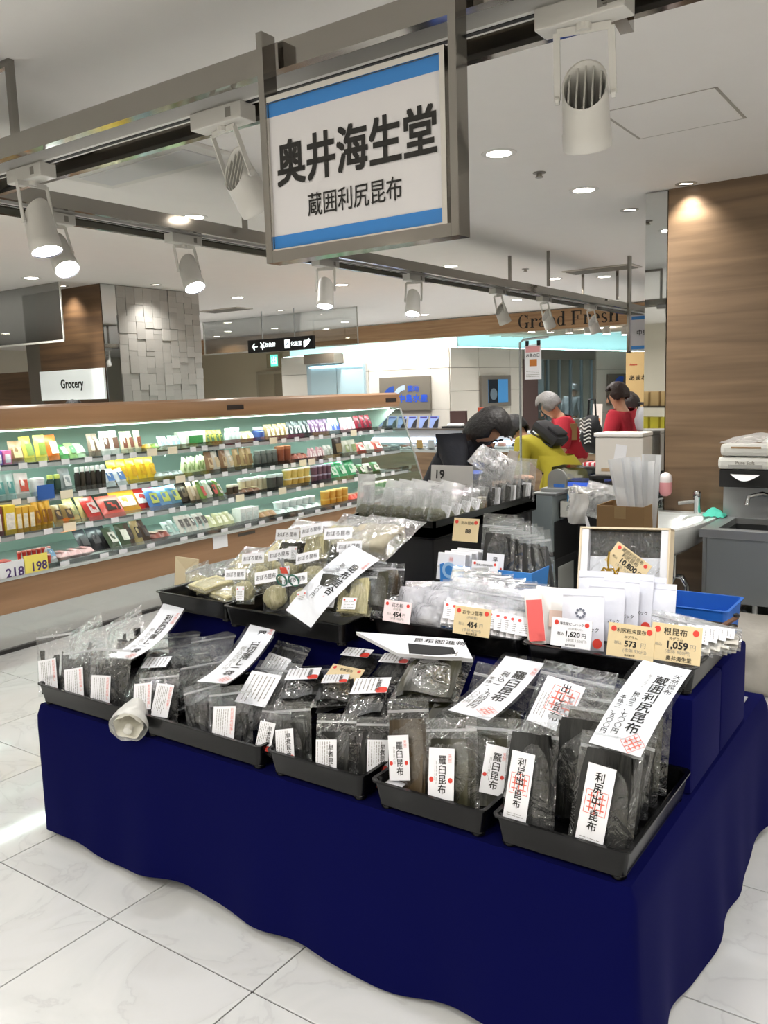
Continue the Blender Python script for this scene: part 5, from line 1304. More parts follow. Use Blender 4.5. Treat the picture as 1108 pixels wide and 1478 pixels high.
# scissors with red tag
sp = Pt(412, 828, 2.10)
sc_ = thing('scissors', 'scissors with green handles and red tag on the kelp heap', 'scissors', T(sp.x, sp.y, sp.z) @ RZ(.3) @ RX(.5))
for s in (-1, 1):
    MB().tube([(s * .022 + .018 * math.cos(k * PI / 8), 0, -.03 + .024 * math.sin(k * PI / 8)) for k in range(16)], .003, 6, closed=True).build('handle', mat('2f6a58', .4), sc_, True)
MB().bar((.01, 0, -.01), (-.008, 0, .07), .002, .008).build('blade', M_STEEL, sc_); MB().bar((-.01, 0, -.01), (.008, 0, .07), .002, .008).build('blade', M_STEEL, sc_)
MB().bbox(-.012, .012, -.006, -.003, .005, .03, .001).build('red_tag', mat('e0503c', .5), sc_)
# --- snack tray
def price_card(label, px, py, Y, w, h, m, rows, dots_=True, yaw=0.0, lean=.25):
    p = Pt(px, py, Y); t = thing('price_card', label, 'price card', T(p.x, p.y, p.z) @ RZ(yaw) @ RX(-lean))
    b = MB().bbox(-w / 2, w / 2, -.001, .001, -h / 2, h / 2, .0005).build('card', m, t)
    for tx, x, z, wf, bo, mm in rows: text(tx, .02, mm, b, T(x * w, -.0016, z * h), fit_w=wf * w, bold=bo)
    if dots_:
        dot(b, -w * .38, h * .33, h * .085, -.0016); dot(b, w * .38, h * .33, h * .085, -.0016)
    return t
price_card('pink price card reading 454 yen on the snack tray', 573, 883, 2.19, .105, .068, M_PINK, [('花の粉', 0, .3, .42, .006, M_INK), ('(内容量)', 0, .1, .3, 0, M_GREYINK), ('454', .02, -.13, .3, .03, M_INK), ('税込', -.28, -.13, .16, 0, M_GREYINK), ('円', .26, -.13, .1, 0, M_GREYINK), ('(本体 420円)', .02, -.34, .5, 0, M_GREYINK)])
price_card('cream price card reading 454 yen on the snack tray', 681, 897, 2.185, .125, .085, M_CREAM, [('おやつ昆布', 0, .3, .55, .006, M_INK), ('(内容量)', 0, .12, .28, 0, M_GREYINK), ('454', .02, -.12, .26, .03, M_INK), ('税込', -.28, -.12, .16, 0, M_GREYINK), ('円', .26, -.12, .09, 0, M_GREYINK), ('(本体 420円)', .02, -.33, .5, 0, M_GREYINK), ('奥井海生堂', .02, -.44, .3, .01, M_INK)])
SILV = film('silver_film', 'eeeef2', .6, .3, .9, 22, .2)
for k, (a, b, c, d_, ya, yb) in enumerate(((555, 895, 562, 858, 2.24, 2.30), (590, 895, 600, 848, 2.25, 2.31), (625, 902, 632, 852, 2.25, 2.31), (600, 872, 606, 838, 2.4, 2.45), (640, 880, 645, 840, 2.4, 2.45), (612, 905, 622, 872, 2.22, 2.27))):
    bag(Pt(a, b, ya), Pt(c, d_, yb), .11, .05, 'crumpled silvery snack pack ' + ['behind the pink price card', 'right of the pink price card', 'between the two 454 cards', 'in the rear row behind the pink card', 'in the rear row under the blue carton', 'at the tray rim between the two 454 cards'][k], 'ball', mat('cfcfd2', .4, bump=.5, bscale=25), .75, None, .1, filmm=SILV, zip_=False, crumple=.3, name='snack_pack')
for k in range(11):
    x = 655 + k * 10.5; p0 = Pt(x, 905 + k * 2.6, 2.245); p1 = Pt(x + 6, 838 + k * 2.2 - (k > 6) * 2, 2.36)
    bag(p0, p1, .10, .022, 'clear snack bag with red dotted label in the file behind the cream card', 'sheets', mat('d8d4d4', .5), .55, (.0, .05, .075, .062, 0, 'dots'), .55, 'clear snack bags filed behind the cream card', M_FILMS, name='snack_bag', crumple=.15)
for k in range(6):
    x = 672 + k * 17; bag(Pt(x, 862 + k * 3, 2.42), Pt(x + 8, 818 + k * 5, 2.56), .13, .03, 'clear snack bag lying over the file in front of the blue carton', 'sheets', mat('d8d6d8', .5), .5, None, .4, 'clear snack bags in front of the blue carton', M_FILMS, name='snack_bag', crumple=.25)
# blue carton with white boxes and seaweed packs
c0 = Pt(627, 848, 2.58); cz = ZU + .002
ct = thing('blue_carton', 'blue open carton with pale round wave pattern behind the snack tray', 'carton', T(c0.x, 2.62, cz))
cl = Pt(790, 830, 2.75).x - c0.x; chh = Pt(627, 815, 2.60).z - cz
M_CART = mat('3f86cf', .5)
for n_, a in (('carton_front', (0, cl, 0, .004, 0, chh)), ('carton_back', (0, cl, .17, .174, 0, chh)), ('carton_side', (0, .004, .004, .17, 0, chh)), ('carton_side', (cl - .004, cl, .004, .17, 0, chh)), ('carton_base', (0, cl, .004, .17, 0, .004))):
    MB().box(*a).build(n_, M_CART, ct)
for k in range(int((cl - .03) / .075)):
    m = MB(); arc(m, .04 + k * .075, (.025 if k % 2 else chh - .02), .018, .03, 0, 2 * PI, 24); me = bpy.data.meshes.new('wave_ring'); me.from_pydata(m.v, [], m.f); obj('wave_ring', me, mat('9cc4ea', .5), ct, T(0, -.001, 0))
for k in range(4):
    p = Pt(650 + k * 9, 812, 2.64 + k * .035); b = thing('white_gift_box', 'small white box with red stamp standing in the blue carton', 'box', T(p.x, 2.645 + k * .036, cz + chh * .65) @ RZ(-.05) @ RX(-.2), 'white boxes in the blue carton')
    MB().bbox(-.06, .06, -.015, .015, 0, .10, .003).build('box_body', M_PAPER, b); MB().box(-.06, .06, -.0165, -.0155, .045, .052).build('box_band', mat('cfcdc8', .6), b); stamp(b, 0, .078, .009, -.0166); obj('fine_print', fine_print(.08, .03, 4, 1, True), None, b, T(0, -.0165, .022))
for k in range(6):
    p0 = Pt(714 + k * 12, 825, 2.68); p0.y = 2.66 + k * .012; p0.z = cz + .02
    p1 = Pt(722 + k * 9, 742 + k * 5, 2.73 + k * .01)
    bag(p0, p1, .13, .018, 'clear pack of black seaweed sheets standing in the blue carton' if k else 'clear pack of black seaweed sheets with a white lettered label', 'sheets', M_KELP, .78, (.0, .165, .066, .085, 0, 'oboro2') if k == 0 else None, .1 + .05 * k, 'seaweed packs in the blue carton' if k else None, name='seaweed_pack', crumple=.06)
for o in [o for o in bpy.data.objects if o.name.startswith('paper_label') and o.parent and 'white lettered label' in o.parent.get('label', '')]:
    text('早の黒', .03, M_INK, o, T(.0, -.0012, .0), vertical=True, fit_h=.06, bold=.012); dot(o, -.024, -.01, .004, -.0012); dot(o, .024, -.01, .004, -.0012)
price_card('white price card with two red dots on the blue carton front', 699, 822, 2.6, .105, .06, M_PAPER, [('昆布〆用早煮昆布', 0, .25, .62, .006, M_INK), ('(内容量)', 0, 0, .25, 0, M_GREYINK)])
price_card('cream price card standing behind the white gift boxes', 672, 765, 2.80, .11, .09, M_CREAM, [('刻み昆布', .05, .3, .5, .006, M_INK), ('88', .1, -.05, .2, .03, M_INK)])
# --- pouch tray
rb = thing('red_and_white_bag', 'tall paper bag with a red lower half at the end of the pouch tray', 'bag', frame(Pt(775, 930, 2.23), Pt(768, 850, 2.30), .5))
hb_ = (Pt(775, 930, 2.23) - Pt(768, 850, 2.30)).length
pl = pillow(.052, hb_, .03, 8, 10, 3, .03); pl.build('bag_body', mat('e4dcd4', .55), rb, 'all')
MB().grid(lambda u, v: ((u - .5) * .046, -.0185 - .001, .005 + v * hb_ * .74), 2, 2).build('red_front', mat('cf4a44', .5), rb)
wp = thing('white_paper_bag', 'white paper bag with faint coloured print beside the red one', 'bag', frame(Pt(800, 930, 2.30), Pt(806, 842, 2.36), .6)); pillow(.13, .17, .03, 8, 10, 8, .03).build('bag_body', mat('e6e2dc', .6), wp, 'all'); MB().grid(lambda u, v: ((u - .5) * .05, -.019, .05 + v * .05), 2, 2).build('printed_patch', mat('d4b8a8', .5), wp)
M_POUCH = mat('dfe0e8', .42, bump=.15, bscale=20)
def white_pouch(px, py, qx, qy, ya, yb, w, lab, big=False, group=None):
    p0, p1 = Pt(px, py, ya), Pt(qx, qy, yb); h = (p1 - p0).length
    t = thing('white_pouch', lab, 'pouch', frame(p0, p1, .05), group); pillow(w, h, .035, 8, 10, int(px), .12, .03).build('pouch_body', M_POUCH, t, 'all')
    MB().box(-w * .48, w * .48, -.003, .003, h * .88, h * .895).build('zip_seal', mat('c9cad4', .4), t)
    if big:
        for k in range(8):
            a = 2 * PI * k / 8; me = MB().disc(.004, 0, 8, T(0 + .011 * math.cos(a), 0, 0) @ T(0, 0, 0)).v
            n = 10; mm = bpy.data.meshes.new('emblem_petal'); mm.from_pydata([(.012 * math.cos(a) + .004 * math.cos(2 * PI * i / n), -.0235, h * .6 + .012 * math.sin(a) + .004 * math.sin(2 * PI * i / n)) for i in range(n)], [], [tuple(range(n))]); obj('emblem_petal', mm, mat('6b6f7c', .5), t)
        text('海生堂の昆布パック', .01, M_GREYINK, t, T(0, -.0235, h * .45), fit_w=w * .6)
    text('パック', .02, M_INK, t, T(w * .28, -.0225, h * .34), fit_w=w * .3, bold=.012); dot(t, w * .4, h * .12, .014, -.021)
    return t
white_pouch(840, 938, 842, 850, 2.26, 2.30, .125, 'large white zip pouch with flower emblem behind the 1,620 card', True)
for k, (a, b, c, d_, ya) in enumerate(((872, 925, 876, 838, 2.36), (892, 918, 898, 830, 2.42), (912, 912, 918, 828, 2.48), (930, 905, 936, 832, 2.54), (858, 905, 860, 824, 2.46), (945, 915, 950, 842, 2.5))):
    white_pouch(a, b, c, d_, ya, ya + .04, .11, 'white zip pouch in the rows behind the large emblem pouch', False, 'white zip pouches in rows')
price_card('white price card reading 1,620 yen in the pouch tray', 824, 914, 2.20, .118, .08, M_PAPER, [('海生堂だしパック', 0, .32, .6, .006, M_INK), ('(内容量入り)', .1, .15, .35, 0, M_GREYINK), ('1,620', .05, -.05, .34, .028, M_INK), ('税込', -.26, -.05, .16, .01, M_INK), ('円', .32, -.05, .1, .01, M_INK), ('(本体 1,500円)', .15, -.25, .5, 0, M_GREYINK), ('奥井海生堂', 0, -.42, .25, .01, M_INK)], yaw=.03)
price_card('cream price card reading 573 yen in the pouch tray', 910, 926, 2.19, .128, .09, M_CREAM, [('利尻粉末昆布', 0, .3, .62, .006, M_INK), ('30グラム', 0, .12, .28, .004, M_INK), ('573', 0, -.08, .24, .03, M_INK), ('税込', -.27, -.08, .16, 0, M_GREYINK), ('円', .27, -.08, .1, 0, M_GREYINK), ('(本体 530円)', .1, -.28, .5, 0, M_GREYINK), ('奥井海生堂', 0, -.42, .22, .01, M_INK)])
price_card('cream price card reading 1,059 yen beside the root kelp bags', 975, 929, 2.195, .13, .098, M_CREAM, [('根昆布', -.02, .3, .46, .008, M_INK), ('70グラム', .0, .12, .28, .004, M_INK), ('1,059', .04, -.06, .4, .03, M_INK), ('税込', -.34, -.06, .14, 0, M_GREYINK), ('円', .34, -.06, .11, 0, M_GREYINK), ('(本体 980円)', .05, -.23, .5, 0, M_GREYINK), ('奥井海生堂', .08, -.40, .5, .01, M_INK)])
for k in range(7):
    x = 962 + k * 13; bag(Pt(x, 950 - k * 2.5, 2.25 + k * .02), Pt(x + 4, 884 + k * 3, 2.33 + k * .03), .10, .03, 'clear bag of root kelp with white label filed at the stall end', 'sheets', mat('cfcabe', .6, var=.2), .6, (.0, .05, .06, .06, 0, 'plain'), .75, 'root kelp bags filed at the stall end', M_FILMS, name='root_kelp_bag', crumple=.15)
cb_ = thing('cutting_stick', 'small dark wooden stick lying on the rim of the end tray', 'stick', T(-.60, 2.60, ZU + .084)); MB().bar((-.02, -.08, .004), (.02, .06, .022), .014, .006).build('stick_body', mat('5a3a26', .5), cb_); MB().lathe([(.0, 0), (.009, .004), (.009, .012), (.0, .016)], 10, T(.02, .06, .02)).build('stick_knob', M_DULLBLK, cb_, True)
# gift box standing open behind the pouches
g0, g1 = Pt(895, 925, 2.66), Pt(903, 762, 2.76); gh = (g1 - g0).length
gx = thing('gift_box', 'open wooden gift box of kelp standing upright behind the pouches', 'box', frame(g0, g1, .06)); gw_ = .15
M_GB = mat('e3d2b4', .6)
MB().box(-gw_, gw_, .036, .04, 0, gh).build('box_base', M_GB, gx)
for n_, a in (('box_wall', (-gw_, -gw_ + .006, -.02, .036, 0, gh)), ('box_wall', (gw_ - .006, gw_, -.02, .036, 0, gh)), ('box_wall', (-gw_, gw_, -.02, .036, gh - .006, gh)), ('box_wall', (-gw_, gw_, -.02, .036, 0, .006))): MB().box(*a).build(n_, M_GB, gx)
MB().box(-gw_ + .006, -gw_ + .03, -.015, .03, .006, gh - .006).build('side_lining', M_PAPER, gx); MB().box(gw_ - .03, gw_ - .006, -.015, .03, .006, gh - .006).build('side_lining', M_PAPER, gx)
MB().box(-gw_ + .03, gw_ - .03, .01, .03, gh * .2, gh - .01).build('kelp', M_KELP, gx); MB().box(-gw_ + .032, gw_ - .032, .005, .009, .006, gh * .74).build('paper_wrap', M_PAPER, gx)
MB().grid(lambda u, v: ((u - .5) * 2 * (gw_ - .03), .004, gh * .2 + v * gh * .76), 4, 4).build('clear_film', M_FILM, gx)
text('昆布', .03, M_INK, gx, T(-.07, .003, gh * .42), vertical=True, fit_h=.055, bold=.01)
t = price_card('tilted cream price card reading 10,800 yen in the gift box', 906, 813, 2.60, .135, .075, M_CREAM, [('蔵囲利尻昆布', 0, .36, .6, .004, M_INK), ('利尻昆布', 0, .17, .45, .008, M_INK), ('10,800', .05, -.1, .45, .03, M_INK), ('税込', -.34, -.1, .14, 0, M_INK), ('円', .38, -.1, .1, .01, M_INK), ('(本体 10,000円)', .05, -.32, .55, 0, M_GREYINK)])
t.matrix_basis = t.matrix_basis @ RY(.55)
cp_ = Pt(880, 828, 2.585); gc = thing('gold_cord', 'gold cord tied in a knot on the gift box', 'cord', T(cp_.x, cp_.y, cp_.z))
MB().tube([(.03 * math.sin(2.1 * k * .4) + .012 * math.cos(k), .004 * math.sin(k), .012 * math.sin(3.3 * k * .4) + .01 * math.sin(k * 1.7)) for k in range(24)], .0035, 6).build('cord_knot', mat('b8922c', .3, .7), gc, True); MB().tube([(-.004, 0, 0), (-.008, .003, .035), (-.004, .004, .07)], .003, 6).build('cord_end', mat('b8922c', .3, .7), gc, True)
# white packet propped in front of the snack tray
TL, TR, BR, BL = Pt(514, 914, 2.09), Pt(668, 925, 2.185), Pt(682, 950, 2.12), Pt(575, 948, 2.06)
xa = (TR - TL).normalized(); za = ((TL + TR) / 2 - (BL + BR) / 2); za = (za - xa * za.dot(xa)).normalized(); ya = za.cross(xa)
Mp = Matrix((xa, ya, za)).transposed().to_4x4(); Mp.translation = (BL + BR) / 2; Mi = Mp.inverted()
pw = thing('white_packet', 'white folded packet with dark window propped against the upper tray', 'packet', Mp)
q4 = [Mi @ p for p in (BL, BR, TR, TL)]; pol = [(p.x, p.z) for p in q4]; qz = pol[2][1]; qx = (pol[0][0] + pol[1][0]) / 2; qw = pol[1][0] - pol[0][0]
MB().prism(pol, -.006, .008, 'Y').build('packet_body', M_PAPER, pw); MB().prism([(qx - qw * .35, .002), (qx + qw * .3, .002), (qx + qw * .2, qz * .5), (qx - qw * .42, qz * .55)], -.0075, -.006, 'Y').build('dark_window', M_DULLBLK, pw); text('昆布御進物', .02, M_INK, pw, T(qx, -.0075, qz * .76), fit_w=qw * .7, fit_h=qz * .22, bold=.006)
price_card('cream price card with two red dots lying on the kelp bags', 495, 975, 2.02, .125, .075, M_CREAM, [('早煮昆布', 0, .28, .4, .006, M_INK), ('税込 594円', 0, -.1, .5, .01, M_INK)], lean=1.05)
# roll of clear plastic carrier bags hanging over the tray corner
rp = Pt(190, 1036, 1.665)
rl = thing('plastic_bag_roll', 'crumpled white plastic bag roll hanging over the blue cloth between two trays', 'plastic bag', T(rp.x, rp.y, rp.z) @ RZ(.6) @ RX(.35) @ RY(.25))
def rollfn(u, v):
    a = 2 * PI * u; r = (.058 - .034 * v ** 1.3) * (1 + .12 * noise.noise(Vector((math.cos(a) * 2, math.sin(a) * 2, v * 4))))
    return (r * math.cos(a) * 1.05, -.045 + .115 * v, r * math.sin(a))
MB().grid(rollfn, 24, 12).build('plastic_sheet', film('milk_plastic', 'f4f3ee', .8, .2, .6, 30, .3), rl, 'all')
def roll2(u, v):
    a = 2 * PI * u; r = (.046 - .03 * v) * (1 + .1 * math.sin(5 * a + v * 5)); return (r * math.cos(a), -.045 + .12 * v, r * math.sin(a))
MB().grid(roll2, 20, 6).build('inner_fold', mat('e2dfd2', .6), rl, 'all'); MB().lathe([(.0, 0), (.014, .0), (.014, .02), (.008, .022)], 12, T(0, -.03, -.012) @ RX(PI / 2)).build('core', mat('d4d2c8', .5), rl, True)
# ================================================================== BEHIND THE STALL
# black bench with more kelp bags
ZB = .97
k0, k1 = at(627, 753, z=ZB), at(767, 713, z=ZB)
bxr, by0, by1 = k0.x, k0.y, k1.y; bxl = bxr - .52
bn_ = thing('black_bench', 'black display bench behind the stall with a tray top', 'bench', T((bxl + bxr) / 2, (by0 + by1) / 2, 0))
hx_, hy_ = (bxr - bxl) / 2, (by1 - by0) / 2
MB().bbox(-hx_ + .03, hx_ - .03, -hy_ + .03, hy_ - .03, 0, ZB - .09, .006).build('bench_body', mat('19191b', .5), bn_)
m = MB(); L0 = [(-hx_ + .02, .0), (-hx_, .09)]
m.box(-hx_, hx_, -hy_, hy_, ZB - .09, ZB - .032)
for a in ((-hx_, hx_, -hy_, -hy_ + .012), (-hx_, hx_, hy_ - .012, hy_), (-hx_, -hx_ + .012, -hy_, hy_), (hx_ - .012, hx_, -hy_, hy_)): m.box(a[0], a[1], a[2], a[3], ZB - .08, ZB)
m.build('tray_top', M_BLACK, bn_)
for k in range(9):
    p = Vector((bxl + .03 + k * .055, by0 + .09 + .012 * (k % 2), ZB - .03)); bag(p, p + Vector((.0, .07, .16)), .10, .04, 'clear bag of green dried seaweed in the row at the front of the black bench', 'ball', mat('4c4c2a', .6, bump=.5, bscale=40), .42, None, .25, 'green seaweed bags on the black bench', M_FILMS, name='seaweed_bag', zip_=False, crumple=.1)
for k in range(4):
    p = Vector((bxr - .05, by0 + .16 + k * .10, ZB - .03)); bag(p, p + Vector((.0, .08, .14)), .10, .035, 'clear bag with white label in the row along the side of the black bench', 'ball', mat('57562f', .6), .4, (0, .05, .05, .06, 0, 'plain'), .5, 'labelled bags along the black bench side', M_FILMS, name='seaweed_bag', zip_=False)
for k in range(7):
    p = Vector((bxl + .05 + .06 * k, by0 + .28 + .03 * (k % 3), ZB - .03)); bag(p, p + Vector((.01, .09, .17)), .11, .045, 'milky clear bag in the rear rows on the black bench', 'ball', mat('6a6a48', .6), .35, None, .3, 'milky bags in the rear rows of the black bench', M_MILKY, name='seaweed_bag', zip_=False, crumple=.2)
p = Vector((bxl - .02, by0 + .18, ZB - .031)); bag(p, p + Vector((0, .03, .22)), .1, .04, 'tall zip bag with white tag standing above the bench row', 'ball', mat('57562f', .6), .4, (.02, .12, .04, .09, 0, 'plain'), .2, filmm=M_MILKY, name='seaweed_bag')
cpd = by1 - .45
cdp = thing('grey_notice_card', 'grey white notice card standing among the bags on the bench', 'card', T(bxr - .26, cpd - .1, ZB - .031) @ RX(-.12)); MB().bbox(-.12, .14, -.003, .003, 0, .24, .001).build('card', mat('b9b7b4', .5), cdp); text('19', .05, M_INK, cdp, T(-.06, -.004, .19), fit_w=.05, bold=.02); obj('fine_print', fine_print(.1, .1, 6, 1, True), None, cdp, T(.06, -.004, .1))
for k in range(6):
    p = Vector((bxr - .12 + .012 * k, cpd + .02 + k * .07, ZB - .031)); bag(p, p + Vector((.0, .05, .23 + .01 * (k % 2))), .15, .04, 'tall clear bag with dark strip at the far end of the bench', 'strips', M_KELP, .45, (.03, .06, .05, .09, 0, 'plain') if k % 2 else None, .35, 'tall bags at the far end of the bench', M_FILMS, name='tall_kelp_bag', zip_=False, crumple=.2)
p = Vector((bxr - .16, cpd + .1, ZB + .17)); bag(p, p + Vector((.05, .10, .09)), .22, .12, 'large crumpled clear plastic bag heaped on the tall bags', None, None, .5, None, .3, filmm=film('crumpled_film', 'ffffff', .6, .25, 1.0, 26, .15), name='crumpled_bag', zip_=False, crumple=.5)
jr = thing('small_jar', 'small jar of brown seasoning beside the tall bags on the bench', 'jar', T(bxr - .05, cpd - .12, ZB - .031)); MB().lathe([(.025, 0), (.028, .01), (.028, .06), (.024, .066)], 16).build('jar_body', mat('6a5334', .3), jr, True); MB().lathe([(.027, .066), (.027, .08)], 16).build('lid', mat('c9c2b0', .4), jr, True)
bt = at(665, 686, y=by1 - .25)
def dish(name, label, M, w, d, h, m, cat='tray'):
    t = thing(name, label, cat, M); o = MB()
    lp = [(.8, 0), (.82, 0), (1.0, h), (1.06, h), (1.06, h + .003), (.98, h + .003), (.78, .004)]
    n = None
    for s, z in lp:
        L = rrect(-w / 2 * s, w / 2 * s, -d / 2 * s, d / 2 * s, .02); n = len(L); o.v += [(p[0], p[1], z) for p in L]
    for k in range(len(lp) - 1):
        for i in range(n): o.f.append((k * n + i, k * n + (i + 1) % n, (k + 1) * n + (i + 1) % n, (k + 1) * n + i))
    o.f.append(tuple(range(n))); o.f.append(tuple(range((len(lp) - 1) * n, len(lp) * n))); o.build('tray_shell', m, t, True)
    return t
dish('blue_tray', 'blue plastic tray on top of the bags before the dark clad clerk', T(bt.x, by1 - .25, bt.z - .02) @ RZ(.4), .24, .2, .035, mat('2f5fc0', .35))
pp = thing('paper_slips', 'white paper slips lying in the blue tray', 'paper', T(bt.x - .06, by1 - .27, bt.z - .012) @ RZ(.5)); MB().box(-.04, .03, -.03, .03, .0, .004, RX(.1)).build('paper_sheet', M_PAPER, pp); MB().box(-.02, .05, -.02, .04, .004, .008, RZ(.3)).build('paper_sheet', M_PAPER, pp)
# grey till cabinet
c = at(797, 716, z=.94); cxl = at(767, 713, y=c.y).x; cyr = at(832, 706, x=c.x).y
cbn = thing('till_cabinet', 'grey steel till cabinet with black side behind the stall', 'cabinet', T(c.x, c.y, 0))
wL = cxl - c.x; dL = cyr - c.y; M_GREY = mat('8b9597', .4, .3)
MB().bbox(wL, 0, 0, dL, .60, .94, .004).build('cabinet_top', M_GREY, cbn); MB().bbox(wL - .01, 0, .02, dL, .0, .57, .004).build('cabinet_base', mat('7f8b8f', .4, .3), cbn)
MB().box(wL + .01, -.004, .01, dL, .57, .60).build('shadow_gap', M_DULLBLK, cbn); MB().box(.001, .006, .02, dL, .55, .78).build('side_panel', M_DULLBLK, cbn); MB().box(.001, .008, .03, dL - .02, .08, .55).build('side_panel', mat('2a2b2c', .5), cbn)
MB().box(.008, .010, .06, dL * .8, .2, .5).build('notice_sheet', mat('b5b8b4', .6), cbn)
MB().bbox(wL, .02, 0, dL, .94, .955, .003).build('top_plate', M_STEEL, cbn)
bk = thing('pen_basket', 'small perforated basket with pens hooked on the till cabinet', 'basket', T(c.x + .011, c.y + .08, .80)); o = MB()
for a in ((0, .005, 0, .22, 0, .10), (.07, .075, 0, .22, 0, .10), (0, .075, 0, .005, 0, .10), (0, .075, .215, .22, 0, .10), (0, .075, 0, .22, 0, .005)): o.box(*a)
o.build('basket_shell', mat('c9c8c0', .5), bk)
for i in range(6):
    for j in range(3): MB().box(.075, .0755, .03 + i * .032, .042 + i * .032, .02 + j * .028, .034 + j * .028).build('hole', mat('77766f', .6), bk)
for i, cc in enumerate(('5aa0d8', 'c03a30', 'e8e8e8', '3a70b8')): MB().tube([(.03, .04 + i * .03, .02), (.035, .045 + i * .03, .14)], .006, 8).build('pen', mat(cc, .4), bk)
rc = thing('receipt_strip', 'long white receipt paper strip hanging from the till cabinet', 'paper', T(c.x + .012, c.y + dL * .85, .80)); MB().grid(lambda u, v: (.06 + .05 * v + .03 * math.sin(3 * v), (u - .5) * .055, -.42 * v), 2, 12).build('paper_strip', M_PAPER, rc)
td = thing('tape_dispenser', 'grey metal tape stand with round disc on the till cabinet', 'dispenser', T(c.x - .02, c.y + .12, .955)); MB().bbox(-.09, .07, -.05, .05, 0, .02, .003).build('base', M_STEEL, td); MB().prism([(-.06, .02), (.06, .02)] + [(.06 * math.cos(a * PI / 10), .075 + .06 * math.sin(a * PI / 10)) for a in range(11)], -.01, .01, 'Y').build('disc_plate', mat('a3a7a4', .35, .5), td); MB().lathe([(.02, -.012), (.02, .0)], 16, T(0, -.0, .07) @ RX(PI / 2)).build('hub', M_DULLBLK, td, True); MB().box(-.02, .05, -.012, -.0105, .025, .045).build('blue_sticker', mat('3a6fc0', .5), td)
# black counter with the bits standing on it
ky0, ky1 = c.y + dL + .15, WPY - .04
kx0, kx1 = at(800, 700, y=ky0).x - .25, at(928, 700, y=ky0).x
kc = thing('packing_counter', 'black packing counter beside the mirror strip', 'counter', T(0, 0, 0))
MB().box(kx0, kx1, ky0, ky1, .86, .90).build('counter_top', mat('2b2c2e', .35), kc); MB().box(kx0 + .03, kx1 - .03, ky0 + .03, ky1 - .02, 0, .86).build('counter_body', mat('161617', .5), kc)
dish('blue_tray', 'blue plastic tray on the packing counter beside the tape stand', T(at(838, 700, z=.92).x, ky0 + .12, .901), .28, .2, .035, mat('2450b8', .35))
q = at(843, 688, y=ky0 + .3)
ac = thing('clear_guard', 'clear acrylic guard box on the packing counter', 'acrylic box', T(at(796, 690, y=ky0 + .25).x, ky0 + .25, .901)); aw = at(890, 690, y=ky0 + .25).x - at(796, 690, y=ky0 + .25).x
for n_, a in (('front_sheet', (0, aw, 0, .004, 0, .13)), ('back_sheet', (0, aw, .2, .204, 0, .13)), ('side_sheet', (0, .004, .004, .2, 0, .13)), ('side_sheet', (aw - .004, aw, .004, .2, 0, .13)), ('top_sheet', (0, aw, 0, .204, .13, .134))): MB().box(*a).build(n_, glass('guard_acrylic', (.8, .82, .82), .2, .05), ac)
sb0 = at(862, 664, y=ky1 - .18)
sbx = thing('foam_box', 'large white foam box with a taped note on the packing counter', 'box', T(sb0.x, ky1 - .22, 1.037)); sbw = at(930, 664, y=ky1 - .22).x - sb0.x - .01
fz = at(895, 631, y=ky1 - .22).z - 1.037
MB().bbox(0, sbw, 0, .18, 0, fz, .01).build('box_body', mat('d8d3cb', .6), sbx); MB().bbox(-.008, sbw + .0, -.008, .188, fz, fz + .025, .008).build('box_lid', mat('dedad3', .6), sbx); MB().box(.1, .17, -.002, -.001, fz * .45, fz * .9, RY(.15)).build('taped_note', M_PAPER, sbx); MB().box(.04, .15, -.003, -.001, fz * .12, fz * .2).build('tape_patch', mat('b59a78', .5), sbx)
st_ = thing('counter_shelf', 'small dark shelf under the foam box', 'shelf', T(sb0.x - .03, ky1 - .24, .901)); MB().box(0, sbw + .03, 0, .2, .12, .135).build('shelf_board', M_DULLBLK, st_); MB().box(0, .02, 0, .2, 0, .12).build('shelf_side', M_DULLBLK, st_); MB().box(sbw, sbw + .03, 0, .2, 0, .12).build('shelf_side', M_DULLBLK, st_)
rd = at(855, 664, y=ky0 + .42); rw = thing('red_striped_packet', 'red and white striped packet on the clear guard', 'packet', T(at(840, 664, y=ky0 + .3).x, ky0 + .3, 1.036)); MB().bbox(0, .14, 0, .1, 0, .03, .008).build('packet_body', mat('e4dcdc', .5), rw)
for k in range(4): MB().box(.01 + k * .036, .026 + k * .036, -.001, .1, .005, .0315).build('stripe', mat('cf3a44', .5), rw)
# cardboard box with rolled plastic sheets in front
y_cb = 3.95
cl0, cr0, ctz = at(861, 731, y=y_cb).x, at(929, 733, y=y_cb).x, at(895, 731, y=y_cb).z
std = thing('box_stand', 'low black stand under the cardboard box', 'stand', T((cl0 + cr0) / 2, y_cb + .11, 0)); sh_ = ctz - .2
MB().box(-.16, .16, -.12, .12, sh_ - .02, sh_).build('stand_top', M_DULLBLK, std)
for sx in (-1, 1):
    for sy in (-1, 1): MB().box(sx * .14 - .012, sx * .14 + .012, sy * .1 - .012, sy * .1 + .012, 0, sh_ - .02).build('leg', M_DULLBLK, std)
kb_ = thing('cardboard_box', 'open brown cardboard box holding rolled plastic sheets', 'box', T(cl0, y_cb, sh_ + .001)); bw_ = cr0 - cl0; M_KRAFT = mat('8a6c45', .7)
for n_, a in (('box_side', (0, bw_, 0, .005, 0, .2)), ('box_side', (0, bw_, .21, .215, 0, .2)), ('box_side', (0, .005, .005, .21, 0, .2)), ('box_side', (bw_ - .005, bw_, .005, .21, 0, .2)), ('box_base', (0, bw_, 0, .215, 0, .005))): MB().box(*a).build(n_, M_KRAFT, kb_)
MB().box(bw_ * .38, bw_ * .62, -.001, 0, .14, .2).build('tape', mat('9a8058', .4), kb_)
M_SHEET = film('frosted_sheet', 'f4f6f8', .75, .1, .1, 4, .3)
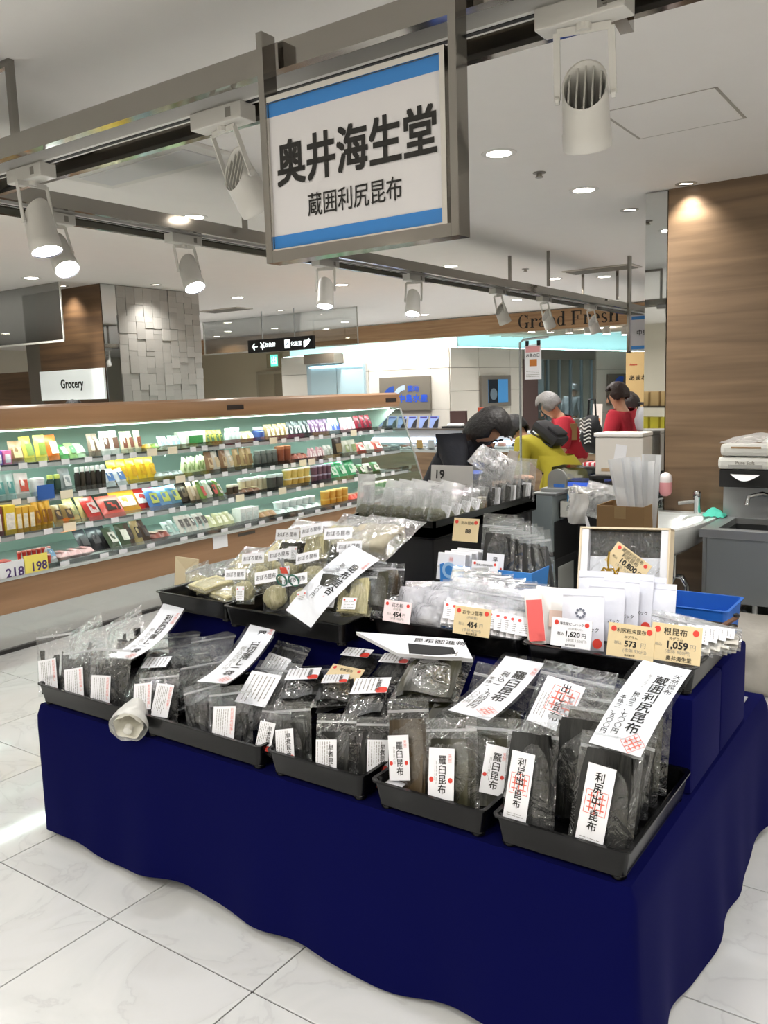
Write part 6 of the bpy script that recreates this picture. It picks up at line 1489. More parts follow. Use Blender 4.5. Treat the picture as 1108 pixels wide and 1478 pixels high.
for k, (a, tilt, h_, r_) in enumerate(((.62, -.16, .42, .035), (.74, -.10, .42, .03), (.84, -.03, .40, .035), (.9, .02, .43, .03))):
    rs = thing('plastic_sheet_roll', 'frosted white plastic sheet rolled and standing in the cardboard box', 'plastic sheet', T(cl0 + bw_ * a, y_cb + .09 + .02 * k, sh_ + .008) @ RY(tilt), 'rolled sheets in the cardboard box')
    MB().grid(lambda u, v: (r_ * (1 + .6 * v) * math.cos(5 * u - 1), r_ * .7 * math.sin(5 * u - 1), v * h_), 16, 4).build('rolled_sheet', M_SHEET, rs, 'all')
for k, (px, py, w_) in enumerate(((842, 722, .2), (868, 718, .22), (885, 726, .16))):
    pb_ = at(px, py + 22, y=y_cb + .3); bag(pb_, pb_ + Vector((.02, .06, .14)), w_, .12, 'crumpled clear carrier bag ' + ['hanging beside the till cabinet', 'heaped behind the cardboard box', 'stuffed behind the rolled sheets'][k], None, None, .5, None, .3, filmm=film('carrier_film', 'f0f0ee', .3, .2, 1.0, 24, .2), name='carrier_bag', zip_=False, crumple=.5)
hg = at(832, 712, y=y_cb + .2); hb2 = thing('hanging_carrier_bag', 'white carrier bag with looped handles hanging from the till cabinet', 'plastic bag', T(hg.x, hg.y, hg.z)); MB().grid(lambda u, v: ((u - .5) * .1 + .01 * math.sin(6 * v), .02 * math.sin(7 * u + 2 * v), -.16 * v), 8, 8).build('bag_sheet', film('handle_film', 'f4f3ef', .7, .15, .6, 20, .3), hb2, 'all'); MB().tube([(-.04, 0, 0), (-.035, 0, .03), (-.01, 0, .035), (0, 0, 0)], .006, 6).build('handle', mat('e4e3de', .5), hb2, True)

# ------------------------------------------------------------------ wash basin and steel sink
SZ = .80
s0 = at(1012, 762, z=SZ); sy0 = s0.y - .02; syb = WPY - .012
sk = thing('steel_sink', 'stainless steel sink unit on legs against the wood pillar', 'sink', T(s0.x, sy0, 0)); sW = 1.0; sD = syb - sy0 - .03
o = MB()
for a in ((0, sW, 0, .06), (0, sW, sD - .06, sD), (0, .08, .06, sD - .06), (sW - .08, sW, .06, sD - .06)): o.box(a[0], a[1], a[2], a[3], SZ - .03, SZ)
o.build('sink_rim', M_STEEL, sk)
o = MB()
for a in ((.08, sW - .08, .06, .066, SZ - .2, SZ - .03), (.08, sW - .08, sD - .066, sD - .06, SZ - .2, SZ - .03), (.08, .086, .066, sD - .066, SZ - .2, SZ - .03), (sW - .086, sW - .08, .066, sD - .066, SZ - .2, SZ - .03), (.08, sW - .08, .06, sD - .06, SZ - .205, SZ - .2)): o.box(*a)
o.build('bowl', mat('8d9092', .3, 1.0), sk)
zfp = at(1030, 868, y=sy0).z
MB().bbox(.035, sW, -.002, .012, zfp, SZ - .03, .003).build('apron_panel', mat('8f9496', .34, .5, bump=.04, bscale=8), sk); MB().bbox(-.004, sW, -.008, .0, SZ - .045, SZ + .002, .003).build('front_edge', M_STEEL, sk)
MB().box(0, sW, sD - .02, sD + .02, SZ, SZ + .17).build('backsplash', M_STEEL, sk); MB().box(0, sW, sD - .02, sD + .03, SZ + .17, SZ + .18).build('backsplash_ledge', M_STEEL, sk)
for x in (.02, .28, sW - .02):
    for y in (.03, sD - .03):
        if x == .28 and y > .1: continue
        MB().tube([(x, y, 0), (x, y, SZ - .03)], .014, 10).build('leg', M_STEEL, sk, True)
MB().tube([(.28, .04, .2), (sW, .04, .2)], .011, 8).build('lower_rail', M_STEEL, sk, True)
tp = at(1088, 730, y=syb - .06)
MB().tube([(tp.x - s0.x + .12, sD - .02, SZ + .12), (tp.x - s0.x + .05, sD - .08, SZ + .15), (tp.x - s0.x - .01, sD - .14, SZ + .135), (tp.x - s0.x - .015, sD - .15, SZ + .09)], .013, 10).build('swan_tap', mat('c9ccce', .08, 1), sk, True)
# towel dispenser and packs on the ledge
a0 = at(1044, 705, y=syb - .02)
dp = thing('towel_dispenser', 'black paper towel dispenser box on the sink ledge', 'dispenser', T(a0.x, syb - .13, SZ + .182)); dw_ = .5; dh_ = at(1060, 690, y=syb - .13).z - (SZ + .182)
MB().bbox(0, dw_, 0, .12, 0, max(dh_, .1), .004).build('dispenser_box', M_DULLBLK, dp); MB().grid(lambda u, v: (.06 + u * .16, -.004 - .03 * v * math.sin(PI * u), max(dh_, .1) * (.75 - .35 * v * math.sin(PI * u))), 10, 4).build('towel_tip', M_PAPER, dp, 'all')
for k in range(2):
    tz = SZ + .182 + max(dh_, .1) + .002 + k * .075
    tw_ = thing('towel_pack', ['wrapped white paper towel pack lettered Soft on the dispenser', 'wrapped white paper towel pack with a brown slot on top'][k], 'towel pack', T(a0.x - .01 + .012 * k, syb - .14, tz)); o = MB().bbox(0, .45, 0, .13, 0, .07, .022).build('pack_body', mat('dcdcd6', .4, bump=.4, bscale=18), tw_)
    if k == 0: text('Pure Soft', .02, M_GREYINK, tw_, T(.15, -.002, .04), fit_w=.1, bold=.01); MB().box(.06, .24, -.0015, 0, .012, .028).build('print_band', mat('a8a8a4', .5), tw_)
    else: MB().box(.06, .22, -.0015, 0, .045, .055).build('brown_slot', mat('9a7a55', .5), tw_)
wv = thing('crumpled_wrap', 'loose clear wrap lying over the towel packs', 'plastic wrap', T(a0.x + .0, syb - .15, SZ + .182 + max(dh_, .1) + .155)); MB().grid(lambda u, v: (u * .42, v * .15, .05 * math.sin(PI * u) * math.sin(PI * v) + .012 * noise.noise(Vector((u * 7, v * 5, 2)))), 14, 8).build('wrap_sheet', M_MILKY, wv, 'all')
# wash basin: ceramic half bowl
bc = at(972, 745, z=SZ); bxa = at(920, 748, y=syb - .26).x; bx_c = (bxa + s0.x) / 2 - .005; bhw = (s0.x - bxa) / 2 - .005
bs = thing('wash_basin', 'white ceramic wash basin mounted on the wood pillar', 'basin', T(bx_c, syb, 0)); bd = syb - at(960, 772, z=SZ).y
def basin_loop(k, z, n=28, cy=None):
    out = []; cy = -bd * .5
    for i in range(n):
        a = PI + PI * i / (n - 1); x = bhw * (abs(math.cos(a)) ** .75) * (1 if math.cos(a) > 0 else -1); y = -.08 + (bd - .08) * math.sin(a) * 1.0
        out.append((x * k, cy + (y - cy) * k, z))
    for i in range(7): x = bhw * (1 - 2 * i / 6); out.append((x * k, cy + (0 - cy) * k, z))
    return out
loops = [basin_loop(.45, SZ - .17), basin_loop(.7, SZ - .13), basin_loop(.96, SZ - .03), basin_loop(1.0, SZ - .005), basin_loop(.985, SZ + .004), basin_loop(.80, SZ + .002), basin_loop(.74, SZ - .02), basin_loop(.6, SZ - .075), basin_loop(.3, SZ - .095)]
n = len(loops[0]); o = MB(); o.v = [p for L in loops for p in L]
for k in range(len(loops) - 1):
    for i in range(n): o.f.append((k * n + i, k * n + (i + 1) % n, (k + 1) * n + (i + 1) % n, (k + 1) * n + i))
o.f.append(tuple(range((len(loops) - 1) * n, len(loops) * n))); o.f.append(tuple(range(n))[::-1]); o.build('bowl', mat('e4e8e6', .12, coat=.3), bs, True)
M_CH2 = mat('c9ccce', .08, 1)
MB().bbox(-bhw * .9, bhw * .9, -.085, 0, SZ - .02, SZ + .012, .004).build('tap_deck', mat('e4e8e6', .12, coat=.3), bs)
fx = at(1005, 740, y=syb - .08).x - bx_c
MB().lathe([(.022, 0), (.02, .09), (.024, .1), (.024, .13), (.016, .14)], 16, T(fx, -.06, SZ + .008) @ RX(.12)).build('tap_body', M_CH2, bs, True); MB().bar((fx - .01, -.07, SZ + .085), (fx - .1, -.12, SZ + .075), .02, .022).build('tap_spout', M_CH2, bs)
gx_ = at(945, 735, y=syb - .1).x - bx_c
MB().tube([(gx_ - .02, -.08, SZ + .005), (gx_ - .015, -.08, SZ + .06), (gx_ + .02, -.09, SZ + .10), (gx_ + .05, -.095, SZ + .105)], [.02, .016, .013, .012], 12).build('soap_arm', M_CH2, bs, True)
M_BOT = glass('bottle_plastic', (.95, .95, .95), .15, .2)
sp0 = (gx_ + .06, -.095, SZ + .11)
MB().lathe([(.012, 0), (.03, .01), (.038, .03), (.038, .085)], 20, T(*sp0)).build('pink_soap', mat('e8a0a4', .25), bs, True); MB().lathe([(.038, .085), (.038, .105), (.03, .13), (.012, .142), (.0, .144)], 20, T(*sp0), False).build('bottle_top', mat('e4dcdc', .3), bs, True)
MB().tube([(0, -.25, SZ - .15), (0, -.25, SZ - .32), (.0, -.25, SZ - .34)], .018, 10).build('drain_pipe', M_CH2, bs, True)
MB().tube([(-.02, -.22, SZ - .47), (-.03, -.22, SZ - .40), (0.0, -.22, SZ - .345), (.04, -.22, SZ - .345), (.07, -.22, SZ - .40), (.075, -.22, SZ - .72)], .017, 10).build('trap_pipe', M_CH2, bs, True)
tc_ = at(1028, 744, z=SZ + .012); cl_ = thing('teal_cloth', 'crumpled teal cloth on the rim of the steel sink', 'cloth', T(tc_.x, tc_.y + .03, SZ + .004)); MB().grid(lambda u, v: ((u - .5) * .13, (v - .5) * .1, .03 * abs(noise.noise(Vector((u * 4, v * 4, 1)))) + .035 * math.sin(PI * u) * math.sin(PI * v)), 12, 10).build('cloth_sheet', mat('4fc4ac', .8), cl_, 'all')
# things under and before the sink
bq = at(1100, 945, z=0); bu = thing('grey_bucket', 'grey plastic bucket on the floor under the steel sink', 'bucket', T(bq.x + .04, bq.y - .08, 0)); MB().lathe([(.10, 0), (.135, .27), (.145, .27), (.145, .29), (.13, .29), (.098, .01)], 24, cap=True).build('bucket_shell', mat('5d6461', .5), bu, True); MB().tube([(.14 * math.cos(a), .14 * math.sin(a), .275 - .06 * math.sin(a)) for a in (0, .5, 1, 1.57, 2.1, 2.6, PI)], .005, 6).build('handle', M_STEEL, bu, True)
wb = at(1075, 905, y=4.3); wbg = thing('white_rubbish_bag', 'pale plastic bag hanging under the steel sink', 'plastic bag', T(wb.x, 4.45, .0)); o = pillow(.3, .42, .16, 10, 10, 6, .1, .3); o.build('bag_sheet', mat('b9b4aa', .5, bump=.5, bscale=14), wbg, 'all')
bb0 = at(1005, 885, y=3.45); stl = thing('stool', 'low stool holding the blue crate behind the stall', 'stool', T(bb0.x, 3.5, 0)); MB().bbox(-.13, .13, -.13, .13, .40, .43, .005).build('seat', mat('55575a', .5), stl)
for sx in (-1, 1):
    for sy in (-1, 1): MB().box(sx * .11 - .012, sx * .11 + .012, sy * .11 - .012, sy * .11 + .012, 0, .40).build('leg', M_STEEL, stl)
dish('blue_crate', 'bright blue plastic crate behind the end of the stall', T(bb0.x, 3.5, .431), .27, .26, at(1005, 876, y=3.4).z - .431, mat('2b6fd0', .35), 'crate')
# snack shelf rack behind, seen only in the mirror strip
rk = thing('snack_rack', 'dark snack shelf rack seen in the mirror strip', 'shelf rack', T(-3.9, -1.6, 0) @ RZ(.5))
for z in (.1, .5, .9, 1.25): MB().box(-.7, .7, -.2, .2, z, z + .02).build('rack_shelf', mat('2a211b', .5), rk)
for sx in (-1, 1): MB().box(sx * .7 - .02, sx * .7 + .02, -.2, .2, 0, 1.7).build('rack_side', mat('2a211b', .5), rk)
for r_i, (z, cc, lab) in enumerate(((.52, '2a2420', 'black snack box on the mirrored rack'), (.92, 'd8c83a', 'yellow snack box on the mirrored rack'), (1.27, 'b89a6a', 'tan snack box on the mirrored rack'))):
    for k in range(6): 
        b_ = MB().bbox(-.08, .08, -.06, .06, 0, .2, .006).build('snack_box', mat(cc, .45), None, False, T(-3.9, -1.6, 0) @ RZ(.5) @ T(-.5 + k * .2, .08, z + .001)); tag(b_, lab, 'box', lab + 'es')

# ------------------------------------------------------------------ fish counter far behind
CY = 11.5
cx0_, cx1_ = -10.0, at(668, 690, y=CY).x
fc = thing('fish_counter', 'chilled fish counter with wood front and lit glass case', 'counter', T(0, CY, 0))
MB().box(cx0_, cx1_, .05, .9, 0, .13).build('plinth', mat('8a7a66', .6), fc); MB().box(cx0_, cx1_, 0, .95, .13, .60).build('wood_front', M_WOODW, fc)
MB().box(cx0_, cx1_, .0, .95, .60, .64).build('case_base', mat('cfd6d6', .3, .3), fc); MB().box(cx0_, cx1_, -.01, -.004, .64, .80).build('front_glass', M_ACRYL, fc)
MB().box(cx0_, cx1_, .45, .95, .64, .93).build('case_back', mat('c9cfd2', .4), fc); MB().box(cx0_, cx1_, .44, .449, .72, .80).build('light_tube', emit('cfe0ff', 5.0), fc); MB().box(cx0_, cx1_, .40, .95, .93, .96).build('case_top', mat('5c5650', .4), fc)
rr = random.Random(12)
for k in range(16):
    x = at(556 + k * 7, 655, y=CY + .2).x; ft = thing('fish_tray', 'small white tray of seafood in the lit fish counter', 'food tray', T(x, CY + .18 + .1 * (k % 2), .641), 'seafood trays in the fish counter'); MB().bbox(-.07, .07, -.06, .06, 0, .03, .01).build('tray_shell', M_PAPER, ft); MB().bbox(-.05, .05, -.04, .04, .03, .06, .015).build('seafood', mat(rr.choice(('d8a090', '5a4a48', 'cfd6d8', 'b0705c')), .4), ft)
for k, px in enumerate((552, 566, 580, 595, 611, 626)):
    x = at(px, 645, y=CY + .55).x; po = thing('counter_poster', 'small blue and black poster leaning on the fish counter top', 'poster', T(x, CY + .55, .961) @ RX(-.25), 'posters along the fish counter'); MB().box(-.085, .085, -.004, .004, 0, .2).build('poster_card', mat('8aa0d8', .4), po); MB().add([(-.02, -.005, .0), (.085, -.005, 0), (.085, -.005, .16), (.03, -.005, .12)], [(0, 1, 2, 3)]).build('dark_picture', mat('14141c', .4), po); MB().box(-.075, .06, -.0055, -.005, .165, .19).build('title_band', mat('3a2f80', .4), po)
for k, (px, cc) in enumerate(((605, 'd8b070'), (622, 'd8dadc'), (637, 'd8dadc'))):
    p = at(px, 632, y=CY + .1); q_ = thing('counter_card', ['tan price card on the fish counter glass', 'white price card beside the tan one on the fish counter', 'white price card near the clerk on the fish counter'][k], 'price card', T(p.x, CY + .1, .645)); MB().box(-.06, .06, -.003, .003, .02, .15).build('card', mat(cc, .5), q_); MB().box(-.03, .03, -.02, .02, 0, .02).build('card_foot', M_ACRYL, q_)
p = at(661, 620, y=CY + .6); bp_ = thing('brown_panel', 'dark maroon upright panel on the fish counter', 'panel', T(p.x, CY + .62, .961)); pw_ = at(673, 600, y=CY + .6).x - at(650, 600, y=CY + .6).x; MB().bbox(-pw_ / 2, pw_ / 2, -.03, .03, 0, at(660, 593, y=CY + .6).z - .961, .005).build('panel_board', mat('4a3634', .4), bp_); MB().box(-pw_ * .7, pw_ * .7, -.2, -.04, 0, .03).build('panel_tray', M_DULLBLK, bp_); MB().bbox(-pw_ * .4, pw_ * .5, -.18, -.06, .03, .07, .015).build('towels', M_PAPER, bp_)
# second leg of the counter toward the right
c2y = 9.4; c2x0, c2x1 = at(660, 690, y=c2y).x, at(893, 690, y=c2y).x
f2 = thing('fish_counter_wing', 'wood fronted fish counter where the shoppers choose', 'counter', T(0, c2y, 0)); MB().box(c2x0, c2x1, 0, .8, .1, .80).build('wood_front', M_WOODW, f2); MB().box(c2x0, c2x1, .05, .75, 0, .1).build('plinth', mat('5a5048', .6), f2); MB().box(c2x0, c2x1, -.01, .8, .80, .83).build('case_base', mat('cfd6d6', .3, .3), f2); MB().box(c2x0, c2x1, -.01, -.004, .83, .96).build('front_glass', M_ACRYL, f2); MB().box(c2x0, c2x1, .4, .8, .83, 1.02).build('case_back', mat('c9cfd2', .4), f2); MB().box(c2x0, c2x1, .39, .399, .86, .92).build('light_tube', emit('cfe0ff', 5.0), f2)
for k in range(10):
    x = c2x0 + .15 + k * (c2x1 - c2x0 - .3) / 9; ft = thing('fish_tray', 'small white tray of seafood before the kitchen window', 'food tray', T(x, c2y + .16, .831), 'seafood trays in the counter wing'); MB().bbox(-.08, .08, -.06, .06, 0, .03, .01).build('tray_shell', M_PAPER, ft); MB().bbox(-.05, .05, -.04, .04, .03, .07, .015).build('seafood', mat(rr.choice(('d8a090', '5a4a48', 'cfd6d8', 'b0705c')), .4), ft)
p = at(702, 600, y=c2y + .6); ob_ = thing('orange_box', 'orange red carton on the counter behind the clerk', 'box', T(p.x, c2y + .62, 1.021)); MB().bbox(-.1, .1, -.08, .08, 0, at(702, 588, y=c2y + .6).z - 1.021, .004).build('carton_body', mat('c8553a', .5), ob_); MB().box(-.1, .1, -.082, -.08, .1, .16).build('carton_band', mat('e8c9b0', .5), ob_)
p = at(861, 600, y=c2y + .5); ob_ = thing('small_poster', 'small white poster standing on the counter between two red shirted shoppers', 'poster', T(p.x, c2y + .5, 1.021) @ RX(-.1)); MB().box(-.06, .06, -.003, .003, 0, at(861, 583, y=c2y + .5).z - 1.02).build('poster_card', mat('d8cfc8', .5), ob_); MB().box(-.04, .04, -.004, -.003, .1, .16).build('poster_picture', mat('c07a4a', .5), ob_)
# paper poster hanging from a pole
py_ = 6.0; pa, pb2 = at(757, 500, y=py_), at(781, 547, y=py_)
pz = thing('pole_poster', 'white paper poster with pink title and food picture on a thin steel pole', 'poster', T(at(751, 600, y=py_).x, py_, 0)); pxo = at(751, 600, y=py_).x
MB().tube([(0, 0, .02), (0, 0, pa.z + .03), (.03, 0, pa.z + .05), (pb2.x - pxo + .06, 0, pa.z + .06)], .009, 8).build('pole', M_STEEL, pz, True); MB().lathe([(.12, 0), (.12, .015), (.03, .025)], 20).build('pole_base', M_STEEL, pz, True)
qa, qb = pa.x - pxo, pb2.x - pxo; za_, zb_2 = pa.z + .01, pb2.z
MB().box(qa, qb, -.003, .003, zb_2, za_).build('poster_sheet', M_PAPER, pz); ph = za_ - zb_2; pw2 = qb - qa
MB().box(qa + .01, qb - .01, -.004, -.003, za_ - .22 * ph, za_ - .05 * ph).build('title_band', mat('d89a9c', .6), pz); MB().box(qa + .3 * pw2, qb - .25 * pw2, -.004, -.003, zb_2 + .38 * ph, zb_2 + .58 * ph).build('food_picture', mat('b8712f', .5), pz); text('お魚の日', .05, M_INK, pz, T((qa + qb) / 2, -.005, za_ - .31 * ph), fit_w=pw2 * .8, bold=.01); obj('fine_print', fine_print(pw2 * .8, ph * .2, 4, 3, True), None, pz, T((qa + qb) / 2, -.005, zb_2 + .16 * ph))
for s_ in (qa + .02, qb - .02): MB().box(s_ - .012, s_ + .012, -.006, .006, za_ - .01, za_ + .03).build('clip', M_DULLBLK, pz)
# tall shop boards near the mirror strip
ay = 9.35; a0_, a1_ = at(903, 510, y=ay).x, at(940, 510, y=ay).x
am = thing('brushed_board', 'tall beige board with black brushed letters near the mirror strip', 'sign', T(a0_, ay, 0)); awd = a1_ - a0_
MB().bbox(0, awd, 0, .05, 0, at(915, 508, y=ay).z, .004).build('board', mat('d3b47c', .5), am); text('あまね', .1, M_INK, am, T(awd * .5, -.003, at(915, 545, y=ay).z), fit_w=awd * .7, bold=.012); text('Amane', .05, M_RED, am, T(awd * .3, -.003, at(915, 526, y=ay).z), fit_w=awd * .3, bold=.02)
hy = 7.6; h0_, h1_ = at(908, 470, y=hy).x, at(940, 470, y=hy).x; hz1, hz0 = at(915, 455, y=hy).z, at(915, 506, y=hy).z
hs = thing('hanging_shop_board', 'white hanging board with blue bands beside the mirror strip', 'sign', T(h0_, hy, 0)); wq = h1_ - h0_
MB().box(0, wq, 0, .04, hz0, hz1).build('board', mat('c9c7cc', .4), hs); MB().box(.02, wq, -.002, 0, hz1 - .04, hz1 - .01).build('blue_band', M_BLUESIGN, hs); MB().box(.02, wq, -.002, 0, hz0 + .01, hz0 + .04).build('blue_band', M_BLUESIGN, hs); text('中島', .08, M_INK, hs, T(wq * .6, -.003, (hz0 + hz1) / 2), fit_w=wq * .5, bold=.01); MB().box(-.02, 0, -.01, .05, hz0 - .02, CEIL).build('frame_post', M_CHROME, hs)
# ================================================================== PEOPLE
def skin_obj(name, pts, edges, material, parent=None, M=None, sub=2):
    """pts: {key: (x, y, z, radius)}; a skinned figure grown on joints"""
    ks = list(pts); me = bpy.data.meshes.new(name); me.from_pydata([pts[k][:3] for k in ks], [(ks.index(a), ks.index(b)) for a, b in edges], [])
    me.materials.append(material); o = obj(name, me, None, parent, M)
    o.modifiers.new('skin', 'SKIN').use_smooth_shade = True
    for i, k in enumerate(ks):
        r = pts[k][3]; r = r if isinstance(r, tuple) else (r, r); me.skin_vertices[0].data[i].radius = r; me.skin_vertices[0].data[i].use_root = (i == 0)
    s = o.modifiers.new('smooth', 'SUBSURF'); s.levels = sub; s.render_levels = sub
    return o
def person(pos, heading, label, lean=0.0, nod=0.0, H=1.55, top='b02030', bottom='151517', hair='1a1310', hairlen=.0, arms=None, hairgrey=False, apron=None, skirt=False, turn=0.0, bulk=1.0):
    """standing figure bent at the hips by lean; arms = wrist targets in body coordinates (left, right); looks along +Y then turned by heading"""
    s = H / 1.6
    t = T(pos[0], pos[1], 0) @ RZ(heading) @ Matrix.Scale(s, 4)
    hipz = .86
    def up(x, y, z):      # point of the upper body, bent about the hips
        v = Matrix.Rotation(-lean, 3, 'X') @ Vector((x, y, z - hipz)); return Vector((v.x, v.y - .10 * math.sin(lean), v.z + hipz))
    P = {}
    def put(k, v, r): P[k] = (v.x, v.y, v.z, r)
    put('pelvis', Vector((0, -.10 * math.sin(lean), hipz)), (.13, .10)); put('waist', up(0, .0, 1.0), (.115, .09)); put('chest', up(0, .01, 1.2), (.135, .10)); put('neck', up(0, .0, 1.36), .05)
    nk = up(0, 0, 1.36); a = lean + nod
    hd = Matrix.Rotation(-a, 3, 'X') if True else None
    def head(x, y, z): v = hd @ (Matrix.Rotation(turn, 3, 'Z') @ Vector((x, y, z))); return nk + v
    put('skull0', head(0, .015, .07), .062); put('skull', head(0, .02, .135), (.078, .088)); put('crown', head(0, .01, .19), (.06, .068))
    E = [('pelvis', 'waist'), ('waist', 'chest'), ('chest', 'neck'), ('neck', 'skull0'), ('skull0', 'skull'), ('skull', 'crown')]
    arms = arms or [(-.2, .12, .8), (.2, .12, .8)]
    AR = {}
    for sd, key, tg in ((-1, 'l', arms[0]), (1, 'r', arms[1])):
        sh = up(sd * .165, 0, 1.29); wr = Vector(tg); d = wr - sh; L1, L2 = .26, .24; D = min(d.length, L1 + L2 - .01); wr = sh + d.normalized() * D
        mid = (sh + wr) / 2; hgt = math.sqrt(max(1e-4, L1 * L1 - (D / 2) ** 2)); side = d.cross(Vector((1, 0, 0)) * 1.0).normalized()
        if side.length < .1: side = Vector((0, -1, 0))
        if side.y > 0 and side.z > 0: side = -side
        el = mid + (Vector((sd * .3, -.6, -.5)) - d.normalized() * Vector((sd * .3, -.6, -.5)).dot(d.normalized())).normalized() * hgt
        put('sh' + key, sh, .062); put('el' + key, el, .042); put('wr' + key, wr, .028)
        hdv = (wr - el).normalized(); hnd = wr + hdv * .07; put('pa' + key, hnd, (.038, .02))
        E += [('chest', 'sh' + key), ('sh' + key, 'el' + key), ('el' + key, 'wr' + key), ('wr' + key, 'pa' + key)]
        ref = hdv.cross(Vector((0, 0, 1)))
        if ref.length < .1: ref = Vector((1, 0, 0))
        ref.normalize()
        for f in range(4):
            off = ref * ((f - 1.5) * .02); ln = (.06, .072, .068, .052)[f]; m1 = hnd + off + hdv * .03; m2 = m1 + hdv * ln * .6 + Vector((0, 0, -.012)); 
            put('f%s%da' % (key, f), m1, .0095); put('f%s%db' % (key, f), m2, .008); E += [('pa' + key, 'f%s%da' % (key, f)), ('f%s%da' % (key, f), 'f%s%db' % (key, f))]
        th = wr + hdv * .03 + ref * sd * -.03; th2 = th + hdv * .04 + ref * sd * -.012; put('t%sa' % key, th, .011); put('t%sb' % key, th2, .009); E += [('wr' + key, 't%sa' % key), ('t%sa' % key, 't%sb' % key)]
        AR[key] = (sh, el, wr)
    for sd, key in ((-1, 'l'), (1, 'r')):
        hp = Vector((sd * .085, -.10 * math.sin(lean), hipz - .06)); kn = Vector((sd * .09, -.05 * math.sin(lean) + .02, .47)); an = Vector((sd * .09, -.02, .08)); to = Vector((sd * .1, .13, .025))
        put('hp' + key, hp, .085); put('kn' + key, kn, .055); put('an' + key, an, .038); put('to' + key, to, (.036, .024)); E += [('pelvis', 'hp' + key), ('hp' + key, 'kn' + key), ('kn' + key, 'an' + key), ('an' + key, 'to' + key)]
    body = skin_obj('person', P, E, M_SKIN, None, t); tag(body, label, 'person')
    # clothing
    Q = {k: P[k] for k in ('pelvis', 'waist', 'chest')}
    Q['pelvis'] = P['pelvis'][:3] + ((.15, .125),); Q['waist'] = P['waist'][:3] + ((.145, .115),); Q['chest'] = P['chest'][:3] + ((.158, .122),)
    for kk in ('waist', 'chest', 'pelvis'): Q[kk] = Q[kk][:3] + (tuple(r * bulk for r in Q[kk][3]),)
    nb = up(0, 0, 1.315); Q['collar'] = (nb.x, nb.y, nb.z, .09)
    QE = [('pelvis', 'waist'), ('waist', 'chest'), ('chest', 'collar')]
    for key in 'lr':
        sh, el, wr = AR[key]; cuff = el + (wr - el) * (.85 if top != 'b02030' else .02)
        Q['sh' + key] = (*sh, .092); Q['el' + key] = (*el, .066); QE += [('chest', 'sh' + key), ('sh' + key, 'el' + key)]
        if top != 'b02030': Q['cf' + key] = (*cuff, .045); QE += [('el' + key, 'cf' + key)]
    skin_obj('top', Q, QE, mat(top, .85, bump=.3, bscale=30), body)
    if skirt:
        m = MB(); n = 20; lp = []
        for z, rx, ry in ((hipz + .06, .14, .12), (hipz - .1, .17, .15), (.5, .2, .18), (.38, .21, .19)): lp += [(rx * math.cos(2 * PI * k / n), ry * math.sin(2 * PI * k / n) - .1 * math.sin(lean) * max(0, (z - .38)) / .5, z) for k in range(n)]
        m.add(lp, [(j * n + k, j * n + (k + 1) % n, (j + 1) * n + (k + 1) % n, (j + 1) * n + k) for j in range(3) for k in range(n)]); m.build('skirt', mat(bottom, .85), body, 'all')
    else:
        Tq = {'pelvis': P['pelvis'][:3] + ((.142, .118),)}; TE = []
        for key in 'lr':
            for j, r in (('hp', .1), ('kn', .075), ('an', .058)): Tq[j + key] = P[j + key][:3] + (r,)
            TE += [('pelvis', 'hp' + key), ('hp' + key, 'kn' + key), ('kn' + key, 'an' + key)]
        skin_obj('trousers', Tq, TE, mat(bottom, .8), body)
    for key in 'lr':
        tx = P['to' + key]; an_ = P['an' + key]; m = MB().bbox(-.042, .042, -.09, .16, 0, .06, .025); m.build('shoe', M_DULLBLK, body, True, T(an_[0], an_[1], 0))
    # hair: a shell round the skull, open at the face
    bm = bmesh.new(); bmesh.ops.create_icosphere(bm, subdivisions=4, radius=1)
    off = Vector((pos[0] * 3, pos[1], 1))
    for v in list(bm.verts):
        c = v.co.copy(); 
        if c.y > .45 and c.z < .45 - .0 and abs(c.x) < .8: bm.verts.remove(v); continue
        if c.z < -.45 - hairlen * 4: bm.verts.remove(v); continue
        k = 1.02 + .05 * noise.noise(c * 3 + off) + .03 * noise.noise(Vector((c.x * 14, c.y * 14, c.z * 3)) + off); z = c.z * .125
        if c.z < 0: z = c.z * (.125 + hairlen)
        v.co = Vector((c.x * .102 * k, c.y * .118 * k - .005, z * k))
    me = bpy.data.meshes.new('hair'); bm.to_mesh(me); bm.free(); me.polygons.foreach_set('use_smooth', [True] * len(me.polygons))
    Hm = Matrix.Translation(head(0, .012, .155)) @ (hd @ Matrix.Rotation(turn, 3, 'Z')).to_4x4()
    ho = obj('hair', me, mat(hair, .6, bump=.6, bscale=60), body, Hm); sd_ = ho.modifiers.new('thick', 'SOLIDIFY'); sd_.thickness = .012
    # face
    Fm = Matrix.Translation(head(0, .02, .125)) @ (hd @ Matrix.Rotation(turn, 3, 'Z')).to_4x4()
    for sx in (-1, 1):
        MB().lathe([(.0, -.006), (.010, -.004), (.012, 0), (.010, .004), (0, .006)], 10, T(sx * .032, .080, .012) @ RX(PI / 2), False).build('eye', mat('1c1512', .3), body, True, Fm)
        MB().box(sx * .032 - .017, sx * .032 + .017, .078, .090, .033, .039).build('eyebrow', mat(hair, .7), body, False, Fm)
        MB().lathe([(.004, -.008), (.018, -.004), (.02, .004), (.006, .008)], 10, T(sx * .082, -.0, .0) @ RY(PI / 2)).build('ear', M_SKIN, body, True, Fm)
    MB().add([(-.012, .083, -.022), (.012, .083, -.022), (0, .112, -.018), (0, .086, .018), (0, .088, -.028)], [(0, 2, 3), (2, 1, 3), (0, 4, 2), (4, 1, 2)]).build('nose', M_SKIN, body, 'all', Fm)
    MB().box(-.022, .022, .080, .089, -.05, -.042).build('mouth', mat('9a5248', .5), body, False, Fm)
    return body
def head_to(px, py, d): return CAM + ray(px, py) * d
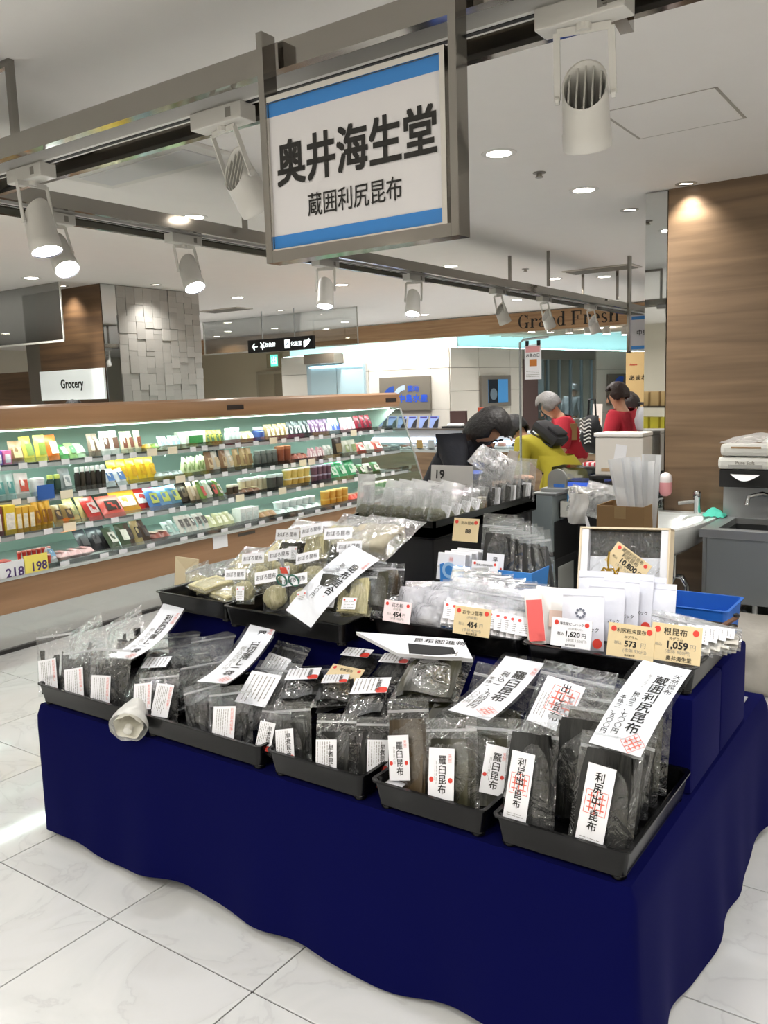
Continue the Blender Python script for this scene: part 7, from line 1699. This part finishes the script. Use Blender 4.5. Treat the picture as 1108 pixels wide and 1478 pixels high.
IMR = math.atan2(RIGHT.y, RIGHT.x)          # heading that looks along the picture's right-hand direction
def hd_right(a=0.0): return IMR - PI / 2 + a
def base_under(px, py, d): v = head_to(px, py, d); return (v.x, v.y)
# clerk in dark jacket leaning over the bench
pc_ = base_under(640, 640, 5.45)
person(pc_, hd_right(-.7), 'person in a dark navy jacket leaning over the black bench with black bobbed hair', lean=.58, nod=.55, H=1.62, top='12141c', bottom='0e0e12', hair='120e0d', hairlen=.09, bulk=1.25, arms=[(-.05, .50, 1.02), (.10, .50, 1.0)], skirt=True)
bl = MB().grid(lambda u, v: ((u - .5) * .10, .0 + .02 * math.sin(6 * u), v * .2), 6, 6)
po_ = bpy.data.objects['person']; bl.build('white_blouse', mat('d8d4cc', .7), po_, 'all', T(0, .46, 1.0) @ RX(-.3))
# shopper in yellow cardigan bent far over
py1 = base_under(806, 660, 7.2)
yb_ = person(py1, hd_right(PI - .75), 'person in a yellow cardigan bending far over the fish counter', lean=.95, nod=-.1, H=1.58, top='a89a24', bottom='101013', hair='15110f', hairlen=.03, arms=[(-.16, .36, .62), (.18, .30, .55)])
m = MB(); n = 22; lp = []
for z, rx, ry, oy in ((1.02, .16, .15, .03), (.88, .20, .18, -.06), (.74, .22, .2, -.09), (.62, .23, .21, -.09)): lp += [(rx * math.cos(2 * PI * k / n) * (1 + .04 * math.sin(5 * k)), oy + ry * math.sin(2 * PI * k / n), z) for k in range(n)]
m.add(lp, [(j * n + k, j * n + (k + 1) % n, (j + 1) * n + (k + 1) % n, (j + 1) * n + k) for j in range(3) for k in range(n)]); m.build('cardigan_hem', mat('a89a24', .85, bump=.3, bscale=30), yb_, 'all')
bpv = yb_.matrix_basis @ Vector((.03, .10, 1.205)); bpk = thing('black_backpack', 'small black backpack on the yellow clad shopper', 'backpack', T(bpv.x, bpv.y, bpv.z) @ RZ(hd_right(PI - .75)) @ RX(-.95))
o = MB().bbox(-.11, .11, -.05, .05, -.14, .14, .045); o.build('pack_body', mat('1c1a1c', .6), bpk, True); MB().bbox(-.08, .08, -.075, -.045, -.11, .02, .02).build('front_pocket', mat('222022', .6), bpk, True); MB().tube([(-.06, .04, .13), (-.085, .07, .12), (-.09, .08, 0), (-.08, .05, -.12)], .012, 6).build('strap', mat('161516', .6), bpk, True); MB().tube([(.06, .04, .13), (.085, .07, .12), (.09, .08, 0), (.08, .05, -.12)], .012, 6).build('strap', mat('161516', .6), bpk, True)
# grey haired shopper in red
pr1 = base_under(832, 640, 8.0)
person(pr1, hd_right(PI - .1), 'grey haired person in a red short sleeved shirt holding a paper bag', lean=.42, nod=.25, H=1.58, top='b02030', bottom='131316', hair='86827e', hairlen=.01, arms=[(-.18, .40, .98), (.2, .30, .92)])
kb2 = head_to(823, 622, 7.85); kp = thing('paper_carrier', 'brown paper carrier bag held by the grey haired shopper', 'paper bag', T(kb2.x, kb2.y, kb2.z - .08) @ RZ(hd_right(PI + .2))); MB().prism([(-.07, 0), (.07, 0), (.075, .15), (-.075, .15)], -.035, .035, 'Y').build('bag_body', mat('a98457', .7), kp); MB().tube([(-.03, -.035, .15), (-.02, -.035, .21), (.02, -.035, .21), (.03, -.035, .15)], .004, 6).build('handle', mat('8a6a44', .7), kp, True)
zb3 = head_to(854, 622, 7.6); zg = thing('striped_bag', 'black shopping bag with white stripes beside the grey haired shopper', 'bag', T(zb3.x, zb3.y, zb3.z - .2) @ RZ(hd_right(.2))); o = pillow(.26, .34, .16, 10, 10, 4, .05, .1); o.build('bag_body', mat('17171a', .7), zg, 'all')
for k in range(7): MB().grid(lambda u, v: ((u - .5) * .24 + .02, -.088 + .03 * abs(u - .5), .10 + k * .032 + .012 * math.sin(9 * u) + v * .012), 8, 1).build('stripe', mat('c9c7c2', .7), zg)
MB().tube([(-.08, 0, .33), (-.06, 0, .48), (.06, 0, .48), (.08, 0, .33)], .009, 6).build('handle', mat('17171a', .7), zg, True)
# second red shirt
pr2 = base_under(903, 640, 8.3)
person(pr2, hd_right(PI * .75), 'brown haired person in a red shirt turning to the fish counter', lean=.12, nod=.15, H=1.58, top='b02030', bottom='1b1a1d', hair='2e1d16', hairlen=.01, arms=[(-.22, .30, .95), (.2, .36, .98)], turn=.5)
hb3 = head_to(938, 605, 8.05); sb_ = thing('shoulder_bag', 'white and black shoulder bag of the brown haired shopper', 'bag', T(hb3.x - .08, hb3.y, hb3.z - .12) @ RZ(hd_right(.1))); pillow(.22, .24, .12, 8, 8, 9, .05, .1).build('bag_body', mat('c4c6ca', .5), sb_, 'all'); MB().tube([(-.09, 0, .2), (-.07, 0, .27), (.05, 0, .27), (.09, 0, .2)], .014, 8).build('strap', M_DULLBLK, sb_, True)
pr3 = base_under(932, 640, 8.95)
person(pr3, hd_right(PI * .9), 'person in a pink top behind the brown haired shopper', lean=.3, nod=.1, H=1.5, top='c05a80', bottom='3a3a44', hair='241a16', hairlen=.02)
# dark haired shopper behind the chilled case
hp_ = at(108, 600, x=-6.5)
person((-6.5, hp_.y), PI * .5, 'dark haired person behind the chilled case under the Grocery board', H=1.56, top='3a3a40', bottom='202024', hair='100d0c', hairlen=.02)
# kitchen staff in white behind the window
for k in range(2):
    q = Mw @ Vector((w0 + .9 + k * 1.2, .55, 0))
    person(q, hd_right(PI * (.8 - .5 * k)), ['white clad person working behind the fish kitchen window', 'white clad person standing deeper in the fish kitchen'][k], lean=.25, nod=.2, H=1.62, top='c9d3d8', bottom='b9c3c8', hair='cfd6da', hairlen=.0)
